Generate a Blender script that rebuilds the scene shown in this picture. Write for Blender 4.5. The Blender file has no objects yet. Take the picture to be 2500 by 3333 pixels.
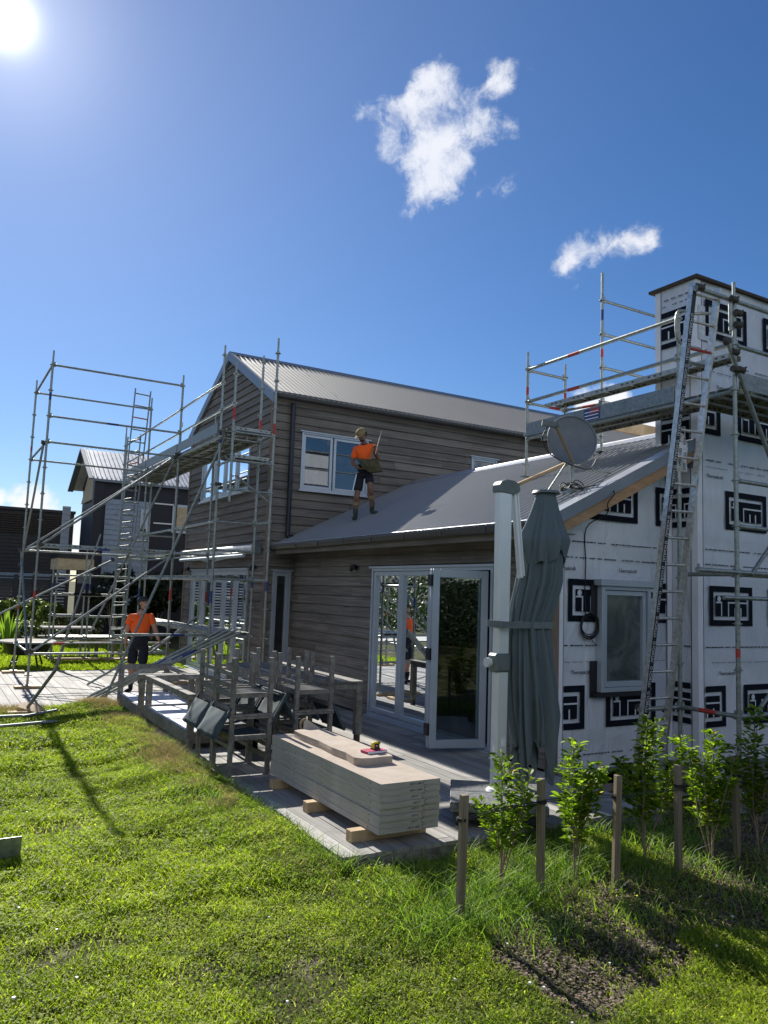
import bpy, math, random
import numpy as np
from mathutils import Vector, Matrix, Euler
R_ = math.radians
random.seed(7); rng = np.random.default_rng(7)
scene = bpy.context.scene
COL = scene.collection
# ------------------------------------------------------------------ camera
cam = bpy.data.cameras.new("camera"); camo = bpy.data.objects.new("camera", cam); COL.objects.link(camo)
cam.sensor_fit = 'VERTICAL'; cam.sensor_height = 36.0; cam.lens = 27.39; cam.clip_start = .05; cam.clip_end = 5000
yaw, pit, rol = 0.526912571, 0.102743729, 0.034812862
f_ = Vector((math.sin(yaw)*math.cos(pit), math.cos(yaw)*math.cos(pit), math.sin(pit)))
r_ = Vector((math.cos(yaw), -math.sin(yaw), 0)); u_ = r_.cross(f_)
r2 = r_*math.cos(rol)+u_*math.sin(rol); u2 = u_*math.cos(rol)-r_*math.sin(rol)
camo.matrix_world = Matrix(((r2.x, u2.x, -f_.x, 0), (r2.y, u2.y, -f_.y, 0), (r2.z, u2.z, -f_.z, 1.9), (0, 0, 0, 1)))
scene.camera = camo
scene.render.resolution_x = 768; scene.render.resolution_y = 1024
# ------------------------------------------------------------------ light
SUN_AZ, SUN_EL = R_(1.6), R_(34.0)
sl = bpy.data.lights.new("sun", 'SUN'); sl.energy = 5.0; sl.angle = R_(.5); sl.color = (1, .95, .86)
so = bpy.data.objects.new("sun", sl); COL.objects.link(so)
sd = Vector((math.sin(SUN_AZ)*math.cos(SUN_EL), math.cos(SUN_AZ)*math.cos(SUN_EL), math.sin(SUN_EL)))
so.rotation_euler = sd.to_track_quat('Z', 'Y').to_euler()
scene.view_settings.view_transform = 'Standard'; scene.view_settings.look = 'None'
scene.view_settings.exposure = 0.70; scene.view_settings.gamma = 1
world = bpy.data.worlds.new("World"); scene.world = world; world.use_nodes = True
wt = world.node_tree; wn = wt.nodes; wl = wt.links; wn.clear()
class NT:
    def __init__(s, t): s.t = t
    def n(s, ty, **k):
        nd = s.t.nodes.new(ty)
        for a, b in k.items():
            if a == 'inp':
                for i, v in b.items():
                    if hasattr(v, 'is_output') or isinstance(v, bpy.types.NodeSocket): s.t.links.new(v, nd.inputs[i])
                    else: nd.inputs[i].default_value = v
            else: setattr(nd, a, b)
        return nd
    def m(s, op, a, b=None, c=None, clamp=False):
        nd = s.n('ShaderNodeMath', operation=op, use_clamp=clamp)
        for i, v in enumerate((a, b, c)):
            if v is None: continue
            if isinstance(v, bpy.types.NodeSocket): s.t.links.new(v, nd.inputs[i])
            else: nd.inputs[i].default_value = v
        return nd.outputs[0]
    def vm(s, op, a, b=None, out=0):
        nd = s.n('ShaderNodeVectorMath', operation=op)
        for i, v in enumerate((a, b)):
            if v is None: continue
            if isinstance(v, bpy.types.NodeSocket): s.t.links.new(v, nd.inputs[i])
            elif op == 'SCALE' and i == 1: nd.inputs[3].default_value = v
            else: nd.inputs[i].default_value = v
        return nd.outputs[out]
    def ss(s, x, a, b, c=0., d=1.):
        nd = s.n('ShaderNodeMapRange', interpolation_type='SMOOTHSTEP')
        s.t.links.new(x, nd.inputs[0])
        for i, v in enumerate((a, b, c, d)): nd.inputs[i+1].default_value = v
        return nd.outputs[0]
    def mix(s, f, a, b):
        nd = s.n('ShaderNodeMix', data_type='RGBA')
        for i, v in ((0, f), (6, a), (7, b)):
            if isinstance(v, bpy.types.NodeSocket): s.t.links.new(v, nd.inputs[i])
            else: nd.inputs[i].default_value = v if i == 0 else (tuple(v)+(1,))[:4]
        return nd.outputs[2]
    def noise(s, vec, sc, det=4., rough=.55, dist=0., out=0):
        nd = s.n('ShaderNodeTexNoise'); s.t.links.new(vec, nd.inputs['Vector'])
        nd.inputs['Scale'].default_value = sc; nd.inputs['Detail'].default_value = det
        nd.inputs['Roughness'].default_value = rough; nd.inputs['Distortion'].default_value = dist
        return nd.outputs[out]
W = NT(wt)
sky = W.n('ShaderNodeTexSky', sky_type='NISHITA', sun_disc=False, sun_elevation=SUN_EL, sun_rotation=SUN_AZ,
          air_density=1.0, dust_density=0.12, ozone_density=3.2, altitude=20)
tc = W.n('ShaderNodeTexCoord').outputs['Generated']
dirn = W.vm('NORMALIZE', tc)
# clouds: groups of soft blobs in the sky dome, broken up by noise
wob = W.vm('SCALE', W.vm('SUBTRACT', W.noise(dirn, 30., 5., .6, out=1), (.5, .5, .5)), .022)
wdir = W.vm('ADD', dirn, wob)
def blob(c, r, k=1.):
    d = W.vm('DISTANCE', wdir, tuple(Vector(c).normalized()), out=1)
    return W.m('MULTIPLY', W.m('SUBTRACT', 1., W.m('DIVIDE', d, r), clamp=True), k)
def field(bl):
    a = None
    for c, r, k in bl:
        b = W.m('MULTIPLY', W.m('POWER', blob(c, r*1.75, 1.), 1.5), k*.60); a = b if a is None else W.m('ADD', a, b)
    return W.m('MINIMUM', W.m('POWER', a, .8), 1.0)
def union(bl):
    a = blob(*bl[0])
    for b in bl[1:]: a = W.m('MAXIMUM', a, blob(*b))
    return a
hi = field([((0.4732, 0.6861, 0.5526), 0.0160, 0.70), ((0.4681, 0.6967, 0.5436), 0.0169, 0.65), ((0.4545, 0.7077, 0.5409), 0.0146, 0.50), ((0.5094, 0.6439, 0.5708), 0.0126, 0.90), ((0.5023, 0.6781, 0.5365), 0.0137, 0.60),
            ((0.3857, 0.7460, 0.5429), 0.0102, 0.80), ((0.3916, 0.7390, 0.5482), 0.0119, 1.00), ((0.4024, 0.7311, 0.5509), 0.0127, 1.00),
            ((0.4140, 0.7221, 0.5541), 0.0127, 1.00), ((0.4245, 0.7141, 0.5566), 0.0135, 1.05), ((0.4320, 0.7043, 0.5633), 0.0143, 1.05),
            ((0.4397, 0.6951, 0.5687), 0.0159, 1.10), ((0.4465, 0.6847, 0.5760), 0.0150, 1.00), ((0.4472, 0.6773, 0.5842), 0.0091, 0.70),
            ((0.4578, 0.6781, 0.5750), 0.0133, 0.95), ((0.4678, 0.6793, 0.5655), 0.0126, 0.80), ((0.4310, 0.6929, 0.5780), 0.0067, 0.50),
            ((0.4554, 0.6919, 0.5603), 0.0152, 0.85), ((0.4457, 0.7034, 0.5537), 0.0169, 0.80), ((0.5032, 0.6454, 0.5747), 0.0157, 1.10),
            ((0.5007, 0.6535, 0.5677), 0.0117, 0.75), ((0.5049, 0.6387, 0.5806), 0.0099, 0.70), ((0.5149, 0.6394, 0.5711), 0.0116, 0.45),
            ((0.4851, 0.6708, 0.5609), 0.0117, 0.90), ((0.4851, 0.6779, 0.5524), 0.0118, 0.80), ((0.4755, 0.6704, 0.5695), 0.0100, 0.50),
            ((0.4904, 0.6636, 0.5650), 0.0100, 0.50), ((0.5306, 0.6209, 0.5770), 0.0099, 0.45), ((0.4729, 0.6510, 0.5938), 0.0074, 0.40),
            ((0.4777, 0.6994, 0.5316), 0.0120, 0.80), ((0.4892, 0.6924, 0.5303), 0.0137, 0.95), ((0.4999, 0.6823, 0.5335), 0.0145, 1.00),
            ((0.5002, 0.6733, 0.5445), 0.0119, 0.80), ((0.5156, 0.6735, 0.5296), 0.0153, 1.05), ((0.5264, 0.6637, 0.5314), 0.0136, 0.90),
            ((0.5341, 0.6570, 0.5321), 0.0102, 0.80), ((0.5413, 0.6585, 0.5228), 0.0085, 0.40), ((0.5123, 0.6628, 0.5462), 0.0101, 0.50),
            ((0.4558, 0.7071, 0.5406), 0.0153, 0.60), ((0.4408, 0.7167, 0.5404), 0.0154, 0.60), ((0.4256, 0.7261, 0.5401), 0.0162, 0.70),
            ((0.4129, 0.7337, 0.5396), 0.0137, 0.65), ((0.4104, 0.7434, 0.5281), 0.0138, 0.60), ((0.4287, 0.7384, 0.5206), 0.0130, 1.00),
            ((0.4173, 0.7484, 0.5155), 0.0121, 0.75), ((0.4260, 0.7506, 0.5051), 0.0122, 0.65), ((0.4425, 0.7398, 0.5068), 0.0104, 0.70),
            ((0.4554, 0.7167, 0.5282), 0.0103, 0.45), ((0.3848, 0.7530, 0.5337), 0.0086, 0.45), ((0.4705, 0.7220, 0.5073), 0.0295, 1.50),
            ((0.4789, 0.7256, 0.4941), 0.0332, 1.60), ((0.4691, 0.7353, 0.4892), 0.0228, 1.20), ((0.4889, 0.7189, 0.4941), 0.0245, 1.10),
            ((0.4893, 0.7094, 0.5073), 0.0156, 0.90), ((0.4680, 0.7441, 0.4768), 0.0159, 0.80), ((0.4982, 0.7233, 0.4782), 0.0141, 0.65),
            ((0.5050, 0.7027, 0.5012), 0.0156, 0.50), ((0.5018, 0.6939, 0.5164), 0.0138, 0.55), ((0.4683, 0.7550, 0.4590), 0.0142, 0.55),
            ((0.4796, 0.7469, 0.4605), 0.0107, 0.50), ((0.4589, 0.7578, 0.4639), 0.0107, 0.40), ((0.5508, 0.6781, 0.4866), 0.0104, 0.60),
            ((0.5385, 0.6960, 0.4750), 0.0140, 0.65), ((0.5289, 0.7081, 0.4678), 0.0123, 0.50), ((0.5468, 0.6872, 0.4783), 0.0105, 0.50),
            ((0.5624, 0.6471, 0.5148), 0.0068, 0.35), ((0.6321, 0.6712, 0.3872), 0.0169, 0.50), ((0.6333, 0.6599, 0.4044), 0.0231, 0.90),
            ((0.6305, 0.6671, 0.3968), 0.0190, 0.70), ((0.6427, 0.6444, 0.4143), 0.0208, 0.85), ((0.6543, 0.6314, 0.4162), 0.0186, 0.75),
            ((0.6574, 0.6391, 0.3992), 0.0167, 0.60), ((0.6702, 0.6157, 0.4144), 0.0206, 0.85), ((0.6853, 0.5952, 0.4197), 0.0171, 1.10),
            ((0.6925, 0.5926, 0.4114), 0.0143, 0.90), ((0.6392, 0.6657, 0.3851), 0.0148, 0.60), ((0.6797, 0.6060, 0.4132), 0.0164, 0.70)])
lo = union([((.105, .990, .062), .060, 1.6), ((.03, .995, .06), .07, 1.7), ((.17, .98, .045), .06, 1.5), ((-.1, .99, .05), .14, 1.5),
            ((.708, .673, .213), .075, 1.6), ((.690, .700, .185), .055, 1.4), ((.715, .668, .160), .075, 1.4), ((.672, .716, .168), .03, .8), ((.745, .64, .20), .07, 1.4), ((.8, .58, .14), .13, 1.5), ((.3, .95, .02), .12, 1.2), ((-.5, .85, .06), .25, 1.4),
            ((-.8, -.5, .35), .30, 1.1), ((-.9, .3, .25), .28, 1.1), ((-.5, -.8, .3), .3, 1.1), ((-.3, -.82, .48), .52, 1.5), ((-.88, -.2, .42), .40, 1.4), ((.55, -.72, .42), .42, 1.4)])  # last three clouds are out of view, added to brighten the shaded walls
rotv = W.n('ShaderNodeVectorRotate', rotation_type='AXIS_ANGLE', inp={'Vector': dirn, 'Axis': (.5, .7, .5), 'Angle': -.6}).outputs[0]
wisp = W.noise(W.vm('ADD', W.vm('MULTIPLY', rotv, (1., 1., 1.)), W.vm('SCALE', W.noise(dirn, 26., 5., .6, out=1), .035)), 26., 12., .66, .25)
fluff = W.noise(dirn, 20., 9., .58, .3)
dh = W.ss(W.m('ADD', W.m('MULTIPLY', hi, 1.15), W.m('MULTIPLY', W.m('SUBTRACT', wisp, .5), 2.9)), .30, 1.42)
dh = W.m('MULTIPLY', dh, W.ss(hi, .0, .35))
dl = W.ss(W.m('ADD', W.m('MULTIPLY', lo, .9), W.m('MULTIPLY', W.m('SUBTRACT', fluff, .5), 2.0)), .30, .72)
dl = W.m('MULTIPLY', dl, W.ss(lo, .02, .25))
den = W.m('MAXIMUM', W.m('MULTIPLY', dh, .84), W.m('MULTIPLY', dl, .97))
shade = W.ss(W.noise(W.vm('ADD', dirn, (0, 0, .012)), 14., 6., .6), .35, .68, .72, 1.)
ccol = W.mix(shade, (6.2, 7.0, 8.6), (9.4, 9.4, 9.6))
skyc = W.n('ShaderNodeHueSaturation', inp={'Saturation': 1.2, 'Value': .94, 'Color': sky.outputs[0]}).outputs[0]
skyc = W.vm('MULTIPLY', skyc, (.80, .86, 1.0))
cmix = W.mix(den, skyc, ccol)
# glare of air round the sun
sdot = W.vm('DOT_PRODUCT', dirn, tuple(sd), out=1)
sdc = W.m('MAXIMUM', sdot, 0.)
glow = W.m('ADD', W.m('MULTIPLY', W.m('POWER', sdc, 7.), .8), W.m('ADD', W.m('MULTIPLY', W.m('POWER', sdc, 260.), 2.6), W.m('MULTIPLY', W.m('POWER', sdc, 3500.), 14.)))
gs = W.n('ShaderNodeVectorMath', operation='SCALE'); gs.inputs[0].default_value = (1., .97, .88); wl.new(glow, gs.inputs[3])
tot = W.vm('ADD', cmix, gs.outputs[0])
bg = W.n('ShaderNodeBackground', inp={'Color': tot, 'Strength': .067})
wl.new(bg.outputs[0], W.n('ShaderNodeOutputWorld').inputs[0])

# ------------------------------------------------------------------ materials
def newmat(name):
    m = bpy.data.materials.new(name); m.use_nodes = True; m.node_tree.nodes.clear(); return m, NT(m.node_tree)
def out(N, sh): N.t.links.new(sh, N.n('ShaderNodeOutputMaterial').inputs[0])
def pbsdf(N, **k):
    b = N.n('ShaderNodeBsdfPrincipled')
    for a, v in k.items():
        a = {'base': 'Base Color', 'rough': 'Roughness', 'metal': 'Metallic', 'nrm': 'Normal', 'spec': 'Specular IOR Level', 'coat': 'Coat Weight', 'alpha': 'Alpha'}[a]
        if isinstance(v, bpy.types.NodeSocket): N.t.links.new(v, b.inputs[a])
        else: b.inputs[a].default_value = (tuple(v)+(1,))[:4] if a == 'Base Color' else v
    return b.outputs[0]
def bump(N, h, st=.3, d=.01):
    return N.n('ShaderNodeBump', inp={'Strength': st, 'Distance': d, 'Height': h}).outputs[0]
def simple(name, col, rough=.6, metal=0., nscale=8., namt=.15, bs=0., bscale=60., spec=.5, tint=False):
    m, N = newmat(name); co = N.n('ShaderNodeTexCoord').outputs['Object']
    nz = N.noise(co, nscale, 5.)
    f = N.ss(nz, .3, .7)
    c = N.mix(f, tuple(x*(1-namt) for x in col), tuple(min(1, x*(1+namt)) for x in col))
    if tint:
        at = N.n('ShaderNodeAttribute', attribute_name='tint').outputs['Fac']
        c = N.mix(at, N.vm('SCALE', c, .72), N.vm('SCALE', c, 1.3))
        c = N.vm('MULTIPLY', c, (1, 1, 1))
    kw = dict(base=c, rough=N.m('ADD', N.m('MULTIPLY', nz, .15), rough-.07), metal=metal, spec=spec)
    if bs: kw['nrm'] = bump(N, N.noise(co, bscale, 4.), bs, .004)
    out(N, pbsdf(N, **kw)); return m
def woodmat(name, c1, c2, stretch, rough=.75, scale=1., bs=.35, tintamt=.35, stain=None, spec=.3):
    m, N = newmat(name); co = N.n('ShaderNodeTexCoord').outputs['Object']
    at = N.n('ShaderNodeAttribute', attribute_name='tint').outputs['Fac']
    off = N.n('ShaderNodeCombineXYZ', inp={0: N.m('MULTIPLY', at, 37.), 1: N.m('MULTIPLY', at, 53.), 2: N.m('MULTIPLY', at, 71.)}).outputs[0]
    sv = N.vm('ADD', N.vm('MULTIPLY', co, stretch), off)
    g = N.noise(sv, scale, 6., .6, .6); g2 = N.noise(sv, scale*.22, 3., .5)
    big = N.noise(co, .9, 4., .6)
    c = N.mix(N.ss(g, .3, .7), c1, c2)
    lum = N.m('ADD', 1-tintamt/2, N.m('MULTIPLY', at, tintamt))
    lum = N.m('MULTIPLY', lum, N.ss(g2, .25, .75, .82, 1.15)); lum = N.m('MULTIPLY', lum, N.ss(big, .3, .7, .88, 1.1))
    sc = N.n('ShaderNodeVectorMath', operation='SCALE'); N.t.links.new(c, sc.inputs[0]); N.t.links.new(lum, sc.inputs[3]); c = sc.outputs[0]
    if stain: c = N.mix(N.ss(N.noise(co, 1.7, 5., .65), .52, .72), c, stain)
    out(N, pbsdf(N, base=c, rough=rough, spec=spec, nrm=bump(N, g, bs, .003))); return m
M = {}
M['cedar'] = woodmat('weathered cedar', (.132, .116, .101), (.25, .224, .198), (1.2, 1.2, 55.), .8, bs=.4, tintamt=.28)
M['cedar_trim'] = woodmat('cedar trim', (.16, .12, .09), (.27, .21, .16), (30., 30., 1.5), .8, tintamt=.2)
M['deck'] = woodmat('grey deck timber', (.24, .235, .222), (.40, .385, .365), (45., 1.3, 10.), .75, bs=.4, tintamt=.45, stain=(.20, .195, .185), spec=.22)
M['greywood'] = woodmat('silvered timber', (.135, .13, .118), (.27, .26, .235), (16., 16., 16.), .75, bs=.4, tintamt=.3)
M['stake'] = woodmat('stake timber', (.17, .14, .10), (.30, .25, .18), (50., 50., 2.), .8, tintamt=.2)
M['pine'] = woodmat('sawn pine', (.42, .29, .16), (.58, .43, .26), (6., 6., 6.), .7, tintamt=.3)
M['barge'] = woodmat('primed barge timber', (.30, .185, .10), (.40, .26, .15), (5., 5., 30.), .6, bs=.2, tintamt=.1)
M['dark_end'] = simple('dark timber', (.07, .05, .04), .85)
def galv(name, base, rough=.42, metal=.75):
    m, N = newmat(name); co = N.n('ShaderNodeTexCoord').outputs['Object']
    a = N.noise(co, 22., 6., .65); b = N.noise(co, 3.5, 4., .6)
    c = N.mix(N.ss(a, .3, .7), tuple(x*.72 for x in base), tuple(x*1.18 for x in base))
    c = N.mix(N.ss(b, .55, .75, 0, .6), c, tuple(x*q for x, q in zip(base, (.62, .66, .55))))
    out(N, pbsdf(N, base=c, rough=N.m('ADD', rough-.1, N.m('MULTIPLY', a, .25)), metal=metal, nrm=bump(N, a, .1, .002))); return m
M['galv'] = galv('galvanised tube', (.33, .36, .34), .42, .7); M['galv2'] = galv('dull galvanised tube', (.26, .29, .29), .5, .6)
M['alu'] = galv('ladder aluminium', (.62, .61, .58), .38, .8)
M['plank'] = galv('steel plank', (.38, .40, .38), .45, .6)
M['red'] = simple('red tape', (.45, .05, .04), .6, namt=.3, nscale=60); M['blue'] = simple('blue tape', (.03, .06, .20), .6, namt=.4, nscale=60)
M['clamp'] = simple('dark clamp', (.08, .07, .06), .6, .5)
M['roofU'] = simple('pale corrugated steel', (.33, .31, .28), .6, .0, 1., .03)
M['roofL'] = simple('grey corrugated steel', (.255, .265, .275), .55, .0, .7, .03, spec=.3)
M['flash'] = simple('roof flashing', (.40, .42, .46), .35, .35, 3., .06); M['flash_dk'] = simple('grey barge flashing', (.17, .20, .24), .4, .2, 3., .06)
M['gutter'] = simple('dark gutter', (.05, .048, .048), .35, .2, 6., .1); M['pipe'] = simple('downpipe', (.018, .022, .035), .35, .1)
M['frame'] = simple('window aluminium', (.44, .50, .57), .35, .25, 4., .04); M['white'] = simple('white paint', (.78, .78, .76), .5, 0, 5., .03)
M['black'] = simple('black', (.012, .013, .018), .5); M['navyhouse'] = simple('black cladding', (.012, .014, .022), .6)
M['greyboard'] = simple('grey lapped board', (.26, .31, .38), .6); M['darkboard'] = simple('dark stained board', (.045, .042, .042), .8)
M['cream'] = simple('cream soffit', (.50, .40, .25), .7); M['nroof'] = simple('neighbour steel roof', (.7, .7, .7), .5, .3, 3., .12)
M['concrete'] = simple('concrete', (.22, .22, .21), .85, 0, 5., .2, .3)
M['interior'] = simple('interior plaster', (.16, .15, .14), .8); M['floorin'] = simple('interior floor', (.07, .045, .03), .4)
M['curtain'] = simple('curtain', (.12, .13, .16), .9, namt=.2); M['whitegoods'] = simple('white goods', (.7, .7, .7), .4)
M['fabric'] = simple('umbrella cloth', (.13, .165, .18), .95, 0, 30., .04, .3, 300., spec=.2)
M['sling'] = simple('outdoor fabric', (.045, .07, .085), .8, 0, 20., .2, .3, 200.)
M['mast'] = simple('mast aluminium', (.74, .77, .77), .35, .3, 3., .04); M['plasticgrey'] = simple('grey plastic', (.14, .17, .17), .5)
M['stone'] = simple('stone tile', (.13, .135, .14), .55, 0, 40., .5, .3, 200.); M['dishm'] = simple('dish grey', (.165, .185, .215), .5, 0, 8., .08)
M['orange'] = simple('hi-vis orange', (1.0, .13, .012), .8, 0, 10., .06, .3, 25.); M['navy'] = simple('navy cloth', (.012, .014, .025), .9, 0, 14., .3, .4, 30.)
M['olive'] = simple('olive canvas', (.075, .07, .035), .9, 0, 14., .3, .5, 40.); M['khaki'] = simple('khaki cap', (.24, .19, .09), .9, 0, 30., .2)
M['sock'] = simple('tan sock', (.26, .20, .12), .95, 0, 60., .2); M['gum'] = simple('green gumboot', (.03, .05, .035), .45)
M['hair'] = simple('hair', (.02, .014, .01), .8); M['cable'] = simple('cable', (.01, .01, .01), .5)
M['yellow'] = simple('tape measure yellow', (.75, .6, .03), .4); M['magenta'] = simple('notebook cover', (.45, .03, .10), .5)
M['whiteboard'] = simple('white board', (.8, .82, .88), .5, 0, 4., .04); M['awning'] = simple('awning white', (.68, .7, .7), .5)
M['trunk'] = simple('bark', (.26, .20, .14), .85, 0, 40., .3, .4); M['tie'] = simple('tree tie', (.015, .015, .02), .5)
M['bag'] = simple('clear bag', (.6, .62, .66), .3, 0, 20., .2, .5, 40.)
m, N = newmat('skin'); co = N.n('ShaderNodeTexCoord').outputs['Object']
out(N, pbsdf(N, base=N.mix(N.ss(N.noise(co, 14., 4.), .3, .7), (.38, .20, .13), (.50, .28, .19)), rough=.55)); M['skin'] = m
m, N = newmat('tanned skin'); co = N.n('ShaderNodeTexCoord').outputs['Object']
out(N, pbsdf(N, base=N.mix(N.ss(N.noise(co, 14., 4.), .3, .7), (.15, .075, .05), (.22, .12, .08)), rough=.5)); M['skin2'] = m
# building wrap
m, N = newmat('wall wrap'); co = N.n('ShaderNodeTexCoord').outputs['Object']
w1 = N.noise(N.vm('MULTIPLY', co, (1., 1., .35)), 3.2, 5., .5, 1.2); w2 = N.noise(co, .8, 3.)
seam = N.ss(N.m('ABSOLUTE', N.m('SUBTRACT', w1, .5)), .0, .03, 1., 0.)
out(N, pbsdf(N, base=N.mix(N.ss(w2, .3, .7), (.60, .64, .71), (.68, .72, .78)), rough=.42, nrm=bump(N, N.m('ADD', w1, N.m('MULTIPLY', seam, .04)), .8, .07))); M['wrap'] = m
M['ink'] = simple('wrap ink', (.007, .010, .018), .75, 0, 20., .3, spec=.12); M['inkfaint'] = simple('wrap small print', (.06, .09, .16), .5, 0, 90., .9)
# aerated concrete
m, N = newmat('aerated concrete'); co = N.n('ShaderNodeTexCoord').outputs['Object']
a = N.noise(co, 90., 5., .7); b = N.noise(co, 6., 5., .6); v = N.n('ShaderNodeTexVoronoi', inp={'Vector': co, 'Scale': 260.}).outputs['Distance']
c = N.mix(N.ss(b, .3, .7), (.43, .36, .30), (.51, .44, .37)); c = N.mix(N.ss(a, .45, .75, 0, .35), c, (.38, .34, .30))
out(N, pbsdf(N, base=c, rough=.95, spec=.2, nrm=bump(N, N.m('ADD', a, v), .6, .003))); M['aac'] = m
m, N = newmat('aerated concrete edge'); co = N.n('ShaderNodeTexCoord').outputs['Object']
a = N.noise(co, 90., 5., .7); b = N.noise(N.vm('MULTIPLY', co, (3., 3., 14.)), 2., 5., .6)
c = N.mix(N.ss(b, .3, .7), (.37, .355, .325), (.47, .45, .42)); c = N.mix(N.ss(a, .5, .8, 0, .3), c, (.2, .2, .2))
out(N, pbsdf(N, base=c, rough=.95, spec=.2, nrm=bump(N, a, .5, .003))); M['aac_edge'] = m
# glass
def glass(name, tint, refl=1.35):
    m, N = newmat(name); fr = N.n('ShaderNodeFresnel', inp={'IOR': 1.52}).outputs[0]
    f = N.m('ADD', N.m('MULTIPLY', fr, refl), .08, clamp=True)
    g = N.n('ShaderNodeBsdfGlossy', inp={'Color': (.9, .95, 1, 1), 'Roughness': .01}).outputs[0]
    t = N.n('ShaderNodeBsdfTransparent', inp={'Color': tuple(tint)+(1,)}).outputs[0]
    mx = N.n('ShaderNodeMixShader'); N.t.links.new(f, mx.inputs[0]); N.t.links.new(t, mx.inputs[1]); N.t.links.new(g, mx.inputs[2])
    out(N, mx.outputs[0]); return m
M['glass'] = glass('window glass', (.55, .62, .62)); 
m, N = newmat('dusty glass'); co = N.n('ShaderNodeTexCoord').outputs['Object']
g_ = N.n('ShaderNodeBsdfGlossy', inp={'Color': (.8, .85, .9, 1), 'Roughness': .12}).outputs[0]; d_ = N.n('ShaderNodeBsdfDiffuse', inp={'Color': N.mix(N.ss(N.noise(co, 2.5, 6., .65, 1.), .35, .7), (.07, .085, .09), (.20, .22, .22))}).outputs[0]
mx = N.n('ShaderNodeMixShader', inp={0: .22}); N.t.links.new(d_, mx.inputs[1]); N.t.links.new(g_, mx.inputs[2]); out(N, mx.outputs[0]); M['glass_dusty'] = m
# leaves and grass: face tint drives hue, light passes through
def leafmat(name, ca, cb, cc, trans=.5, rough=.45, spec=.4):
    m, N = newmat(name); at = N.n('ShaderNodeAttribute', attribute_name='tint').outputs['Fac']
    cr = N.n('ShaderNodeValToRGB'); N.t.links.new(at, cr.inputs[0]); e = cr.color_ramp.elements
    e[0].position = 0.; e[0].color = tuple(ca)+(1,); e[1].position = .8; e[1].color = tuple(cb)+(1,); x = e.new(1.); x.color = tuple(cc)+(1,)
    p = pbsdf(N, base=cr.outputs[0], rough=rough, spec=spec)
    tcol = N.vm('MULTIPLY', cr.outputs[0], (1.15, .98, .75) if 'dry' in name else (1.4, 1.65, .6))
    tr = N.n('ShaderNodeBsdfTranslucent', inp={'Color': tcol}).outputs[0]
    mx = N.n('ShaderNodeMixShader', inp={0: trans}); N.t.links.new(p, mx.inputs[1]); N.t.links.new(tr, mx.inputs[2])
    out(N, mx.outputs[0]); return m
M['grass'] = leafmat('lawn leaves', (.06, .105, .014), (.36, .42, .05), (.60, .52, .24), .55, .6, .22)
M['longgrass'] = leafmat('long grass', (.05, .11, .03), (.26, .36, .07), (.36, .32, .12), .5, .5, .3)
M['dry'] = leafmat('dry grass', (.24, .23, .10), (.52, .45, .25), (.70, .62, .42), .4, .8, .2)
M['leaf'] = leafmat('shrub leaves', (.05, .095, .012), (.27, .36, .04), (.6, .40, .06), .6, .5, .25)
M['bush'] = leafmat('bush leaves', (.025, .045, .012), (.13, .17, .03), (.6, .58, .5), .4, .5)
M['hedge'] = leafmat('dark hedge leaves', (.010, .018, .008), (.030, .05, .018), (.5, .5, .45), .25, .5)
# ground
m, N = newmat('lawn soil'); co = N.n('ShaderNodeTexCoord').outputs['Object']
a = N.noise(co, 3., 6., .65); b = N.noise(co, 45., 5., .7); sep = N.n('ShaderNodeSeparateXYZ', inp={0: co})
c = N.mix(N.ss(b, .35, .65), (.035, .045, .015), (.085, .085, .03)); c = N.mix(N.ss(a, .52, .66), c, (.19, .16, .12))
out(N, pbsdf(N, base=c, rough=.95, spec=.1, nrm=bump(N, b, .8, .02))); M['soil'] = m
m, N = newmat('bark mulch'); M['mulch'] = simple('mulch chip', (.17, .125, .095), .9, 0, 30., .5, tint=True)
M['mulchbed'] = simple('mulch soil', (.035, .026, .02), .95, 0, 30., .5, .6, 80.)
M['path'] = simple('pale gravel path', (.5, .48, .44), .9, 0, 20., .2)
M['hillm'] = simple('scrub hill', (.025, .035, .015), .95, 0, .5, .4)

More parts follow.
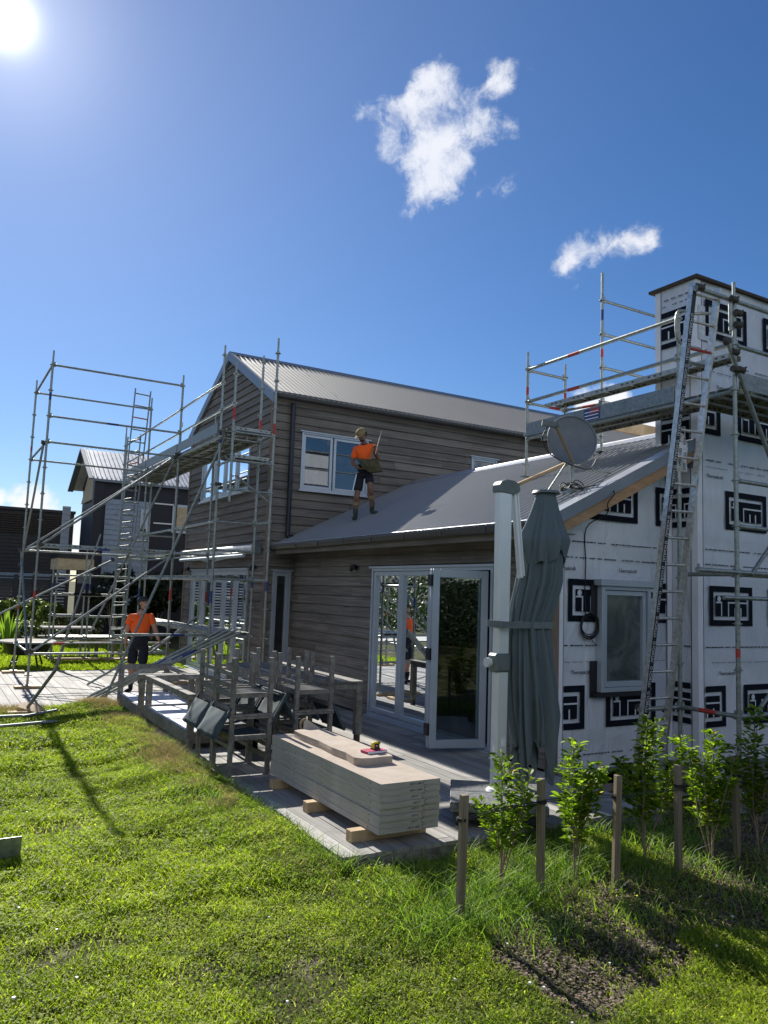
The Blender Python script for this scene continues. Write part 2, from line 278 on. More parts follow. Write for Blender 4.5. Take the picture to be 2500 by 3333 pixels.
# ------------------------------------------------------------------ object helpers
def tag(o, label=None, cat=None, group=None, kind=None, category=None):
    cat = cat or category
    if label: o['label'] = label
    if cat: o['category'] = cat
    if group: o['group'] = group
    if kind: o['kind'] = kind
    return o
def thing(name, label, cat, loc=(0, 0, 0), rz=0., group=None):
    o = bpy.data.objects.new(name, None); COL.objects.link(o); o.location = loc; o.rotation_euler = (0, 0, rz)
    o.empty_display_size = .1
    return tag(o, label, cat, group)
def rootloc(p):
    v = Vector((0, 0, 0))
    while p is not None: v += p.location; p = p.parent
    return v
class MB:
    def __init__(s): s.v = []; s.f = []; s.t = []; s.sm = []; s.mi = []; s.cur = 0; s.ch = []; s.nc = 0
    def add(s, vs, fs, tint=.5, sm=False):
        o = len(s.v); s.v += [tuple(v) for v in vs]; s.nc += 1
        for f in fs: s.f.append(tuple(i+o for i in f)); s.t.append(tint); s.sm.append(sm); s.mi.append(s.cur); s.ch.append(s.nc)
    def quad(s, a, b, c, d, tint=.5): s.add((a, b, c, d), ((0, 1, 2, 3),), tint)
    def box(s, lo, hi, tint=.5, M4=None):
        x0, y0, z0 = lo; x1, y1, z1 = hi
        vs = [Vector(p) for p in ((x0, y0, z0), (x1, y0, z0), (x1, y1, z0), (x0, y1, z0), (x0, y0, z1), (x1, y0, z1), (x1, y1, z1), (x0, y1, z1))]
        if M4 is not None: vs = [M4 @ v for v in vs]
        s.add(vs, ((0, 3, 2, 1), (4, 5, 6, 7), (0, 1, 5, 4), (1, 2, 6, 5), (2, 3, 7, 6), (3, 0, 4, 7)), tint)
    def bar(s, p, q, w, h, tint=.5, up=(0, 0, 1)):
        p = Vector(p); q = Vector(q); d = (q-p).normalized(); u = Vector(up)
        if abs(d.dot(u)) > .99: u = Vector((1, 0, 0))
        a = d.cross(u).normalized(); b = a.cross(d)
        M4 = Matrix(((a.x, d.x, b.x, p.x), (a.y, d.y, b.y, p.y), (a.z, d.z, b.z, p.z), (0, 0, 0, 1)))
        s.box((-w/2, 0, -h/2), (w/2, (q-p).length, h/2), tint, M4)
    def tube(s, p, q, r, n=10, r2=None, cap=True, tint=.5):
        p = Vector(p); q = Vector(q); d = (q-p).normalized(); a = d.orthogonal().normalized(); b = d.cross(a); r2 = r if r2 is None else r2
        vs = []
        for c, rr in ((p, r), (q, r2)):
            for i in range(n):
                t = 2*math.pi*i/n; vs.append(c+a*(rr*math.cos(t))+b*(rr*math.sin(t)))
        o = len(s.v); s.add(vs, [(i, (i+1) % n, n+(i+1) % n, n+i) for i in range(n)], tint, True)
        if cap: s.add(vs, [tuple(range(n-1, -1, -1)), tuple(range(n, 2*n))], tint)
    def path(s, pts, r, n=6, tint=.5):
        pts = [Vector(p) for p in pts]
        if isinstance(r, (int, float)) and 2 < len(pts) < 40:
            P = [pts[0]]+pts+[pts[-1]]; pts = [(P[i]*(-t**3+2*t*t-t)+P[i+1]*(3*t**3-5*t*t+2)+P[i+2]*(-3*t**3+4*t*t+t)+P[i+3]*(t**3-t*t))*.5 for i in range(len(P)-3) for t in (0, .2, .4, .6, .8)]+[pts[-1]]
        vs = []; k = len(pts)
        for j, p in enumerate(pts):
            d = (pts[min(j+1, k-1)]-pts[max(j-1, 0)]).normalized(); a = d.cross(Vector((.13, .21, .97))).normalized(); b = d.cross(a)
            rr = r[j] if isinstance(r, (list, tuple)) else r
            for i in range(n): t = 2*math.pi*i/n; vs.append(p+a*(rr*math.cos(t))+b*(rr*math.sin(t)))
        s.add(vs, [(j*n+i, j*n+(i+1) % n, (j+1)*n+(i+1) % n, (j+1)*n+i) for j in range(k-1) for i in range(n)], tint, True)
    def disc(s, c, r, h, n=12, tint=.5): s.tube(Vector(c)-Vector((0, 0, h/2)), Vector(c)+Vector((0, 0, h/2)), r, n, tint=tint)
    def build(s, name, mat, parent=None, bevel=0, each=False, **tg):
        if each:
            out_ = None; k = 0
            while k < len(s.f):
                a = s.ch[k]; e = k
                while e < len(s.f) and s.ch[e] == a: e += 1
                q = MB(); lo = min(min(f) for f in s.f[k:e]); hi = max(max(f) for f in s.f[k:e])
                q.v = s.v[lo:hi+1]; q.f = [tuple(i-lo for i in f) for f in s.f[k:e]]; q.t = s.t[k:e]; q.sm = s.sm[k:e]; q.mi = s.mi[k:e]; out_ = q.build(name, mat, parent, bevel); k = e
            return out_
        me = bpy.data.meshes.new(name); off = rootloc(parent)
        me.from_pydata([Vector(v)-off for v in s.v], [], s.f)
        for x in (mat if isinstance(mat, (list, tuple)) else [mat]): me.materials.append(M[x] if isinstance(x, str) else x)
        at = me.attributes.new('tint', 'FLOAT', 'FACE'); at.data.foreach_set('value', s.t)
        me.polygons.foreach_set('use_smooth', s.sm); me.polygons.foreach_set('material_index', s.mi)
        o = bpy.data.objects.new(name, me); COL.objects.link(o); o.parent = parent
        if bevel:
            b = o.modifiers.new('bevel', 'BEVEL'); b.width = bevel; b.segments = 1; b.limit_method = 'ANGLE'
        tag(o, **tg) if tg else None
        return o
def npmesh(name, V, F, tint, mat, smooth=False, parent=None, **tg):
    """V (n,3); F (m,k) same-size faces"""
    me = bpy.data.meshes.new(name); m_, k = F.shape
    me.vertices.add(len(V)); me.vertices.foreach_set('co', np.asarray(V, np.float32).ravel())
    me.loops.add(m_*k); me.loops.foreach_set('vertex_index', F.astype(np.int32).ravel())
    me.polygons.add(m_); me.polygons.foreach_set('loop_start', np.arange(0, m_*k, k, dtype=np.int32))
    at = me.attributes.new('tint', 'FLOAT', 'FACE'); at.data.foreach_set('value', np.asarray(tint, np.float32))
    me.update(calc_edges=True); me.validate()
    if smooth: me.polygons.foreach_set('use_smooth', [True]*m_)
    me.materials.append(M[mat]); o = bpy.data.objects.new(name, me); COL.objects.link(o); o.parent = parent
    if tg: tag(o, **tg)
    return o
def text_mesh(name, s, size, mat, origin, xdir, zdir, parent, ext=.001, align='CENTER', sx=1.):
    cu = bpy.data.curves.new('t', 'FONT'); cu.body = s; cu.size = size; cu.extrude = ext; cu.align_x = align; cu.align_y = 'CENTER'
    t = bpy.data.objects.new('t', cu); COL.objects.link(t); dg = bpy.context.evaluated_depsgraph_get()
    me = bpy.data.meshes.new_from_object(t.evaluated_get(dg)); bpy.data.objects.remove(t); bpy.data.curves.remove(cu)
    me.materials.clear(); me.materials.append(M[mat])
    xd = Vector(xdir).normalized(); zd = Vector(zdir).normalized(); nd = xd.cross(zd)
    off = Vector(origin)-rootloc(parent)
    me.transform(Matrix(((xd.x*sx, zd.x, nd.x, off.x), (xd.y*sx, zd.y, nd.y, off.y), (xd.z*sx, zd.z, nd.z, off.z), (0, 0, 0, 1))))
    o = bpy.data.objects.new(name, me); COL.objects.link(o); o.parent = parent; return o
# ------------------------------------------------------------------ house geometry (metres; X along the long wall, Y away from the camera)
XW, YU, XG, YB = 6.12, 13.86, 5.53, 19.2      # lower front wall, upper side wall, upper gable wall, far wall
YG, XC, YC = 6.62, 8.04, 6.23                 # wrapped gable wall, chimney side, chimney front
house = thing('house', 'two storey cedar clad house with steel roofs and a wrapped chimney, half stripped for recladding', 'house', (XW, YG, 0))
def P3(ax, fix, u, z, o=0.):
    return (fix+o, u, z) if ax == 'x' else (u, fix+o, z)
def minus(lo, hi, holes):
    r = [(lo, hi)]
    for a, b in holes:
        n = []
        for x, y in r:
            if b <= x or a >= y: n.append((x, y)); continue
            if a > x: n.append((x, a))
            if b < y: n.append((b, y))
        r = n
    return r
def siding(name, ax, fix, sgn, u0, u1, z0, z1, holes=(), lim=None, mat='cedar', step=.165, lap=.028, parent=None, **tg):
    """lapped boards; lim(z)->(ua,ub) trims to a gable"""
    mb = MB(); z = z0
    while z < z1-.01:
        zt = min(z+step, z1)
        cuts = sorted({z, zt} | {h[2] for h in holes if z < h[2] < zt} | {h[3] for h in holes if z < h[3] < zt})
        x = u0-random.uniform(0, 3); joints = []
        while x < u1: joints.append(x); x += random.choice((1.8, 2.4, 3.0, 3.9, 4.8))*random.uniform(.8, 1.1)
        joints.append(u1+9)
        for ca, cb in zip(cuts[:-1], cuts[1:]):
            hs = [(h[0], h[1]) for h in holes if h[2] < (ca+cb)/2 < h[3]]
            la, lb = (lim(ca), lim(cb)) if lim else ((u0, u1), (u0, u1))
            fa, fb = (ca-z)/step, (cb-z)/step
            oa, ob = sgn*(lap*(1-fa)+.003), sgn*(lap*(1-fb)+.003)
            for a, b in minus(u0, u1, hs):
                for j in range(len(joints)-1):
                    p, q = max(a, joints[j]+.0015), min(b, joints[j+1]-.0015)
                    if q-p < .02: continue
                    pa, qa = max(p, la[0]), min(q, la[1]); pb, qb = max(p, lb[0]), min(q, lb[1])
                    if qa <= pa: continue
                    if qb <= pb: pb = qb = min(max((pb+qb)/2, pa), qa)
                    t = (math.sin(joints[j]*12.9+z*78.2)*43758.5) % 1
                    zz = ca+(.0 if ca > z else .009)
                    mb.quad(P3(ax, fix, pa, zz, oa), P3(ax, fix, qa, zz, oa), P3(ax, fix, qb, cb, ob), P3(ax, fix, pb, cb, ob), t)
                    mb.quad(P3(ax, fix, pa, zz, 0), P3(ax, fix, qa, zz, 0), P3(ax, fix, qa, zz, oa), P3(ax, fix, pa, zz, oa), t*.3)  # underside and ends tinted darker: lap gap shade put into the colour
                    mb.quad(P3(ax, fix, pa, zz, 0), P3(ax, fix, pa, zz, oa), P3(ax, fix, pb, cb, ob), P3(ax, fix, pb, cb, 0), t*.3)
                    mb.quad(P3(ax, fix, qa, zz, oa), P3(ax, fix, qa, zz, 0), P3(ax, fix, qb, cb, 0), P3(ax, fix, qb, cb, ob), t*.3)
        z += step
    return mb.build(name, mat, parent, **tg)
def solid(mb, ax, fix, sgn, th, u0, u1, z0, z1, holes=()):
    """wall backing: slab behind plane fix, holes cut"""
    us = sorted({u0, u1} | {h[0] for h in holes} | {h[1] for h in holes})
    for a, b in zip(us[:-1], us[1:]):
        for c, d in minus(z0, z1, [(h[2], h[3]) for h in holes if h[0] < (a+b)/2 < h[1]]):
            lo, hi = sorted((fix, fix-sgn*th))
            if ax == 'x': mb.box((lo, a, c), (hi, b, d))
            else: mb.box((a, lo, c), (b, hi, d))
def corr(name, O, a, La, s, Ls, mat, parent, pitch=.115, amp=.020, clip=None, nseg=1, sheets=True):
    a = Vector(a).normalized(); s = Vector(s).normalized(); n = a.cross(s); n = n if n.z > 0 else -n
    k = int(La/pitch*8); u = np.linspace(0, La, k+1); h = amp*np.sin(2*np.pi*u/pitch)
    V = []; 
    for t in (0., Ls):
        V.append(np.array(O)[None]+u[:, None]*np.array(a)[None]+h[:, None]*np.array(n)[None]+t*np.array(s)[None])
    V = np.concatenate(V); i = np.arange(k); F = np.stack([i, i+1, i+k+2, i+k+1], 1)
    o = npmesh(name, V-np.array(rootloc(parent)), F, np.full(k, .5), mat, True, parent)
    return o
# openings: (u0,u1,z0,z1)
DOOR_L = (7.70, 10.76, .02, 2.27); DOOR_G = (14.72, 18.50, .02, 2.27); WIN_G = (14.97, 18.12, 3.87, 5.06)
WIN_U = (6.13, 7.62, 3.84, 4.98); WIN_S = (10.25, 10.96, 4.58, 4.97); WIN_N = (5.66, 6.03, .05, 2.24)
# lower front wall
siding('front_wall', 'x', XW, -1, YG+.02, YU, .0, 2.62, [DOOR_L], parent=house)
siding('side_wall', 'y', YU, -1, XG, 20.2, .0, 5.72, [WIN_U, WIN_S, WIN_N], parent=house)
APY, APZ, EZ = 16.52, 7.03, 5.60
sl_ = (APZ-EZ)/(APY-YU)
siding('gable_wall', 'x', XG, -1, YU, YB, .0, APZ-.03, [DOOR_G, WIN_G], lim=lambda z: (YU, YB) if z < EZ else (APY-(APZ-z)/sl_, APY+(APZ-z)/sl_), parent=house)
mb = MB()
solid(mb, 'x', XW+.004, -1, .12, YG+.1, YU, 0, 2.62, [DOOR_L]); solid(mb, 'y', YU+.004, -1, .12, XG+.13, 20.2, 0, 5.62, [WIN_U, WIN_S, WIN_N])
solid(mb, 'x', XG+.004, -1, .12, YU+.13, YB, 0, 5.62, [DOOR_G, WIN_G])
mb.add([(XG+.01, YU+.03, 5.62), (XG+.01, YB-.03, 5.62), (XG+.01, APY, APZ-.06)], [(0, 1, 2)])
mb.box((XG+.13, YB-.1, 0), (20.2, YB, 5.6)); mb.box((20.1, YU+.14, 0), (20.2, YB-.12, 5.6))
mb.box((11.3, YG+.1, 0), (11.4, YU-.01, 2.7))
mb.add([(11.35, YG+.12, 2.7), (11.35, YG+.12, 2.7), (8.72, YG+.12, 4.0)], [(0, 1, 2)])
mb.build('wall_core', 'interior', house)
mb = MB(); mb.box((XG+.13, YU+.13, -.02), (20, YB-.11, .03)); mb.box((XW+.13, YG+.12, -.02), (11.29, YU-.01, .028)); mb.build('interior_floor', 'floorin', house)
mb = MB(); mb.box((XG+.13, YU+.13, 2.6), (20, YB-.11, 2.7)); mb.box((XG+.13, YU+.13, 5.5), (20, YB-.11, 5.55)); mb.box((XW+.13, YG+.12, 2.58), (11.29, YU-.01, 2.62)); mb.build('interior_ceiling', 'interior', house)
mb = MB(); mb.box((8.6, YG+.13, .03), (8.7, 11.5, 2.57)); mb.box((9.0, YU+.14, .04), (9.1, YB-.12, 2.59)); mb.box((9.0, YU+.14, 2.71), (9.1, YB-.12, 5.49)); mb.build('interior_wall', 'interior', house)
# curtains inside
def curtain(ax, fix, u0, u1, z0, z1, name='curtain'):
    mb = MB(); k = int((u1-u0)/.02); vs = []
    for i in range(k+1):
        u = u0+(u1-u0)*i/k; o = .03*math.sin(u*55)+.012*math.sin(u*131)
        vs += [P3(ax, fix, u, z0, o), P3(ax, fix, u, z1, o)]
    mb.add(vs, [(2*i, 2*i+2, 2*i+3, 2*i+1) for i in range(k)], .5, True); mb.build(name, 'curtain', house)
curtain('x', XW+.3, 10.2, 10.74, .05, 2.25); curtain('x', XG+.35, 17.9, 18.45, .05, 2.25); curtain('x', XG+.3, 14.8, 15.25, .05, 2.25); curtain('y', YU+.3, 6.15, 6.45, 3.86, 4.95)
# trims
mb = MB()
mb.box((XG-.035, YU-.033, .0), (XG+.05, YU+.004, 5.58)); mb.box((XG-.033, YU+.006, .0), (XG-.004, YU+.075, 5.57))
mb.box((XG-.033, YB-.07, 0), (XG-.003, YB+.03, 5.56))
mb.box((XW-.045, YG-.03, -.02), (XW+.03, YG+.10, 2.58))
mb.build('corner_board', 'cedar_trim', house, each=True)
mb = MB()
mb.box((5.66, YG-.30, 2.545), (5.69, YU-.1, 2.66)); mb.box((5.692, YG-.30, 2.60), (XW, YU-.04, 2.615)); mb.build('fascia', 'cedar', house)
# --- roofs
def roofz(x): return 2.70+.49*(x-5.6)
RY0 = YG-.37
sv = Vector((1, 0, .49)).normalized()
corr('lower_roof', (5.62, RY0+.13, 2.715), (0, 1, 0), YU-.06-RY0-.13, sv, (8.72-5.62)/sv.x, 'roofL', house)
sv2 = Vector((1, 0, -.49)).normalized()
corr('lower_roof', (8.72, RY0+.13, 4.235), (0, 1, 0), YU-.06-RY0-.13, sv2, 3.0/sv2.x, 'roofL', house)
mb = MB()
mb.tube((8.72, RY0+.1, 4.235), (8.72, YU-.03, 4.235), .035, 10)
mb.quad((8.52, RY0+.1, 4.155), (8.52, YU-.05, 4.155), (8.72, YU-.05, 4.256), (8.72, RY0+.1, 4.256)); mb.quad((8.92, RY0+.1, 4.155), (8.72, RY0+.1, 4.256), (8.72, YU-.05, 4.256), (8.92, YU-.05, 4.155))
mb.build('ridge_cap', 'flash', house)
# barge flashing of the wrapped gable: wide pale top, dark folded face, timber barge below
mb = MB(); a = Vector((5.60, 0, 2.735)); 
def onroof(x, dz=0.): return 2.715+.49*(x-5.62)+dz
for (y0, y1, d0, d1) in ((RY0, RY0+.21, .024, .024),):
    mb.add([(5.6, y0, onroof(5.6, d0)), (8.72, y0, onroof(8.72, d0)), (8.72, y1, onroof(8.72, d1)), (5.6, y1, onroof(5.6, d1))], [(0, 1, 2, 3)])
mb.build('barge_flashing', 'flash', house)
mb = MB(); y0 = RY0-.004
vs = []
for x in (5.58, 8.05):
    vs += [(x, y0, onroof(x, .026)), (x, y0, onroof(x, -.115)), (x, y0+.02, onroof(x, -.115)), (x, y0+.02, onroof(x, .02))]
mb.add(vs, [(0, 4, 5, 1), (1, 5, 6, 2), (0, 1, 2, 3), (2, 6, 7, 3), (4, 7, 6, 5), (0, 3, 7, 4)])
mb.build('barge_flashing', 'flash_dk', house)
mb = MB(); vs = []
for x in (5.60, 8.03):
    vs += [(x, y0+.024, onroof(x, -.02)), (x, y0+.024, onroof(x, -.25)), (x, y0+.065, onroof(x, -.25)), (x, y0+.065, onroof(x, -.02))]
mb.add(vs, [(0, 4, 5, 1), (1, 5, 6, 2), (2, 6, 7, 3), (0, 1, 2, 3), (4, 7, 6, 5)])
vs = []
for x in (5.62, 8.03): vs += [(x, y0+.067, onroof(x, -.05)), (x, YG, onroof(x, -.05)), (x, YG, onroof(x, -.07)), (x, y0+.067, onroof(x, -.07))]
mb.add(vs, [(0, 4, 5, 1), (2, 6, 7, 3), (3, 7, 4, 0)])
mb.build('barge_board', 'barge', house)
# roof screws
mb = MB()
for x in (5.75, 6.55, 7.4, 8.2, 8.6):
    for j in range(0, 62, 3): y = RY0+.3+j*.115; mb.tube((x, y, onroof(x, .006)), (x-.005, y, onroof(x, .02)), .009, 6)
mb.build('roof_screws', 'flash', house)
# upper roof
rs = Vector((0, 1, sl_)).normalized(); ev = YU-.13; ez = EZ-.13*sl_+.09
UL = (APY-ev)/rs.y
corr('upper_roof', (5.50, ev, ez), (1, 0, 0), 15.0, rs, UL, 'roofU', house)
rs2 = Vector((0, -1, sl_)).normalized()
corr('upper_roof', (5.50, YB+.12, ez), (1, 0, 0), 15.0, rs2, UL, 'roofU', house)
rz_ = ez+sl_*(APY-ev)
mb = MB(); mb.tube((5.46, APY, rz_+.012), (20.5, APY, rz_+.012), .028, 8)
for s in (-1, 1): mb.quad((5.46, APY, rz_+.035), (20.5, APY, rz_+.035), (20.5, APY+s*.17, rz_+.024-.17*sl_), (5.46, APY+s*.17, rz_+.024-.17*sl_))
mb.build('ridge_cap', 'flash_dk', house)
mb = MB()
for s, ye in ((-1, ev-.02), (1, YB+.14)):
    ze = rz_-abs(ye-APY)*sl_
    vs = []
    for x in (5.445, 5.498):
        vs += [(x, APY, rz_+.03), (x, ye, ze+.03), (x, ye, ze-.17), (x, APY, rz_-.17)]
    mb.add(vs, [(0, 1, 2, 3), (4, 7, 6, 5), (3, 2, 6, 7), (0, 4, 5, 1), (1, 5, 6, 2)])
mb.build('barge_board', 'flash_dk', house)
mb = MB()
for x in np.arange(5.9, 20, 1.2):
    for t in (.15, .9, 1.7, 2.5): y = ev+t*rs.y; mb.tube((x, y, ez+t*rs.z+.004), (x, y-.004, ez+t*rs.z+.018), .009, 6)
mb.build('roof_screws', 'flash', house)
# gutters
def gutter(pts_ax, y_or_x, a, b, z, sgn, name='gutter'):
    mb = MB(); prof = []
    for i in range(9):
        t = math.pi*(i/8); prof.append((sgn*.055*math.cos(t), -.062*math.sin(t)))
    prof = [(sgn*.055, .012)]+prof+[(-sgn*.055, .03)]
    vs = []
    for u in (a, b):
        for (o, dz) in prof: vs.append((y_or_x+o, u, z+dz) if pts_ax == 'y' else (u, y_or_x+o, z+dz))
    k = len(prof); mb.add(vs, [(i, i+1, k+i+1, k+i) for i in range(k-1)], .5, True)
    mb.add(vs[:k], [tuple(range(k))]); mb.add(vs[k:], [tuple(range(k))[::-1]])
    if pts_ax == 'y':
        for u in np.arange(a+.9, b, .9): mb.box((y_or_x-.062, u-.012, z-.05), (y_or_x-.055, u+.012, z+.02))
    mb.build(name, 'gutter', house)
gutter('y', 5.60, RY0+.05, YU-.02, 2.68, 1); gutter('x', YU-.185, 5.52, 20.3, ez-.035, 1)
mb = MB(); mb.tube((5.6, RY0+.04, 2.735), (5.6, YU-.02, 2.735), .008, 6); mb.build('gutter_lip', 'flash', house)
mb = MB(); mb.tube((5.90, YU-.085, 5.50), (5.90, YU-.085, 2.93), .045, 12); mb.path([(5.9, YU-.085, 2.96), (5.91, YU-.11, 2.90), (5.95, YU-.2, 2.88)], .048, 10)
for z in (5.2, 4.2, 3.2): mb.tube((5.9, YU-.085, z), (5.9, YU-.085, z+.03), .052, 12)
mb.build('downpipe', 'pipe', house)
# --- windows and doors
def pane_frame(mb, ax, fix, sgn, u0, u1, z0, z1, w, d0, d1):
    for a, b, c, d in ((u0, u0+w, z0, z1), (u1-w, u1, z0, z1), (u0+w, u1-w, z0, z0+w), (u0+w, u1-w, z1-w, z1)):
        o0, o1 = sorted((sgn*d0, sgn*d1)); p = P3(ax, fix, a, c, o0); q = P3(ax, fix, b, d, o1); mb.box(p, q)
def window(kind, ax, fix, sgn, op, leaves, glassm='glass', fw=.035, sw=.055, sill=True, head=True, sub=None):
    u0, u1, z0, z1 = op; mb = MB(); pane_frame(mb, ax, fix, sgn, u0, u1, z0, z1, fw, -.08, .045)
    for i, e in enumerate(leaves[:-1]): pass
    if head: p = P3(ax, fix, u0-.05, z1-.002, min(0, sgn*.075)); q = P3(ax, fix, u1+.05, z1+.02, max(0, sgn*.075)); mb.box(p, q)
    if sill and kind == 'window': mb.box(P3(ax, fix, u0-.04, z0-.035, min(0, sgn*.085)), P3(ax, fix, u1+.04, z0-.002, max(0, sgn*.085)))
    if kind == 'door': mb.box(P3(ax, fix, u0-.03, z0-.03, min(0, sgn*.10)), P3(ax, fix, u1+.03, z0-.002, max(0, sgn*.10)))
    fr = mb.build(kind, 'frame', house); w = (u1-u0-2*fw)
    for a, b in leaves:
        s0, s1 = u0+fw+w*a, u0+fw+w*b; m2 = MB()
        pane_frame(m2, ax, fix, sgn, s0+.003, s1-.003, z0+fw+.003, z1-fw-.003, sw, -.045, .022); m2.build('sash', 'frame', fr, .004)
        m3 = MB(); zb, zt = z0+fw+sw, z1-fw-sw
        m3.quad(P3(ax, fix, s0+sw, zb, -sgn*.01), P3(ax, fix, s1-sw, zb, -sgn*.01), P3(ax, fix, s1-sw, zt, -sgn*.01), P3(ax, fix, s0+sw, zt, -sgn*.01)); m3.build('pane', glassm, fr)
    return fr
window('window', 'y', YU, -1, WIN_U, [(0, .46), (.475, 1.)]); window('window', 'y', YU, -1, WIN_S, [(0, 1.)], sw=.04)
window('window', 'y', YU, -1, WIN_N, [(0, 1.)], sill=False, sw=.06)
wg = window('window', 'x', XG, -1, WIN_G, [(0, .25), (.25, .5), (.5, .75), (.75, 1.)])
window('door', 'x', XG, -1, DOOR_G, [(0, .2), (.2, .4), (.4, .6), (.6, .8), (.8, 1.)], sw=.075)
# lower bifold: two closed leaves at the far end, an open gap, and a leaf pair swung out
u0, u1, z0, z1 = DOOR_L; mb = MB(); pane_frame(mb, 'x', XW, -1, u0, u1, z0, z1, .045, -.10, .045)
mb.box((XW-.10, u0-.03, z0-.03), (XW, u1+.03, z0-.002)); mb.box((XW-.075, u0-.05, z1-.002), (XW, u1+.05, z1+.03)); dl_ = mb.build('door', 'frame', house)
for s0, s1 in ((9.90, 10.71), (9.10, 9.90)):
    m2 = MB(); pane_frame(m2, 'x', XW, -1, s0+.003, s1-.003, z0+.05, z1-.05, .066, -.035, .03); m2.build('sash', 'frame', dl_, .004)
    m3 = MB(); m3.quad((XW+.01, s0+.062, z0+.11), (XW+.01, s1-.062, z0+.11), (XW+.01, s1-.062, z1-.11), (XW+.01, s0+.062, z1-.11)); m3.build('pane', 'glass', dl_)
# open leaves: hinge near (6.10,7.78), free end near (5.40,7.98)
hinge = Vector((6.08, 7.80, 0)); dirl = (Vector((5.40, 8.00, 0))-hinge).normalized(); nl = Vector((-dirl.y, dirl.x, 0))
for off in (0., .055):
    o0 = hinge-nl*off if nl.y < 0 else hinge+nl*off
    if off: o0 = hinge+Vector((0, .055, 0))
    M4 = Matrix(((dirl.x, nl.x, 0, o0.x), (dirl.y, nl.y, 0, o0.y), (0, 0, 1, 0), (0, 0, 0, 1)))
    L = .72; m2 = MB()
    for a, b, c, d in ((0, .085, .05, 2.21), (L-.085, L, .05, 2.21), (.085, L-.085, .05, .15), (.085, L-.085, 2.11, 2.21)): m2.box((a, -.022, c), (b, .022, d), .5, M4)
    m2.build('sash', 'frame', dl_, .004)
    m3 = MB(); m3.add([M4 @ Vector(v) for v in ((.08, 0, .14), (L-.08, 0, .14), (L-.08, 0, 2.12), (.08, 0, 2.12))], [(0, 1, 2, 3)]); m3.build('pane', 'glass', dl_)
mb = MB(); e = hinge+dirl*.73
for z in (.2, 1.1, 2.0): mb.box((e.x-.02, e.y-.01, z), (e.x+.012, e.y+.075, z+.14))
mb.build('hinge', 'black', dl_, each=True)
# --- wrapped gable wall and chimney
WING = (6.74, 7.56, .85, 2.07)
mb = MB()
us = np.linspace(XW+.03, XC, 90)
def wallz(x): return onroof(x, -.075)
def wrap_sheet(mb, ax, fix, u0, u1, zb, ztop, sgn, holes=(), amp=.010):
    du = .05; us = np.unique(np.round(np.concatenate([np.arange(u0, u1, du), [u1]]+[[h[0], h[1]] for h in holes]), 4))
    for a, b in zip(us[:-1], us[1:]):
        for c, d in minus(zb, 99, [(h[2], h[3]) for h in holes if h[0] <= (a+b)/2 <= h[1]]):
            ta, tb = min(d, ztop(a)), min(d, ztop(b))
            n = max(1, int((ta-c)/.06))
            for k in range(n):
                f0, f1 = k/n, (k+1)/n; pts = []
                for u, t in ((a, ta), (b, tb)):
                    for f in (f0, f1):
                        z = c+(t-c)*f
                        o = amp*(math.sin(u*5.2+1.3*math.sin(z*2.1))*.5+math.sin(u*11.+z*3.3+1.7*math.sin(u*2.3))*.25+.25*math.sin(z*17+u*2))
                        e = min(1, (u-u0)/.1, (u1-u)/.1)
                        pts.append(P3(ax, fix, u, z, sgn*(o*e)))
                mb.add([pts[0], pts[2], pts[3], pts[1]], [(0, 1, 2, 3)], .5, True)
wrap_sheet(mb, 'y', YG, XW+.03, XC, -.02, wallz, -1, [WING], .0155); mb.build('wrapped_wall', 'wrap', house)
mb = MB(); solid(mb, 'y', YG+.02, -1, .08, XW+.03, XC, -.2, 2.8, [WING])
mb.box((XC+.02, YG+.02, 0), (11.3, YG+.1, 2.7))
mb.build('wall_core', 'interior', house)
mb = MB(); mb.box((XW, YG+.02, -.5), (XC, YG+.2, -.04)); mb.box((XC+.02, YC+.03, -.5), (12, YG+.2, -.04)); mb.build('foundation', 'concrete', house)
chim = MB(); CH = 5.96
wrap_sheet(chim, 'x', XC, YC, 6.86, -.02, lambda u: CH, -1, amp=.004); wrap_sheet(chim, 'y', YC, XC, 10.2, -.02, lambda u: CH, -1, amp=.011)
chim.quad((XC, 6.86, -.02), (10.2, 6.86, -.02), (10.2, 6.86, CH), (XC, 6.86, CH)); chim.quad((10.2, YC, -.02), (10.2, 6.86, -.02), (10.2, 6.86, CH), (10.2, YC, CH))
chimney = chim.build('chimney', 'wrap', house)
mb = MB(); mb.box((XC-.055, YC-.055, CH), (10.26, 6.93, CH+.035)); mb.build('chimney_cap', 'dark_end', chimney)
mb = MB()
for (x, y) in ((XC-.006, YC-.006),):
    mb.box((x, y, .0), (x+.09, y+.003, CH-.01)); mb.box((x, y+.003, .0), (x+.003, y+.09, CH-.01))
mb.box((XC-.006, 6.77, 3.6), (XC-.003, 6.86, CH-.01)); mb.box((XC-.10, YG-.018, 0), (XC-.01, YG-.015, 3.6)); mb.box((XW+.02, YG-.02, 0), (XW+.10, YG-.016, 2.58))
mb.build('corner_tape', 'whiteboard', chimney, each=True)
mb = MB()
for x, z1_ in ((XC+.086, CH-.02),): mb.box((x, YC-.009, 0), (x+.006, YC-.0065, z1_))
mb.box((XC-.009, YC+.088, 0), (XC-.0065, YC+.094, CH-.02)); mb.box((XC-.009, 6.765, 3.6), (XC-.0065, 6.77, CH-.02)); mb.box((XC-.105, YG-.021, 0), (XC-.10, YG-.0185, 3.55)); mb.box((XW+.10, YG-.022, 0), (XW+.105, YG-.0185, 2.6))
mb.build('tape_line', 'ink', chimney, each=True)
mb = MB(); mb.bar((XC-.02, YC+.0, 3.62), (XC-.02, 6.9, 3.66), .02, .14); mb.build('chimney_flashing', 'flash_dk', chimney)
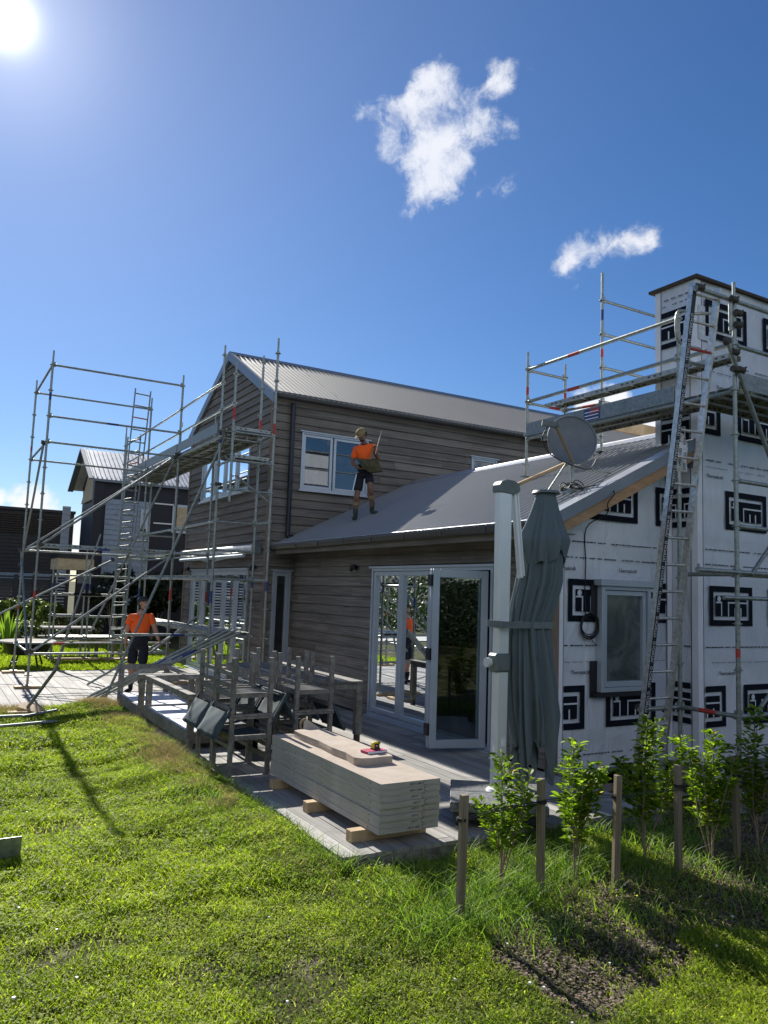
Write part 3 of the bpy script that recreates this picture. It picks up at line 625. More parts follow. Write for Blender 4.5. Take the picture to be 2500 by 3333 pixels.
mb = MB(); mb.box((XC+.02, YC-.03, -.06), (10.3, YC-.004, .0)); mb.box((XW+.02, YG-.03, -.06), (XC, YG-.004, -.01)); mb.build('base_strip', 'flash_dk', house)
# printed logos
LW, LH = .83, .485
def logo(ink, white, ax, fix, sgn_, u, z, ulo, uhi, zcap=None):
    def R(mb, a, b, c, d, o):
        ua, ub = max(u+a*LW, ulo), min(u+b*LW, uhi)
        if ub <= ua: return
        za, zb = z+c*LH, z+d*LH; ta = tb = zb
        if zcap: ta, tb = min(zb, zcap(ua)), min(zb, zcap(ub))
        if ta <= za and tb <= za: return
        if ta < za:  # start where the slope crosses
            for k in range(200):
                ua += (ub-ua)*.01
                if zcap(ua) > za: break
            ta = min(zb, zcap(ua))
        if zcap and ta < zb and tb >= zb:
            n = 8
            for k in range(n):
                x0, x1 = ua+(ub-ua)*k/n, ua+(ub-ua)*(k+1)/n
                mb.quad(P3(ax, fix, x0, za, -o), P3(ax, fix, x1, za, -o), P3(ax, fix, x1, min(zb, zcap(x1)), -o), P3(ax, fix, x0, min(zb, zcap(x0)), -o))
            return
        mb.quad(P3(ax, fix, ua, za, -o), P3(ax, fix, ub, za, -o), P3(ax, fix, ub, tb, -o), P3(ax, fix, ua, ta, -o))
    O1, O2 = .0185, .0205
    bx, by = .085, .145
    for q in ((0, 1, 0, by), (0, 1, 1-by, 1), (0, bx, by, 1-by), (1-bx, 1, by, 1-by)): R(ink, *q, O1)
    fx, fy = .055, .095; x0, x1, y0, y1 = bx+fx, 1-bx-fx, by+fy, 1-by-fy
    R(ink, x0, x1, y0, y1, O1)
    X = lambda t: x0+(x1-x0)*t; Y = lambda t: y0+(y1-y0)*t; w = .022; h = .04
    R(white, X(0), X(.19), Y(.63), Y(.63)+h, O2); R(white, X(.19)-w, X(.19), Y(0), Y(.63), O2)
    R(white, X(.38), X(1.), Y(.63), Y(.63)+h, O2); R(white, X(.38), X(.38)+w, Y(0), Y(.63), O2)
    for t in (.6, .79): R(white, X(t)-w*.3, X(t)+w*.9, Y(0), Y(.42), O2)
    cu, cz = u+X(.10)*LW, z+Y(.84)*LH
    if ulo+.03 < cu < uhi-.03 and (not zcap or cz+.03 < zcap(cu)):
        n = 14; vs = [P3(ax, fix, cu, cz, -O2)]+[P3(ax, fix, cu+.034*math.cos(2*math.pi*i/n), cz+.036*math.sin(2*math.pi*i/n), -O2) for i in range(n)]
        white.add(vs, [(0, 1+i, 1+(i+1) % n) for i in range(n)])
def put_logo(ax, fix, u, z, ulo, uhi, cap, par):
    a, b = MB(), MB(); logo(a, b, ax, fix, -1, u, z, ulo, uhi, cap)
    if a.v: o = a.build('printed_logo', 'ink', par)
    if b.v: b.build('logo_lettering', 'wrap', par if par is chimney else o)
capf = lambda x: onroof(x, -.26)
for u, z in ((6.29, 1.645), (7.44, 1.645), (5.73, .445), (6.90, .445), (6.59, 2.835), (7.74, 2.835)): put_logo('y', YG, u, z, XW+.12, XC-.12, capf, house)
for u, z in ((8.23, 1.635), (9.40, 1.635), (7.69, .43), (8.87, .43), (8.55, 2.83), (7.64, 3.995), (8.81, 3.995), (8.19, 5.245), (9.37, 5.245)): put_logo('y', YC, u, z, XC+.11, 10.1, None, house)
for u, z in ((6.04, 5.16), (6.04, 3.80), (5.95, .46), (6.18, 2.83)):
    put_logo('x', XC, u, z, YC+.10, 6.75 if z > 3.5 else YG-.03, None, chimney)
# small dashed print and product lettering
rr = random.Random(3)
def dashes(ax, fix, u0, u1, z, h):
    u = u0; mb = MB(); whd = MB()
    while u < u1:
        L = rr.choice((.03, .05, .07, .09)); g = rr.choice((.012, .018, .04, .015))
        if rr.random() < .86:
            b = min(u+L, u1); mb.quad(P3(ax, fix, u, z, -.0185), P3(ax, fix, b, z, -.0185), P3(ax, fix, b, z+h, -.0185), P3(ax, fix, u, z+h, -.0185))
            if L > .05: 
                for q in (.25, .6): whd.quad(P3(ax, fix, u+L*q, z+h*.25, -.0205), P3(ax, fix, u+L*(q+.12), z+h*.25, -.0205), P3(ax, fix, u+L*(q+.12), z+h*.8, -.0205), P3(ax, fix, u+L*q, z+h*.8, -.0205))
        u += L+g
    o = mb.build('print_row', 'ink', house)
    if whd.v: whd.build('print_row_letters', 'wrap', o)
for z, h in ((.155, .012), (1.19, .005), (1.37, .013), (2.37, .013), (2.555, .012)): dashes('y', YG, XW+.12 if z < 2.4 else 6.35, XC-.13, z, h); dashes('y', YC, XC+.12, 10.1, z, h)
for z, h in ((3.66, .013), (3.58, .005), (4.93, .012), (4.80, .009), (5.83, .012)): dashes('y', YC, XC+.15, 10.1, z, h)
for z, h in ((5.80, .014), (5.72, .010), (1.37, .018)): dashes('x', XC, YC+.10, 6.75 if z > 3 else YG-.03, z, h)
for (u, z, ax, fix) in ((7.25, 2.255, 'y', YG), (6.25, 2.245, 'y', YG), (6.50, 1.075, 'y', YG), (8.55, 1.06, 'y', YC), (9.6, 1.06, 'y', YC), (8.35, 3.47, 'y', YC), (8.55, 4.62, 'y', YC)):
    text_mesh('product_lettering', 'Thermakraft', .062, 'ink', (u, fix-.019, z), (1, 0, 0), (0, 0, 1), house, .0005)
text_mesh('product_lettering', 'Thermakraft', .06, 'ink', (XC-.019, 6.42, 5.62), (0, -1, 0), (0, 0, 1), chimney, .0005)
# patch of aluminium tape on the chimney corner
mb = MB(); mb.box((XC+.02, YC-.018, 5.18), (XC+.28, YC-.015, 5.62)); mb.build('foil_patch', 'bag', chimney)
# wrapped-wall window with flashing tape round it
u0, u1, z0, z1 = WING; mb = MB(); pane_frame(mb, 'y', YG, -1, u0, u1, z0, z1, .05, -.06, .10)
mb.box((u0-.05, YG-.14, z1-.004), (u1+.05, YG, z1+.07)); gw = mb.build('window', 'frame', house, .003)
m2 = MB(); pane_frame(m2, 'y', YG, -1, u0+.053, u1-.053, z0+.053, z1-.053, .06, .0, .075); m2.build('sash', 'frame', gw, .006)
m3 = MB(); m3.quad((u0+.1, YG-.03, z0+.1), (u1-.1, YG-.03, z0+.1), (u1-.1, YG-.03, z1-.1), (u0+.1, YG-.03, z1-.1)); m3.build('pane', 'glass_dusty', gw)
mb = MB(); mb.box((u0-.10, YG-.03, z0-.06), (u0-.002, YG-.014, z0+.35)); mb.box((u0-.10, YG-.03, z1-.35), (u0-.002, YG-.014, z1+.02)); mb.box((u0-.08, YG-.10, z0-.055), (u1-.02, YG-.014, z0-.004)); mb.build('flashing_tape', 'black', gw, each=True)
# small wall lamps and awning
def wall_light(x, y, z, nx):
    t = thing('wall_light', '', 'wall light', (x, y, z)); mb = MB()
    mb.box((x-.03, y-.03, z-.03), (x, y+.03, z+.03))
    for s in (-1, 1): mb.tube((x-.06, y+s*.03, z+.035), (x-.075, y+s*.075, z-.055), .030, 12)
    mb.build('lamp_head', 'black', t); mb = MB()
    for s in (-1, 1): mb.tube((x-.0752, y+s*.0752, z-.056), (x-.0756, y+s*.0765, z-.058), .022, 12)
    mb.build('lens', 'frame', t); return t
l1 = wall_light(XW-.02, 11.31, 2.29, 0); l1['label'] = 'twin head spotlight on the cedar wall left of the bifold door'
l2 = wall_light(XG-.02, 14.36, 2.30, 0); l2['label'] = 'small dark lamp at the house corner under the awning end'; l3 = wall_light(XG-.02, 18.75, 2.30, 0); l3['label'] = 'small dark lamp left of the french doors behind the scaffold'
for l in (l1, l2, l3): l['group'] = 'spotlights on the cedar walls'
aw = thing('awning', 'white rolled awning cassette fixed over the french doors behind the scaffold', 'awning', (XG-.1, 16.4, 2.6))
mb = MB(); mb.tube((XG-.14, 14.15, 2.66), (XG-.14, 18.95, 2.66), .075, 12); mb.build('cassette', 'awning', aw)
mb = MB(); mb.tube((XG-.22, 14.5, 2.52), (XG-.22, 18.9, 2.50), .035, 10); mb.tube((XG-.14, 14.7, 2.56), (XG-.2, 16.4, 2.45), .02, 8); mb.tube((XG-.14, 18.5, 2.56), (XG-.2, 16.8, 2.45), .02, 8); mb.build('roller_arm', 'frame', aw)
mb = MB(); mb.box((XG-.2, 14.08, 2.55), (XG-.03, 14.14, 2.76)); mb.box((XG-.2, 18.96, 2.55), (XG-.03, 19.0, 2.76)); mb.build('end_bracket', 'plasticgrey', aw, each=True)
# ------------------------------------------------------------------ ground, deck
def sst(x, a, b):
    t = np.clip((x-a)/(b-a), 0, 1); return t*t*(3-2*t)
def vnoise(x, y, s, seed=0):
    r = np.random.default_rng(seed); g = r.random((64, 64)); X = np.asarray(x)*s; Y = np.asarray(y)*s
    i = np.floor(X).astype(int); j = np.floor(Y).astype(int); fx = X-i; fy = Y-j; fx = fx*fx*(3-2*fx); fy = fy*fy*(3-2*fy)
    G = lambda a, b: g[a % 64, b % 64]
    return (G(i, j)*(1-fx)+G(i+1, j)*fx)*(1-fy)+(G(i, j+1)*(1-fx)+G(i+1, j+1)*fx)*fy
def DECKX(y):  # left edge of the deck
    return np.where(np.asarray(y) > 12.85, -6., 2.70)
def ground_z(x, y):
    x = np.asarray(x, float); y = np.asarray(y, float)
    z = -.10+.03*(vnoise(x, y, .8, 1)-.5)+.035*(vnoise(x, y, 2.3, 2)-.5)+.02*(vnoise(x, y, 6., 3)-.5)
    z = z-.12*sst(x, 4.8, 6.5)*sst(y, 4.0, 5.0)
    edge = np.exp(-((x-2.45)/.5)**2)*sst(y, 4.5, 6)*(1-sst(y, 12.7, 13.4))*.08
    edge2 = np.exp(-((y-12.65)/.35)**2)*(1-sst(x, 2.2, 2.9))*.07
    under = ((x > 2.72) & (y > 5.12) & (y < 18.1)) | ((x < 2.72) & (y > 12.85) & (y < 18.1))
    z = z+edge+edge2
    far = (y > 18.1); z = np.where(far, -.05+.03*(vnoise(x, y, .7, 1)-.5), z)
    z = np.where(under, np.minimum(z, -.09)-.05, z)
    z = z+ sst(np.hypot(x, y), 80, 2500)*2
    return z
def axis(segs):
    r = []
    for a, b, d in segs: r += list(np.arange(a, b, d))
    return np.array(r+[segs[-1][1]])
gx = axis([(-2500, -300, 200), (-300, -40, 20), (-40, -6, 2), (-6, -4, .4), (-4, 8, .06), (8, 16, 1), (16, 60, 5), (60, 300, 20), (300, 2500, 200)])
gy = axis([(-2500, -300, 200), (-300, -20, 20), (-20, 1, 1.5), (1, 13.2, .06), (13.2, 18, .4), (18, 30, .3), (30, 60, 2), (60, 300, 20), (300, 2500, 200)])
GX, GY = np.meshgrid(gx, gy, indexing='ij'); GZ = ground_z(GX, GY); nx, ny = GX.shape
I, J = np.meshgrid(np.arange(nx-1), np.arange(ny-1), indexing='ij'); a = (I*ny+J).ravel()
npmesh('ground', np.stack([GX.ravel(), GY.ravel(), GZ.ravel()], 1), np.stack([a, a+ny, a+ny+1, a+1], 1), np.zeros(len(a)), 'soil', True, kind='structure')
# deck boards run along Y
mb = MB(); r = random.Random(5)
def boards(x0, x1, y0, y1, zt=0., w=.138, g=.006):
    x = x0
    while x+w <= x1+.01:
        y = y0-r.uniform(0, 2.5)
        while y < y1:
            L = r.choice((2.4, 3.0, 3.6, 4.2)); a, b = max(y, y0), min(y+L-.004, y1)
            if b-a > .05:
                dz = r.uniform(-.002, .002); mb.box((x, a, zt-.03+dz), (x+w, b, zt+dz), r.random())
            y += L
        x += w+g
boards(2.73, 6.14, 5.12, 18.05); boards(2.73-.144*60, 2.735, 12.85, 18.05)
mb.build('deck', 'deck', None, kind='structure')
mb = MB(); mb.box((2.72, 5.14, -.16), (2.76, 12.8, -.032)); mb.box((-5.9, 12.86, -.16), (2.72, 12.9, -.032)); mb.box((2.77, 5.13, -.16), (6.1, 5.17, -.032)); mb.box((-5.9, 18.0, -.16), (6.1, 18.04, -.032))
mb.box((5.3, 5.3, -.3), (6.12, 6.6, -.04)); mb.build('deck_edge', 'greywood', None, kind='structure')
# pale path beyond the far lawn
mb = MB(); mb.quad((-20, 27.0, -.02), (5.2, 27.0, -.02), (5.2, 30.5, -.02), (-20, 30.5, -.02)); mb.build('path', 'path', None, kind='structure')
# scrub bank behind and left of the camera (seen in the glass)
xs = np.linspace(-60, -9, 40); ys = np.linspace(-30, 60, 60); X, Y = np.meshgrid(xs, ys, indexing='ij')
H = 5.5*sst(-X, 10, 24)*(.7+.6*vnoise(X, Y, .09, 9))+.8*vnoise(X, Y, .5, 4)*sst(-X, 9.5, 14)-.3; I, J = np.meshgrid(np.arange(39), np.arange(59), indexing='ij'); a = (I*60+J).ravel()
npmesh('hill', np.stack([X.ravel(), Y.ravel(), H.ravel()], 1), np.stack([a, a+60, a+61, a+1], 1), np.zeros(len(a)), 'hillm', True, kind='structure')

# ------------------------------------------------------------------ grass
fx, fz = np.array(f_), None
Rm = np.array([list(r2), list(u2), list(f_)])
def inview(x, y, z, mx=1.12):
    d = np.stack([x, y, z-1.9], -1) @ Rm.T
    u = d[..., 0]/np.maximum(d[..., 2], .1)/(1250/2536.4); v = d[..., 1]/np.maximum(d[..., 2], .1)/(1666/2536.4)
    return (d[..., 2] > .5) & (np.abs(u) < mx) & (np.abs(v) < mx)
def scatter(n, x0, x1, y0, y1):
    x = rng.uniform(x0, x1, n); y = rng.uniform(y0, y1, n); z = ground_z(x, y); k = inview(x, y, z, 1.2); return x[k], y[k], z[k]
def offdeck(x, y): return ~(((x > 2.70) & (x < 6.2) & (y > 5.10) & (y < 18.1)) | ((x < 2.75) & (y > 12.84) & (y < 18.1)) | ((x > 6.0) & (y > 6.1)))
def mulchmask(x, y):
    a = np.exp(-((y-(3.44+.08*np.sin(x*2)+.30*np.maximum(0, x-3.7)))/.52)**2)*sst(x, 2.75, 3.1)
    return a+.55*(vnoise(x, y, 2.6, 21)-.5)+.35*(vnoise(x, y, 7., 22)-.5)
def bare(x, y): return vnoise(x, y, 1.3, 31)*.6+vnoise(x, y, 4.1, 32)*.4+.30*np.exp(-((x-2.42)/.16)**2-((y-6.5)/.9)**2)+.25*np.exp(-((x-1.2)/.9)**2-((y-3.1)/.25)**2)
def blades(name, x, y, z, h, w, lean, tint, mat, **tg):
    n = len(x); th = rng.uniform(0, 2*np.pi, n); la = rng.uniform(0, 2*np.pi, n)
    sx, sy = np.cos(th)*w/2, np.sin(th)*w/2; lx, ly = np.cos(la)*lean*h, np.sin(la)*lean*h
    V = np.zeros((n, 6, 3))
    for k, (f, ww) in enumerate(((0, 1.), (.55, .8), (1., .12))):
        cx, cy, cz = x+lx*f*f, y+ly*f*f, z+h*(f-.25*lean*f*f)
        V[:, 2*k] = np.stack([cx-sx*ww, cy-sy*ww, cz], 1); V[:, 2*k+1] = np.stack([cx+sx*ww, cy+sy*ww, cz], 1)
    b = np.arange(n)*6; F = np.concatenate([np.stack([b, b+1, b+3, b+2], 1), np.stack([b+2, b+3, b+5, b+4], 1)])
    return npmesh(name, V.reshape(-1, 3), F, np.concatenate([tint, tint]), mat, **tg)
def leaflets(name, x, y, z, h, s, tint, mat, tilt=.5, **tg):
    n = len(x); th = rng.uniform(0, 2*np.pi, n); ph = rng.normal(0, tilt, n); c, s_ = np.cos(th), np.sin(th)
    V = np.zeros((n, 4, 3)); pts = ((0, -1.), (.62, -.1), (0, 1.), (-.62, -.1))
    for k, (p, q) in enumerate(pts):
        px, py = p*s, q*s
        V[:, k] = np.stack([x+c*px-s_*py*np.cos(ph), y+s_*px+c*py*np.cos(ph), z+h+py*np.sin(ph)+(.25*s if k in (1, 3) else 0)], 1)
    b = np.arange(n)*4
    return npmesh(name, V.reshape(-1, 3), np.stack([b, b+1, b+2, b+3], 1), tint, mat, **tg)
def lawn(n, x0, x1, y0, y1, sc, keep=1.):
    x, y, z = scatter(n, x0, x1, y0, y1); br = bare(x, y); mm = mulchmask(x, y)
    k = offdeck(x, y) & (rng.random(len(x)) < np.clip(1.35-sst(br, .58, .76)*1.15, .15, 1)) & ((mm < .42) | (rng.random(len(x)) < .13))
    return x[k], y[k], z[k], br[k]
G = [[], []]
for (n, x0, x1, y0, y1, sc) in ((200000, -.4, 5.2, 2.0, 5.0, .9), (130000, -.2, 2.8, 5.0, 9.0, 1.25), (70000, .3, 2.8, 9., 12.9, 1.7), (20000, 2.4, 7.5, 3.2, 6.4, 1.1)):
    x, y, z, br = lawn(n, x0, x1, y0, y1, sc); q = rng.random(len(x)); g = q < .42
    lum = vnoise(x, y, 1.1, 41)*.40+vnoise(x, y, 7, 42)*.40
    h = (.022+.03*rng.random(len(x)))*(.35+1.0*vnoise(x, y, 2.1, 44)+.5*vnoise(x, y, 9., 45))*sc
    t = np.clip(lum+rng.normal(.12, .16, len(x)), .0, .86); t = np.where(rng.random(len(x)) < .05, 1., t)
    G[0].append(np.stack([x[g], y[g], z[g], h[g]*1.35, t[g], np.full(g.sum(), sc)])); g = ~g
    G[1].append(np.stack([x[g], y[g], z[g], h[g]*.75, t[g]-.05, np.full(g.sum(), sc)]))
a = np.concatenate(G[0], 1); blades('lawn_grass', a[0], a[1], a[2]-.005, a[3], .0055*a[5], .55, a[4], 'grass', kind='stuff', label='short lawn grass in front of the deck', category='grass')
a = np.concatenate(G[1], 1); leaflets('lawn_clover', a[0], a[1], a[2], a[3], (.0075+.006*rng.random(a.shape[1]))*a[5], np.clip(a[4], 0, .9), 'grass', .55, kind='stuff', label='low clover leaves mixed through the near lawn', category='clover')
# dry seed grass along the deck edge
n = 34000; t = rng.random(n); x = np.where(t < .62, rng.normal(2.47, .17, n), rng.uniform(.3, 2.7, n)); y = np.where(t < .62, rng.uniform(5.0, 12.8, n), rng.normal(12.66, .16, n))
k = offdeck(x, y) & (vnoise(x, y, 1.6, 51)*.55+.45*vnoise(x, y, 5., 52)+.16*sst(y, 6.5, 10) > .54); x, y = x[k], y[k]
m_ = (x > 1.9) & (y > 7.0)
blades('dry_grass', x, y, ground_z(x, y), (.05+.11*rng.random(len(x)))*(.5+.6*sst(y, 5.5, 9.5)), .0042, .8, np.clip(rng.normal(.45, .25, len(x)), 0, 1), 'dry', kind='stuff', label='dry straw coloured grass along the deck edge', category='dry grass')
n = 9000; t = rng.random(n); x = np.where(t < .6, rng.normal(2.35, .22, n), rng.uniform(.3, 2.6, n)); y = np.where(t < .6, rng.uniform(4.9, 12.8, n), rng.normal(12.5, .18, n)); k = offdeck(x, y); x, y = x[k], y[k]
n = 5200; xe = np.where(np.arange(n) < 3600, 2.69+.05*rng.normal(size=n), rng.uniform(2.7, 6.0, n)); ye = np.where(np.arange(n) < 3600, rng.uniform(5.0, 12.8, n), 5.07+.05*rng.normal(size=n)); g_ = vnoise(xe, ye, 1.7, 61) > .33; xe, ye = xe[g_], ye[g_]
blades('edge_grass', xe, ye, np.minimum(ground_z(np.minimum(xe, 9), ye), -.05), .10+.09*rng.random(len(xe)), .006, .9, np.clip(rng.normal(.5, .25, len(xe)), 0, 1), 'longgrass', kind='stuff', label='uneven grass leaning over the deck edge boards', category='grass')
X2, Y2 = [], []
for cx, cy, nn, s in [(3.15, 3.9, 900, .28), (3.4, 4.25, 1500, .3), (3.85, 4.25, 1100, .35), (4.3, 3.55, 900, .22), (4.45, 4.5, 900, .3), (4.85, 4.1, 1500, .3), (5.2, 4.0, 1300, .3), (5.0, 3.5, 900, .22), (5.6, 3.75, 1300, .3), (6.1, 4.0, 700, .25), (3.35, 3.62, 1500, .16), (3.3, 4.6, 800, .4), (2.85, 4.0, 500, .18), (4.1, 4.7, 900, .3), (5.5, 4.7, 900, .4), (4.0, 3.6, 500, .15), (6.0, 3.4, 600, .25)]:
    nn = int(nn*(.45 if cy < 3.8 else .7)); X2.append(rng.normal(cx, s, nn)); Y2.append(rng.normal(cy, s*.6, nn))
X2 = np.concatenate(X2); Y2 = np.concatenate(Y2); k = offdeck(X2, Y2); X2, Y2 = X2[k], Y2[k]
xx = np.concatenate([x, X2]); yy = np.concatenate([y, Y2]); keep = rng.random(len(xx)) > np.clip(mulchmask(xx, yy)*1.3-.15, 0, .85)
hh = np.concatenate([.05+.07*rng.random(len(x)), .07+.16*rng.random(len(X2))])
xx, yy, hh = xx[keep], yy[keep], hh[keep]
blades('long_grass', xx, yy, ground_z(xx, yy), hh, .0065, .85, np.clip(rng.normal(.42, .25, len(xx)), 0, .95), 'longgrass', kind='stuff', label='long rank grass round the stakes and garden bed', category='long grass')
# far lawn
x, y, z = scatter(60000, -1, 6.5, 18.1, 27.); blades('far_lawn_grass', x, y, z, .04+.06*rng.random(len(x)), .02, .6, np.clip(rng.normal(.5, .2, len(x)), 0, .9), 'grass', kind='stuff', label='bright lawn grass beyond the far end of the deck', category='grass')
# mulch chips
x, y, z = scatter(60000, 2.6, 7.5, 2.4, 5.0); k = (mulchmask(x, y) > .30) & offdeck(x, y); x, y, z = x[k], y[k], z[k]
leaflets('bark_mulch', x, y, z, .004+.014*rng.random(len(x)), .006+.012*rng.random(len(x))**2, rng.random(len(x))**2, 'mulch', .5, kind='stuff', label='dark bark mulch chips in the shrub bed', category='mulch')
x, y, z = scatter(9000, -.4, 5.5, 2., 12.5); k = offdeck(x, y); x, y, z = x[k], y[k], z[k]
leaflets('leaf_litter', x, y, z, .01, .008+.008*rng.random(len(x)), rng.random(len(x)), 'dry', .5, kind='stuff', label='scattered dead leaves and straw on the lawn', category='leaf litter')
# ------------------------------------------------------------------ scaffolding
RING = [.60+.478*k for k in range(12)]
def standard(root, x, y, z0, z1, rings=None, tapes=(), r=.0215, foot=True, spig=True):
    mb = MB(); mb.tube((x, y, z0), (x, y, z1-.22 if spig else z1), r, 10)
    if spig: mb.tube((x, y, z1-.22), (x, y, z1), r*.78, 10)
    for z in (rings if rings is not None else [q for q in RING if z0+.1 < q < z1-.1]):
        mb.tube((x, y, z-.005), (x, y, z+.005), .048, 10); mb.tube((x, y, z-.03), (x, y, z+.03), r*1.22, 10)
    if foot: mb.tube((x, y, z0+.01), (x, y, z0+.16), .016, 8); mb.box((x-.065, y-.065, z0-.006), (x+.065, y+.065, z0+.006)); mb.tube((x-.06, y, z0+.17), (x+.06, y, z0+.17), .012, 6)
    o = mb.build('standard', 'galv', root)
    for z, c, L in tapes:
        m2 = MB(); m2.tube((x, y, z), (x, y, z+L), r*1.03, 10, cap=False); m2.build('tape_band', c, o)
    return o
def ledger(root, a, b, r=.0205, name='ledger', mat='galv', tape=None, ends=True):
    a, b = Vector(a), Vector(b); d = (b-a).normalized(); mb = MB(); mb.tube(a+d*.03, b-d*.03, r, 10)
    if ends:
        for p, s in ((a, 1), (b, -1)):
            q = p+d*(.035*s); mb.box((q.x-.012, q.y-.012, q.z-.035), (q.x+.012, q.y+.012, q.z+.06)); mb.tube(q-d*.02, q+d*.03, r*1.25, 8)
    o = mb.build(name, mat, root)
    if tape:
        f, c = tape; m2 = MB(); p = a+(b-a)*f; m2.tube(p, p+d*.22, r*1.03, 10, cap=False); m2.build('tape_band', c, o)
    return o
def brace(root, a, b, r=.0205, mat='galv2', clamps=True):
    o = ledger(root, a, b, r, 'brace', mat, ends=False)
    if clamps:
        for p in (a, b): m2 = MB(); p = Vector(p); m2.tube(p-Vector((.03, .0, .02)), p+Vector((.03, 0, .02)), .032, 8); m2.box(p-Vector((.045, .02, .02)), p+Vector((.01, .02, .045))); m2.build('coupler', 'clamp', o)
    return o
def steel_plank(root, a, b, w=.225, h=.055, name='plank', side=None):
    """steel scaffold plank between a and b (centre line, top height), channel underneath with holes along the lips"""
    a, b = Vector(a), Vector(b); d = (b-a).normalized(); s = Vector((-d.y, d.x, 0)); L = (b-a).length; mb = MB()
    M4 = Matrix(((d.x, s.x, 0, a.x), (d.y, s.y, 0, a.y), (d.z, 0, 1, a.z), (0, 0, 0, 1)))
    mb.box((0, -w/2, -.003), (L, w/2, 0), .5, M4)
    for q in (-1, 1):
        mb.box((0, q*w/2-.003, -h), (L, q*w/2+.003, -.0035), .5, M4); mb.box((0, min(q*(w/2-.004), q*(w/2-.02)), -h), (L, max(q*(w/2-.004), q*(w/2-.02)), -h+.004), .5, M4)
    k = int(L/.5)
    for i in range(k+1): x = L*(i+.5)/(k+1); mb.box((x-.015, -w/2+.004, -.03), (x+.015, w/2-.004, -.0036), .5, M4)
    mb.cur = 1
    for i in range(int(L/.09)):
        x = .05+i*.09
        if i % 5 < 3:
            for q in (-1, 1): mb.box((x, q*w/2-.0045, -h*.7), (x+.035, q*w/2+.0045, -h*.35), .5, M4)
    return mb.build(name, ['plank', 'clamp'], root)
XO, XI = 4.12, 4.83; YS = [12.70, 15.23, 17.78, 20.3]
ls = thing('scaffold', 'tall galvanised scaffold wrapped around the gable end of the two storey house', 'scaffold', (XO, 15.2, 0), 0, 'tube scaffolds against the house')
T = lambda *a: a
for x, y, z0, z1, tp in ((1.70, 17.78, .05, 6.13, [(4.6, 'red', .10), (1.3, 'red', .1)]), (1.70, 15.24, .05, 6.13, [(5.2, 'blue', .14), (1.55, 'red', .16)]),
                     (XO, YS[0], .05, 6.03, [(4.32, 'blue', .2), (1.62, 'blue', .2)]), (XO, YS[1], .05, 6.08, [(1.6, 'red', .2)]), (XO, YS[2], .05, 6.13, [(1.6, 'blue', .2)]), (XO, YS[3], .05, 5.9, []),
                     (XI, YS[0], .05, 5.98, [(4.62, 'red', .2), (1.9, 'blue', .18)]), (XI, YS[1], .05, 5.4, [(1.6, 'red', .18)]), (XI, YS[2], .05, 5.4, [(1.7, 'red', .18)]), (XI, YS[3], .05, 5.1, []),
                     (XI, 12.05, .05, 6.12, [(4.42, 'red', .22), (1.85, 'blue', .2)])):
    standard(ls, x, y, z0, z1, tapes=tp)
standard(ls, XO, 12.05, 3.27, 5.58, rings=[3.47, 3.95, 4.42, 4.9, 5.38], tapes=[(4.62, 'red', .2)], foot=False)
Z = dict(a=5.86, b=5.38, c=4.90, d=4.42, e=2.99, f=2.51, g=1.08, h=.60, i=2.03)
for z in (5.86, 4.90, 4.42, 2.51, .60): ledger(ls, (1.70, 15.24, z), (XO, YS[1], z), tape=(.42, 'blue') if z in (4.9, 2.51) else None)
for z in (5.86, 4.42, 2.51, .60): ledger(ls, (1.70, 17.78, z), (XO, YS[2], z), tape=(.3, 'red') if z == .6 else None)
for z in (5.86, 4.42, 2.51, .60): ledger(ls, (1.70, 15.24, z), (1.70, 17.78, z))
for i in range(3):
    for z in (5.38, 4.90, 4.42, 2.99, 2.51, 2.03, .60):
        if i == 0 and z in (.6,): continue
        ledger(ls, (XO, YS[i], z), (XO, YS[i+1], z))
    for z in (4.42, 2.51, 1.08): ledger(ls, (XI, YS[i], z), (XI, YS[i+1], z))
for y in YS:
    for z in (4.42, 2.99, 2.51, 2.03, 1.08, .60): ledger(ls, (XO, y, z), (XI, y, z))
for z in (4.42, 3.95, 3.47): ledger(ls, (XO, 12.05, z), (XI, 12.05, z))
for z in (4.90, 3.95): ledger(ls, (XO, 12.05, z), (XO, YS[0], z)); 
for z in (4.42, 2.99, 2.03): ledger(ls, (XI, 12.05, z), (XI, YS[0], z))
ledger(ls, (2.72, 12.70, 1.10), (XO, 12.70, 1.10), tape=(.55, 'blue'))
brace(ls, (4.08, 15.20, 4.45), (1.74, 15.20, 2.54)); brace(ls, (4.2, 17.74, 4.42), (1.74, 17.74, 2.54))
brace(ls, (4.08, 15.18, 2.46), (1.72, 15.18, .64)); brace(ls, (3.5, 17.72, 2.4), (1.1, 17.72, 1.05)); brace(ls, (1.66, 17.75, 2.5), (1.66, 15.27, .62)); brace(ls, (1.66, 15.3, 4.4), (1.66, 17.6, 2.2))
brace(ls, (4.24, 12.66, 4.58), (2.69, 13.48, .02), .0225); brace(ls, (4.02, 15.1, 4.38), (2.9, 16.4, .9)); brace(ls, (3.3, 18.2, 3.0), (2.55, 18.2, .03), clamps=False)
brace(ls, (XO+.03, 12.0, 3.72), (XI, 12.05, 3.3), .018, clamps=False)
for j, x in enumerate((4.25, 4.49, 4.72)):
    steel_plank(ls, (x, 12.72, 4.50), (x, 15.22, 4.50)); steel_plank(ls, (x, 15.24, 4.50), (x, 17.77, 4.50)); steel_plank(ls, (x, 17.79, 4.50), (x, 20.2, 4.50))
    steel_plank(ls, (x, 12.72, 1.14), (x, 15.22, 1.14))
for x in (4.25, 4.49): steel_plank(ls, (x, 15.24, 1.14), (x, 17.77, 1.14)); steel_plank(ls, (x, 12.72, 2.09), (x, 15.22, 2.09)); steel_plank(ls, (x, 15.24, 2.09), (x, 17.77, 2.09))
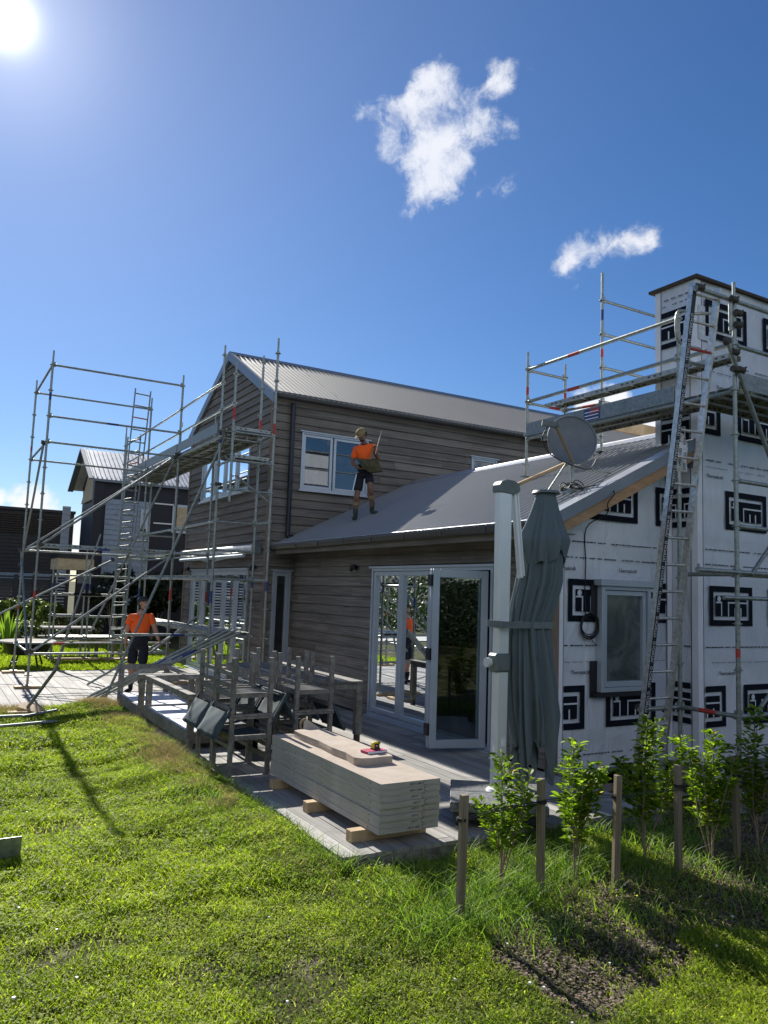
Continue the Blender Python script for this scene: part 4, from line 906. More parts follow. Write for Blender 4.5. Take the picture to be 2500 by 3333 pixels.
for y in (12.2, 12.44): steel_plank(ls, (XO-.02, y, 4.06), (XI+.02, y, 4.06)); steel_plank(ls, (XO-.02, y, 4.52), (XI+.02, y, 4.52))
for y in (15.38, 15.62): steel_plank(ls, (1.72, y, 2.57), (XO-.02, y, 2.57))
mb = MB(); mb.box((XO-.045, 12.75, 4.50), (XO-.025, 15.2, 4.68)); mb.box((XO-.045, 15.26, 4.50), (XO-.025, 17.75, 4.68)); mb.box((XO-.045, 17.8, 4.5), (XO-.025, 20.2, 4.68)); mb.build('toe_board', 'galv2', ls)
mb = MB(); mb.box((XO+.03, 15.19, 5.02), (XO+.035, 15.24, 5.12)); mb.build('scaffold_tag', 'yellow', ls)
for p in ((4.13, 12.7, 3.62), (4.15, 12.68, 4.52), (4.12, 17.8, 3.1)):
    mb = MB(); p = Vector(p); mb.tube(p-Vector((.05, 0, 0)), p+Vector((.05, 0, 0)), .034, 8); mb.bar(p, p+Vector((.07, -.03, -.05)), .03, .02); mb.build('coupler', 'clamp', ls)
# low access tower beyond, with ladders
tw = thing('access_tower', 'low scaffold tower with planked decks behind the tall scaffold and beyond the deck', 'scaffold', (3.5, 20.7, 0), 0, 'tube scaffolds against the house')
for x, y, z1 in ((2.75, 20.4, 2.2), (2.75, 21.1, 2.3), (3.52, 20.4, 2.12), (3.52, 21.1, 2.8), (4.38, 20.5, 3.), ): standard(tw, x, y, .05, z1, rings=[q for q in (.54, 1.06, 1.57, 2.05) if q < z1-.1], tapes=[(1.7, 'blue', .15)])
for z in (.5, 1.06, 1.57, 2.05): ledger(tw, (2.75, 20.4, z), (3.52, 20.4, z)); ledger(tw, (2.75, 21.1, z), (3.52, 21.1, z)); ledger(tw, (3.52, 20.4, z), (4.38, 20.5, z))
for z in (.5, 1.57): ledger(tw, (2.75, 20.4, z), (2.75, 21.1, z)); ledger(tw, (3.52, 20.4, z), (3.52, 21.1, z))
for x in (2.86, 3.1, 3.34, 3.6, 3.84, 4.08): steel_plank(tw, (x, 20.35, .56), (x, 21.15, .56))
for x in (2.9, 3.15): steel_plank(tw, (x, 20.4, 1.62), (x+.9, 20.4, 1.62), .2)
# sole boards under the feet
r = random.Random(2)
def sole(x, y, ax, L=.5, lab=''):
    mb = MB(); w = .22; a, b = (L/2, w/2) if ax == 'x' else (w/2, L/2); mb.box((x-a, y-b, .002), (x+a, y+b, .044)); 
    o = mb.build('sole_board', 'pine', None, .003); o['label'] = lab; o['category'] = 'timber block'; o['group'] = 'timber sole boards under the scaffold feet'
for x, y, ax, L, lab in ((1.70, 17.78, 'x', .42, 'small timber block under the farther of the two leftmost scaffold poles'), (1.70, 15.24, 'x', .42, 'small timber block under the nearer of the two leftmost scaffold poles'),
    (3.3, 20.45, 'x', 1.1, 'long sole board under the low access tower at its left'), (4.38, 20.5, 'x', .9, 'sole board under the right pole of the low access tower'),
    (4.47, 12.70, 'x', .95, 'sole board under the near pair of scaffold poles beside the french doors'), (4.47, 15.23, 'x', .95, 'sole board under the scaffold poles right of the man'), (4.47, 17.78, 'x', .95, 'sole board under the scaffold poles behind the man'), (4.47, 20.3, 'x', .95, 'sole board under the farthest scaffold poles at the house'), (4.83, 12.05, 'y', .4, 'sole board under the pole nearest the house corner')):
    sole(x, y, ax, L, lab)
def ladder(name, a0, a1, b0, b1, n, mat, label, group='ladders tied to the scaffolds', w=.022, d=.055, z0=.15):
    """a0,a1 foot and head of one stile; b0,b1 of the other"""
    t = thing(name, label, 'ladder', a0, 0, group); a0, a1, b0, b1 = map(Vector, (a0, a1, b0, b1))
    side = (b0-a0).normalized()
    for p, q in ((a0, a1), (b0, b1)): mb = MB(); mb.bar(p, q, d, w, up=side); mb.build('stile', mat, t)
    for i in range(n):
        f = (i+.6)/n; mb = MB(); mb.tube(a0+(a1-a0)*f, b0+(b1-b0)*f, .016, 8); mb.build('rung', 'red' if i == n-3 else mat, t)
    return t
ladder('ladder', (3.62, 18.2, .45), (3.85, 18.3, 6.42), (3.91, 18.2, .45), (4.2, 18.3, 6.40), 21, 'galv2', 'tall grey ladder rising behind the left scaffold to above its top rail')
ladder('ladder', (3.78, 19.0, .10), (3.86, 18.8, 5.35), (4.08, 19.0, .10), (4.15, 18.8, 5.45), 19, 'galv2', 'second grey ladder standing just behind the tallest ladder on the left')
# right scaffold, round the chimney
rs_ = thing('scaffold', 'galvanised scaffold standing on the low roof and around the wrapped chimney', 'scaffold', (7.39, 6.0, -.2), 0, 'tube scaffolds against the house')
R2 = [.745+.478*k for k in range(6)]
standard(rs_, 7.39, 8.64, onroof(7.39, .06), 5.50, rings=[5.24, 4.75, 4.25], tapes=[(4.85, 'red', .12)])
standard(rs_, 8.13, 8.64, onroof(8.13, .02), 5.45, rings=[5.24, 4.74], tapes=[(4.8, 'red', .2)])
standard(rs_, 8.25, 8.01, onroof(8.25, .02), 6.70, rings=[6.28, 5.77, 5.27, 4.76, 4.25], tapes=[(5.98, 'blue', .16), (5.42, 'red', .12)], spig=False)
standard(rs_, 7.39, 5.97, -.2, 5.28, rings=R2+[3.61, 4.25, 4.74, 5.22], tapes=[(3.98, 'red', .13)], r=.024)
standard(rs_, 7.39, 5.24, -.2, 5.42, rings=[.745, 1.22, 1.7, 2.22, 2.73, 3.22, 3.72, 4.21, 4.71, 5.21], tapes=[(1.35, 'red', .09)], r=.024)
standard(rs_, 9.85, 5.24, -.2, 5.42, rings=[.745, 2.22, 3.22, 4.21, 4.71, 5.21]); standard(rs_, 9.85, 5.97, -.2, 5.42, rings=[.745, 2.22, 4.21, 5.21])
for z in (5.23, 4.745, 4.20): ledger(rs_, (7.39, 5.97, z), (7.39, 8.64, z), r=.024, tape=(.6, 'red') if z > 4.5 else None)
for z in (5.22, 4.73): ledger(rs_, (7.39, 8.64, z), (8.13, 8.64, z), tape=(.55, 'red') if z < 5 else None)
ledger(rs_, (8.13, 8.64, 4.73), (8.25, 8.01, 4.73), tape=(.5, 'red'))
for z in (6.28, 5.77, 5.27, 4.76): ledger(rs_, (8.25, 8.01, z), (10.6, 8.01, z))
for z in (5.21, 4.71, 3.22, 2.73): ledger(rs_, (7.39, 5.24, z), (9.85, 5.24, z), r=.024)
ledger(rs_, (7.39, 5.97, 4.73), (8.0, 5.97, 4.73), r=.022)
for z in (2.22, .745): ledger(rs_, (7.39, 5.24, z), (9.85, 5.24, z), r=.026)
ledger(rs_, (6.7, 5.21, 2.24), (9.85, 5.21, 2.24), r=.024, name='ledger'); ledger(rs_, (7.07, 5.19, 1.97), (9.2, 5.19, 1.97), r=.022, ends=False)
for z in (.745, 2.22, 4.2, 4.73): ledger(rs_, (7.39, 5.24, z), (7.39, 5.97, z), r=.024, tape=(.35, 'red') if z < 1 else None)
ledger(rs_, (6.72, 5.97, .74), (7.39, 5.97, .74), r=.024); ledger(rs_, (6.74, 5.24, 5.21), (7.39, 5.24, 5.21), r=.026)
brace(rs_, (7.20, 5.19, 4.70), (9.3, 5.19, 1.25), .024); brace(rs_, (7.55, 5.2, 2.2), (9.0, 5.2, 3.6), .022, clamps=False); brace(rs_, (7.5, 5.2, .68), (9.2, 5.2, 2.0), .022, clamps=False)
for x in (7.54, 7.78): steel_plank(rs_, (x, 5.99, 4.26), (x, 8.62, 4.26), h=.06)
steel_plank(rs_, (7.90, 5.6, 4.79), (7.90, 8.72, 4.79), h=.06)
for y in (5.37, 5.61, 5.85): steel_plank(rs_, (7.41, y, 4.26), (9.83, y, 4.26), h=.06)
mb = MB(); mb.box((7.345, 6.0, 4.225), (7.365, 8.6, 4.41)); mb.box((7.42, 5.20, 4.225), (9.8, 5.217, 4.41)); tb = mb.build('toe_board', 'galv2', rs_)
mb = MB(); mb.box((7.3425, 7.16, 4.235), (7.3445, 7.45, 4.39)); mb.build('sticker', 'blue', tb)
mb = MB(); mb.box((7.3405, 7.17, 4.325), (7.342, 7.33, 4.385)); mb.build('sticker', 'red', tb)
for k in range(3): mb = MB(); mb.box((7.339, 7.185, 4.25+k*.045), (7.3402, 7.43, 4.262+k*.045)); mb.build('sticker', 'whiteboard', tb)
# curved ladder gate at the top
mb = MB(); mb.path([(7.22, 5.62, 5.14), (6.98, 5.60, 5.12), (6.90, 5.60, 5.04), (6.90, 5.60, 4.84), (6.98, 5.60, 4.74), (7.3, 5.6, 4.74)], .018, 8); mb.path([(7.22, 5.62, 5.14), (7.40, 5.5, 5.15)], .018, 8); mb.build('ladder_gate', 'galv', rs_)
mb = MB(); mb.tube((7.30, 5.22, 4.85), (7.30, 5.22, 5.15), .022, 8)
mb.build('gate_hinge', 'galv', rs_)
for p in ((6.80, 5.22, 5.22), (7.33, 5.2, 5.2), (7.40, 5.2, 5.06), (7.40, 5.2, 4.93), (7.30, 5.17, 4.6), (7.40, 5.17, 4.42), (7.3, 5.17, 4.41), (6.78, 6.0, .76), (7.2, 6.0, .72)):
    mb = MB(); p = Vector(p); mb.tube(p-Vector((.045, 0, 0)), p+Vector((.045, 0, 0)), .036, 8); mb.bar(p, p+Vector((.05, -.03, .03)), .025, .02); mb.build('coupler', 'clamp', rs_)
ll = ladder('ladder', (6.745, 6.06, -.18), (6.79, 5.30, 5.30), (7.14, 6.06, -.18), (7.20, 5.30, 5.32), 19, 'alu', 'long aluminium ladder with a black lettered strip against the chimney scaffold', w=.03, d=.075)
a0, a1 = Vector((6.745, 6.06, -.18)), Vector((6.79, 5.30, 5.30)); d = (a1-a0).normalized(); nrm = Vector((0, -1, 0)); nrm = (nrm-d*nrm.dot(d)).normalized(); side = nrm.cross(d)
st = [c for c in ll.children if c.name.startswith('stile')][0]
mb = MB(); o = a0+nrm*.040; M4 = Matrix(((side.x, d.x, nrm.x, o.x), (side.y, d.y, nrm.y, o.y), (side.z, d.z, nrm.z, o.z), (0, 0, 0, 1)))
mb.box((-.030, .02, -.001), (.030, (a1-a0).length-.05, .001), .5, M4); mb.build('lettered_strip', 'black', ll)
L = (a1-a0).length; k = int((L-.2)/.27)
for i in range(k): c = a0+d*(.22+i*.27)+nrm*.0415; text_mesh('lettering', 'ULLRICH O', .052, 'whiteboard', c, d, -side, ll, .0004, sx=.86)
# hanging plastic bag with print
bgp = thing('plastic_bag', 'clear printed plastic bag hanging from a ladder rung beside the chimney', 'bag', (6.95, 5.50, 3.3))
mb = MB(); vs = []; k = 12
for j in range(9):
    z = 4.0-.42*j/8-.25; w_ = .06+.05*min(1, j/2)
    for i in range(k): t = 2*math.pi*i/k; vs.append((7.02+w_*math.cos(t)*(1+.12*math.sin(3*t+j)), 5.66+.03*math.sin(t)*(1+.3*math.sin(2*t+j)), z))
mb.add(vs, [(j*k+i, j*k+(i+1) % k, (j+1)*k+(i+1) % k, (j+1)*k+i) for j in range(8) for i in range(k)]+[tuple(range(k)), tuple(range(8*k, 9*k))], .5, True); mb.build('bag_body', 'bag', bgp)
for i, (x, z) in enumerate(((6.98, 3.68), (7.06, 3.66), (6.99, 3.54), (7.06, 3.5), (6.98, 3.42), (7.05, 3.38))): text_mesh('bag_print', 'VSS', .055, 'ink', (x, 5.625, z), (0, 0, 1), (-1, 0, 0), bgp, .0005)
mb = MB(); mb.path([(7.02, 5.66, 3.75), (7.0, 5.64, 3.95), (6.95, 5.6, 4.15), (6.93, 5.5, 4.3)], .006, 6); mb.build('tie_cord', 'whiteboard', bgp)
# ------------------------------------------------------------------ loose tubes
def loose(a, b, lab, n=1, r=.0215, grp='loose scaffold tubes', mat='galv2', tape=None, tf=.45):
    a, b = Vector(a), Vector(b); mb = MB(); mb.tube(a, b, r, 10)
    if tape: pass
    o = mb.build('scaffold_tube', mat, None); o['label'] = lab; o['category'] = 'tube'; o['group'] = grp
    if tape:
        d = (b-a).normalized(); m2 = MB(); m2.tube(a+(b-a)*tf, a+(b-a)*tf+d*.26, r*1.04, 10, cap=False); m2.build('tape_band', tape, o)
    return o
names = ['first', 'second', 'third', 'fourth', 'fifth', 'sixth']
for i in range(6):
    dx = .047*i
    loose((2.44+dx, 13.62-.01*i, .024+.038*(i % 2)), (4.34+dx*.8, 12.58-.055*i, 1.17+.05*((i+1) % 2)), 'steel tube, %s from the left in the leaning bundle beside the man' % names[i], tape='blue' if i in (1, 3, 4) else None, mat='galv', tf=.40+.05*i)
loose((2.74, 15.39, .02), (4.06, 13.6, 1.2), 'single steel tube leaning behind the bundle, its foot alone on the deck')
loose((2.59, 18.23, .02), (3.1, 18.25, 2.2), 'loose steel tube standing slanted between the two scaffolds at the far side of the deck')
loose((1.42, 12.50, .06), (1.70, 12.0, .66), 'dark steel tube poking up from timber blocks at the near deck edge', mat='galv2', r=.024)
loose((.3, 12.15, .01), (1.45, 12.05, .02), 'steel tube lying on the grass beside the timber blocks')
o = loose((1.30, 11.92, .03), (1.78, 12.22, .05), 'short steel tube lying aslant over another tube on the grass edge')
o = loose((.85, 11.42, -.01), (1.70, 11.58, .0), 'steel tube lying in the grass nearest the camera')
o = thing('timber_offcut', 'flat timber offcut lying at the grass edge left of the tilted block', 'timber block', (1.3, 12.45, 0), 0, 'timber offcuts at the deck edge'); mb = MB(); mb.box((1.16, 12.36, -.04), (1.42, 12.66, .03)); mb.build('block', 'pine', o, .003)
o = thing('timber_offcut', 'tilted timber offcut with the slanting steel tube standing on it', 'timber block', (1.45, 12.5, 0), 0, 'timber offcuts at the deck edge'); mb = MB()
mb.box((-.16, -.1, -.03), (.16, .1, .03), .5, Matrix.Translation((1.47, 12.50, .04)) @ Euler((.25, .25, -.5)).to_matrix().to_4x4()); mb.build('block', 'pine', o, .003)
jb = thing('base_jack', 'scaffold base jack lying on its side on the lawn at the left edge', 'base jack', (.62, 6.3, -.05)); mb = MB()
Mj = Matrix.Translation((.66, 6.18, .03)) @ Euler((math.pi/2+.12, 0, .05)).to_matrix().to_4x4(); mb.box((-.075, -.075, -.004), (.075, .075, .004), .5, Mj); mb.build('base_plate', 'galv', jb, .002)
mb = MB(); mb.tube((.66, 6.19, .035), (.42, 6.75, .04), .019, 10); mb.tube((.55, 6.42, .04), (.53, 6.46, .04), .03, 10); mb.build('screw', 'galv', jb)
# fine cord lying: cable from the dish down the wrap
cbl = thing('cable', 'black cable running from the satellite dish down the wrapped wall to a coil', 'cable', (6.5, 6.5, 1.6)); mb = MB()
mb.path([(6.51, 6.74, 3.17), (6.6, 6.5, 3.22), (6.62, 6.23, 3.12), (6.50, 6.21, 2.98), (6.57, 6.30, 2.86), (6.54, 6.58, 2.72), (6.55, 6.592, 2.3), (6.54, 6.592, 1.95), (6.56, 6.59, 1.66)], .0065, 6)
for k in range(6):
    R0 = .115+.006*k; mb.path([(6.60+.01*math.sin(k*2)+R0*math.cos(t), 6.585-.004*k, 1.60+.01*math.cos(k*3)+R0*math.sin(t)*(1+.04*math.sin(k+t))) for t in np.linspace(0, 2*math.pi, 22)], .0055, 5)
mb.path([(6.63, 6.59, 1.49), (6.66, 6.58, 1.42), (6.72, 6.575, 1.38)], .0055, 5); mb.build('wire', 'cable', cbl)
# satellite dish
dish = thing('satellite_dish', 'grey satellite dish on a pole on the low corrugated roof', 'satellite dish', (6.51, 6.76, onroof(6.51)))
nd = Vector((-.50, -.80, .22)).normalized(); ud = (Vector((0, 0, 1))-nd*nd.z).normalized(); ld = ud.cross(nd)
c0 = Vector((6.46, 6.74, 3.775)); vs = [c0-nd*.07]; k = 40; rings = 8
for j in range(1, rings+1):
    q = j/rings
    for i in range(k): t = 2*math.pi*i/k; vs.append(c0+ld*(.285*q*math.cos(t))+ud*(.305*q*math.sin(t))-nd*(.07*(1-q*q)))
mb = MB(); mb.add(vs, [(0, 1+i, 1+(i+1) % k) for i in range(k)]+[(1+(j-1)*k+i, 1+j*k+i, 1+j*k+(i+1) % k, 1+(j-1)*k+(i+1) % k) for j in range(1, rings) for i in range(k)], .5, True)
rim = [Vector(v) for v in vs[-k:]]; mb.path(rim+[rim[0]], .012, 6); vb = [v-nd*.014 for v in map(Vector, vs)]; mb.add(vb, [(0, 1+(i+1) % k, 1+i) for i in range(k)]+[(1+(j-1)*k+i, 1+(j-1)*k+(i+1) % k, 1+j*k+(i+1) % k, 1+j*k+i) for j in range(1, rings) for i in range(k)], .5, True)
mb.build('reflector', 'dishm', dish)
b0 = c0-ud*.30; l0 = c0-ld*.24+nd*.28+ud*.02
mb = MB(); mb.bar(b0, l0, .03, .02); mb.build('feed_arm', 'sock', dish)
mb = MB(); mb.tube(l0, l0-nd*.02-ld*.0+ud*.06, .03, 10); mb.bar(l0+ud*.03, l0+ud*.05-ld*.16, .07, .06); mb.build('receiver', 'plasticgrey', dish)
mb = MB(); mb.tube((6.51, 6.78, onroof(6.51)), (6.51, 6.80, 3.66), .024, 10); mb.box((6.43, 6.70, onroof(6.51)-.02), (6.59, 6.86, onroof(6.51)+.03)); mb.tube((6.51, 6.8, 3.6), (6.06, 6.9, onroof(6.06)), .010, 8); mb.tube((6.51, 6.8, 3.45), (7.1, 6.72, onroof(7.1)), .010, 8); mb.box((6.47, 6.84, 3.6), (6.55, 6.90, 3.74)); mb.build('pole', 'galv', dish)
mb = MB(); mb.path([l0-ld*.1, l0-ld*.16-ud*.15, c0-ld*.28-ud*.24+nd*.1, b0+nd*.05-ud*.06, b0+ld*.2-ud*.05-nd*.05, b0+ld*.3+ud*.1-nd*.1], .007, 6)
rr = random.Random(8); pts = [Vector((6.45, 6.72, onroof(6.45)+.05))]
for i in range(26): pts.append(Vector((6.40+.16*math.cos(i*.9)+.03*rr.random(), 6.68+.09*math.sin(i*.9), onroof(6.4)+.05+.07*(1+math.sin(i*1.7))*rr.random())))
mb.path(pts, .006, 5); mb.build('dish_cable', 'cable', dish)
tm = thing('roof_timber', 'pale timber laid up the low roof under the scaffold foot', 'timber', (7.0, 8.35, onroof(7))); mb = MB(); mb.bar((6.93, 8.56, onroof(6.93, .032)), (8.30, 8.24, onroof(8.30, .032)), .11, .045); mb.build('plank', 'pine', tm, .002)
bm_ = thing('support_beam', 'pale timber beam spanning behind the chimney above the low roof ridge', 'timber', (9, 9.3, 4.3)); mb = MB(); mb.bar((8.9, 8.5, 4.62), (12.2, 8.6, 4.60), .05, .19); mb.build('beam', 'pine', bm_, .003)
# ------------------------------------------------------------------ stack of panels
CR = {}
bear = ((5.42, 'timber bearer under the near end of the concrete panel stack'), (6.28, 'timber bearer under the middle of the concrete panel stack'), (7.12, 'timber bearer under the far end of the concrete panel stack'))
for i, (y, lab) in enumerate(bear):
    o = thing('bearer', lab, 'timber block', (3.2, y, 0), 0, 'timber bearers under the panel stack'); mb = MB(); mb.box(((2.94, 2.97, 3.0)[i], y-.045, .002), (3.62, y+.045, .088)); mb.build('block', 'pine', o, .003)
r = random.Random(11); z = .09; words = ['topmost', 'second', 'third', 'fourth', 'fifth', 'sixth', 'seventh', 'lowest']
for i in range(8):
    k = 7-i; dx, dy = r.uniform(-.012, .012), r.uniform(-.012, .015); x0, x1, y0, y1 = 3.075+dx, 3.615+dx, 5.20+dy, 7.34+dy; h = .0465
    t = thing('concrete_panel', '%s aerated concrete panel in the stack on the deck' % words[k], 'concrete panel', (3.3, 6.2, z), 0, 'aerated concrete panels in the stack')
    mb = MB(); N_ = 26
    # slab with slightly chipped long edges
    top, bot = [], []
    per = [(x0+(x1-x0)*f, y0) for f in np.linspace(0, 1, 9)[:-1]]+[(x1, y0+(y1-y0)*f) for f in np.linspace(0, 1, N_)[:-1]]+[(x1-(x1-x0)*f, y1) for f in np.linspace(0, 1, 9)[:-1]]+[(x0, y1-(y1-y0)*f) for f in np.linspace(0, 1, N_)[:-1]]
    cx, cy = (x0+x1)/2, (y0+y1)/2
    for (a, b) in per:
        c = r.uniform(0, .0012); q = 1-c/.27; top.append((cx+(a-cx)*q, b+(c if b < cy else -c)*.5, z+h-c*.6)); bot.append((a, b, z+.0012))
    n = len(per)
    mb.add(top+bot, [tuple(range(n))]); mb.cur = 1; mb.add(top+bot, [(i2, n+i2, n+(i2+1) % n, (i2+1) % n) for i2 in range(n)]); mb.add(bot, [tuple(range(n))[::-1]])
    mb.build('panel', ['aac', 'aac_edge'], t)
    mb = MB()
    for yy in (y0+.16, y0+1.0, y0+1.58, y1-.12): mb.tube((x0-.0006, yy, z+h*.5), (x0+.004, yy, z+h*.5), .0055, 8)
    mb.build('bar_end', 'black', t)
    text_mesh('stamp', '100717 2400' if k in (0, 1, 7) else '100717', .022, 'inkfaint' if k not in (0, 1, 7) else 'dark_end', (x0+.31, y0-.0012, z+h*.5), (1, 0, 0), (0, 0, 1), t, .0004)
    mb = MB(); c = Vector((x1-.14+r.uniform(-.01, .01), y0-.0014, z+h*.5)); R0 = .016
    mb.path([c+Vector((R0*math.cos(a), 0, R0*math.sin(a))) for a in np.linspace(.6+r.random(), 5.4, 12)], .0016, 4); mb.build('stamp', 'black' if k in (2, 3) else 'dark_end', t)
    z += h
ZT = z
sb = thing('broken_slab', 'chipped aerated concrete offcut lying on top of the panel stack', 'concrete offcut', (3.35, 6.3, ZT))
pts = [(3.20, 5.86), (3.24, 5.80), (3.33, 5.785), (3.45, 5.80), (3.535, 5.79), (3.55, 5.84), (3.545, 6.1), (3.55, 6.5), (3.54, 6.9), (3.53, 7.15), (3.49, 7.19), (3.40, 7.17), (3.30, 7.20), (3.235, 7.16), (3.225, 7.0), (3.235, 6.6), (3.215, 6.3), (3.225, 6.05)]
mb = MB(); n = len(pts); top = [(x, y, ZT+.062+.001*math.sin(i*3)) for i, (x, y) in enumerate(pts)]; mid = [(x+.003*math.sin(i*5), y-.003*math.cos(i*4), ZT+.03) for i, (x, y) in enumerate(pts)]; bot = [(x, y, ZT+.001) for x, y in pts]
mb.add(top, [tuple(range(n))]); mb.cur = 1; mb.add(top+mid+bot, [(j*n+i, (j+1)*n+i, (j+1)*n+(i+1) % n, j*n+(i+1) % n) for j in range(2) for i in range(n)]); mb.build('slab', ['aac', 'aac'], sb)
nb = thing('notebook', 'dark pink notebook lying on the broken slab under a tape measure', 'notebook', (3.45, 5.98, ZT+.063)); mb = MB(); Mn = Matrix.Translation((3.455, 5.97, ZT+.065)) @ Euler((0, 0, .12)).to_matrix().to_4x4(); mb.box((-.10, -.06, 0), (.10, .06, .022), .5, Mn); mb.build('cover', 'magenta', nb, .002)
mb = MB(); mb.box((-.101, -.058, .003), (.094, -.0605, .019), .5, Mn); mb.build('pages', 'whiteboard', nb)
tp = thing('tape_measure', 'yellow and black tape measure standing on the notebook', 'tape measure', (3.47, 5.98, ZT+.088)); mb = MB(); Mt = Matrix.Translation((3.475, 5.98, ZT+.088)) @ Euler((0, 0, .12)).to_matrix().to_4x4(); mb.box((-.037, -.02, 0), (.037, .02, .062), .5, Mt); mb.build('case', 'yellow', tp, .008)
mb = MB(); mb.box((-.025, -.0225, .012), (.025, -.0195, .05), .5, Mt); mb.box((-.038, -.021, .0), (.038, .021, .01), .5, Mt); mb.box((.02, -.018, .045), (.04, .018, .064), .5, Mt); mb.build('grip', 'black', tp)
text_mesh('marking', 'FATMAX' if False else '8m', .02, 'whiteboard', Mt @ Vector((0, -.0232, .031)), (math.cos(.12), math.sin(.12), 0), (0, 0, 1), tp, .0003)
sw = thing('hand_saw', 'hand saw leaning behind the broken slab with its handle up', 'saw', (3.42, 7.3, ZT)); mb = MB()
mb.add([(3.38, 7.26, ZT+.12), (3.40, 7.24, ZT+.15), (3.56, 7.10, ZT+.035), (3.55, 7.10, ZT+.005), (3.38, 7.26, ZT+.03), (3.381, 7.263, ZT+.12), (3.401, 7.243, ZT+.15), (3.561, 7.103, ZT+.035), (3.551, 7.103, ZT+.005), (3.381, 7.263, ZT+.03)], [(0, 4, 3, 2, 1), (5, 6, 7, 8, 9), (0, 1, 6, 5), (1, 2, 7, 6), (2, 3, 8, 7), (3, 4, 9, 8), (4, 0, 5, 9)]); mb.build('blade', 'aac_edge', sw)
mb = MB(); mb.path([(3.385, 7.27, ZT+.03), (3.36, 7.29, ZT+.07), (3.37, 7.28, ZT+.13), (3.40, 7.25, ZT+.15)], .012, 8); mb.build('handle', 'sock', sw)
# ------------------------------------------------------------------ patio chairs (armchair, square legs, laced seat, sling back)
def make_chair(name='patio_chair'):
    t = thing(name, '', 'chair', (0, 0, 0)); W2, D2 = .275, .225; L = .045
    for sx in (-1, 1):
        for sy in (-1, 1):
            mb = MB(); x = sx*(W2-L/2); y = sy*(D2-L/2); mb.box((x-L/2, y-L/2, 0), (x+L/2, y+L/2, .565)); mb.build('leg', 'greywood', t, .003)
        x = sx*(W2-L/2); mb = MB(); mb.box((x-.03, -D2-.01, .567), (x+.03, D2+.01, .59)); mb.build('armrest', 'greywood', t, .003)
    mb = MB(); a = D2-L
    for s in (-1, 1): mb.box((-W2+L, s*(D2-L/2)-.012, .355), (W2-L, s*(D2-L/2)+.012, .405)); mb.box((s*(W2-L/2)-.012, -a, .355), (s*(W2-L/2)+.012, a, .405))
    mb.build('seat_frame', 'greywood', t, .002)
    mb = MB()
    for z in (.17, .29): mb.box((-W2+L, D2-L/2-.010, z-.022), (W2-L, D2-L/2+.010, z+.022))
    mb.box((-W2+L, D2-L/2-.010, .50), (W2-L, D2-L/2+.010, .545)); mb.box((-W2+L, -D2+L/2-.010, .27), (W2-L, -D2+L/2+.010, .31))
    mb.build('rail', 'greywood', t, .002, each=True)
    mb = MB(); n = 7
    for i in range(n):
        x0 = -W2+L+.02+(2*W2-2*L-.04)*i/n; x1 = x0+(2*W2-2*L-.04)/n
        mb.tube((x0, -a, .372), (x1, a, .372), .0035, 5); mb.tube((x1, a, .368), (x1+.01 if i < n-1 else x1, -a, .368), .0035, 5)
    mb.build('lacing', 'aac_edge', t)
    mb = MB(); vs = []
    for j in range(9):
        f = j/8; vs += [(-W2+L+.005, -a+2*a*f, .402-.02*math.sin(f*math.pi)), (W2-L-.005, -a+2*a*f, .402-.02*math.sin(f*math.pi))]
    mb.add(vs, [(2*i, 2*i+1, 2*i+3, 2*i+2) for i in range(8)], .5, True); mb.build('seat_sling', 'sling', t)
    mb = MB(); vs = []; 
    for j in range(9):
        f = j/8; yy = D2+.012+.14*f; zz = .555+.24*f; b = .018*math.sin(f*math.pi)
        for i in range(7): x = -W2+.02+(2*W2-.04)*i/6; vs.append((x, yy+b*math.sin(math.pi*i/6)+.006*math.sin(i*2+j), zz))
    m_ = len(vs); vs += [(x, y+.022, z-.012) for x, y, z in vs]
    F = [(j*7+i, j*7+i+1, (j+1)*7+i+1, (j+1)*7+i) for j in range(8) for i in range(6)]; F += [tuple(m_+q for q in f[::-1]) for f in F]
    F += [(j*7, (j+1)*7, m_+(j+1)*7, m_+j*7) for j in range(8)]+[((j+1)*7+6, j*7+6, m_+j*7+6, m_+(j+1)*7+6) for j in range(8)]+[(56+i, 56+i+1, m_+56+i+1, m_+56+i) for i in range(6)]
    mb.add(vs, F, .5, True); mb.build('back_sling', 'sling', t)
    for sx in (-1, 1): mb = MB(); mb.bar((sx*(W2-.012), D2-.01, .50), (sx*(W2-.012), D2+.158, .805), .026, .026); mb.build('back_stile', 'sling', t, .003)
    mb = MB(); mb.bar((-W2+.03, D2+.153, .795), (W2-.03, D2+.153, .795), .02, .02); mb.build('back_rail', 'sling', t)
    return t
def copy_tree(o, parent=None):
    c = o.copy(); COL.objects.link(c); c.parent = parent
    for ch in list(o.children): copy_tree(ch, c)
    return c
ch0 = make_chair(); first = True
# (x,y) centre, heading of the back (rot z), inverted?
ROTL, ROTR = math.pi/2, -math.pi/2      # back towards -X / +X
stacks = [((2.985, 7.945), 'the near left'), ((3.02, 8.60), 'the far left'), ((3.725, 8.02), 'the near right'), ((3.74, 8.72), 'the far right')]
for (x, y), w in stacks:
    for inv in (False, True):
        c = ch0 if first else copy_tree(ch0); first = False
        left = 'left' in w
        if inv: c.location = (x, y, 1.184); c.rotation_euler = (math.pi, 0, (ROTL if left else ROTR)+0); c['label'] = 'upside down patio chair on top of %s stack, legs in the air' % w
        else: c.location = (x, y, .002); c.rotation_euler = (0, 0, ROTR if left else ROTL); c['label'] = 'upright patio chair at the bottom of %s chair stack' % w
        c['group'] = 'stacked wooden patio chairs'
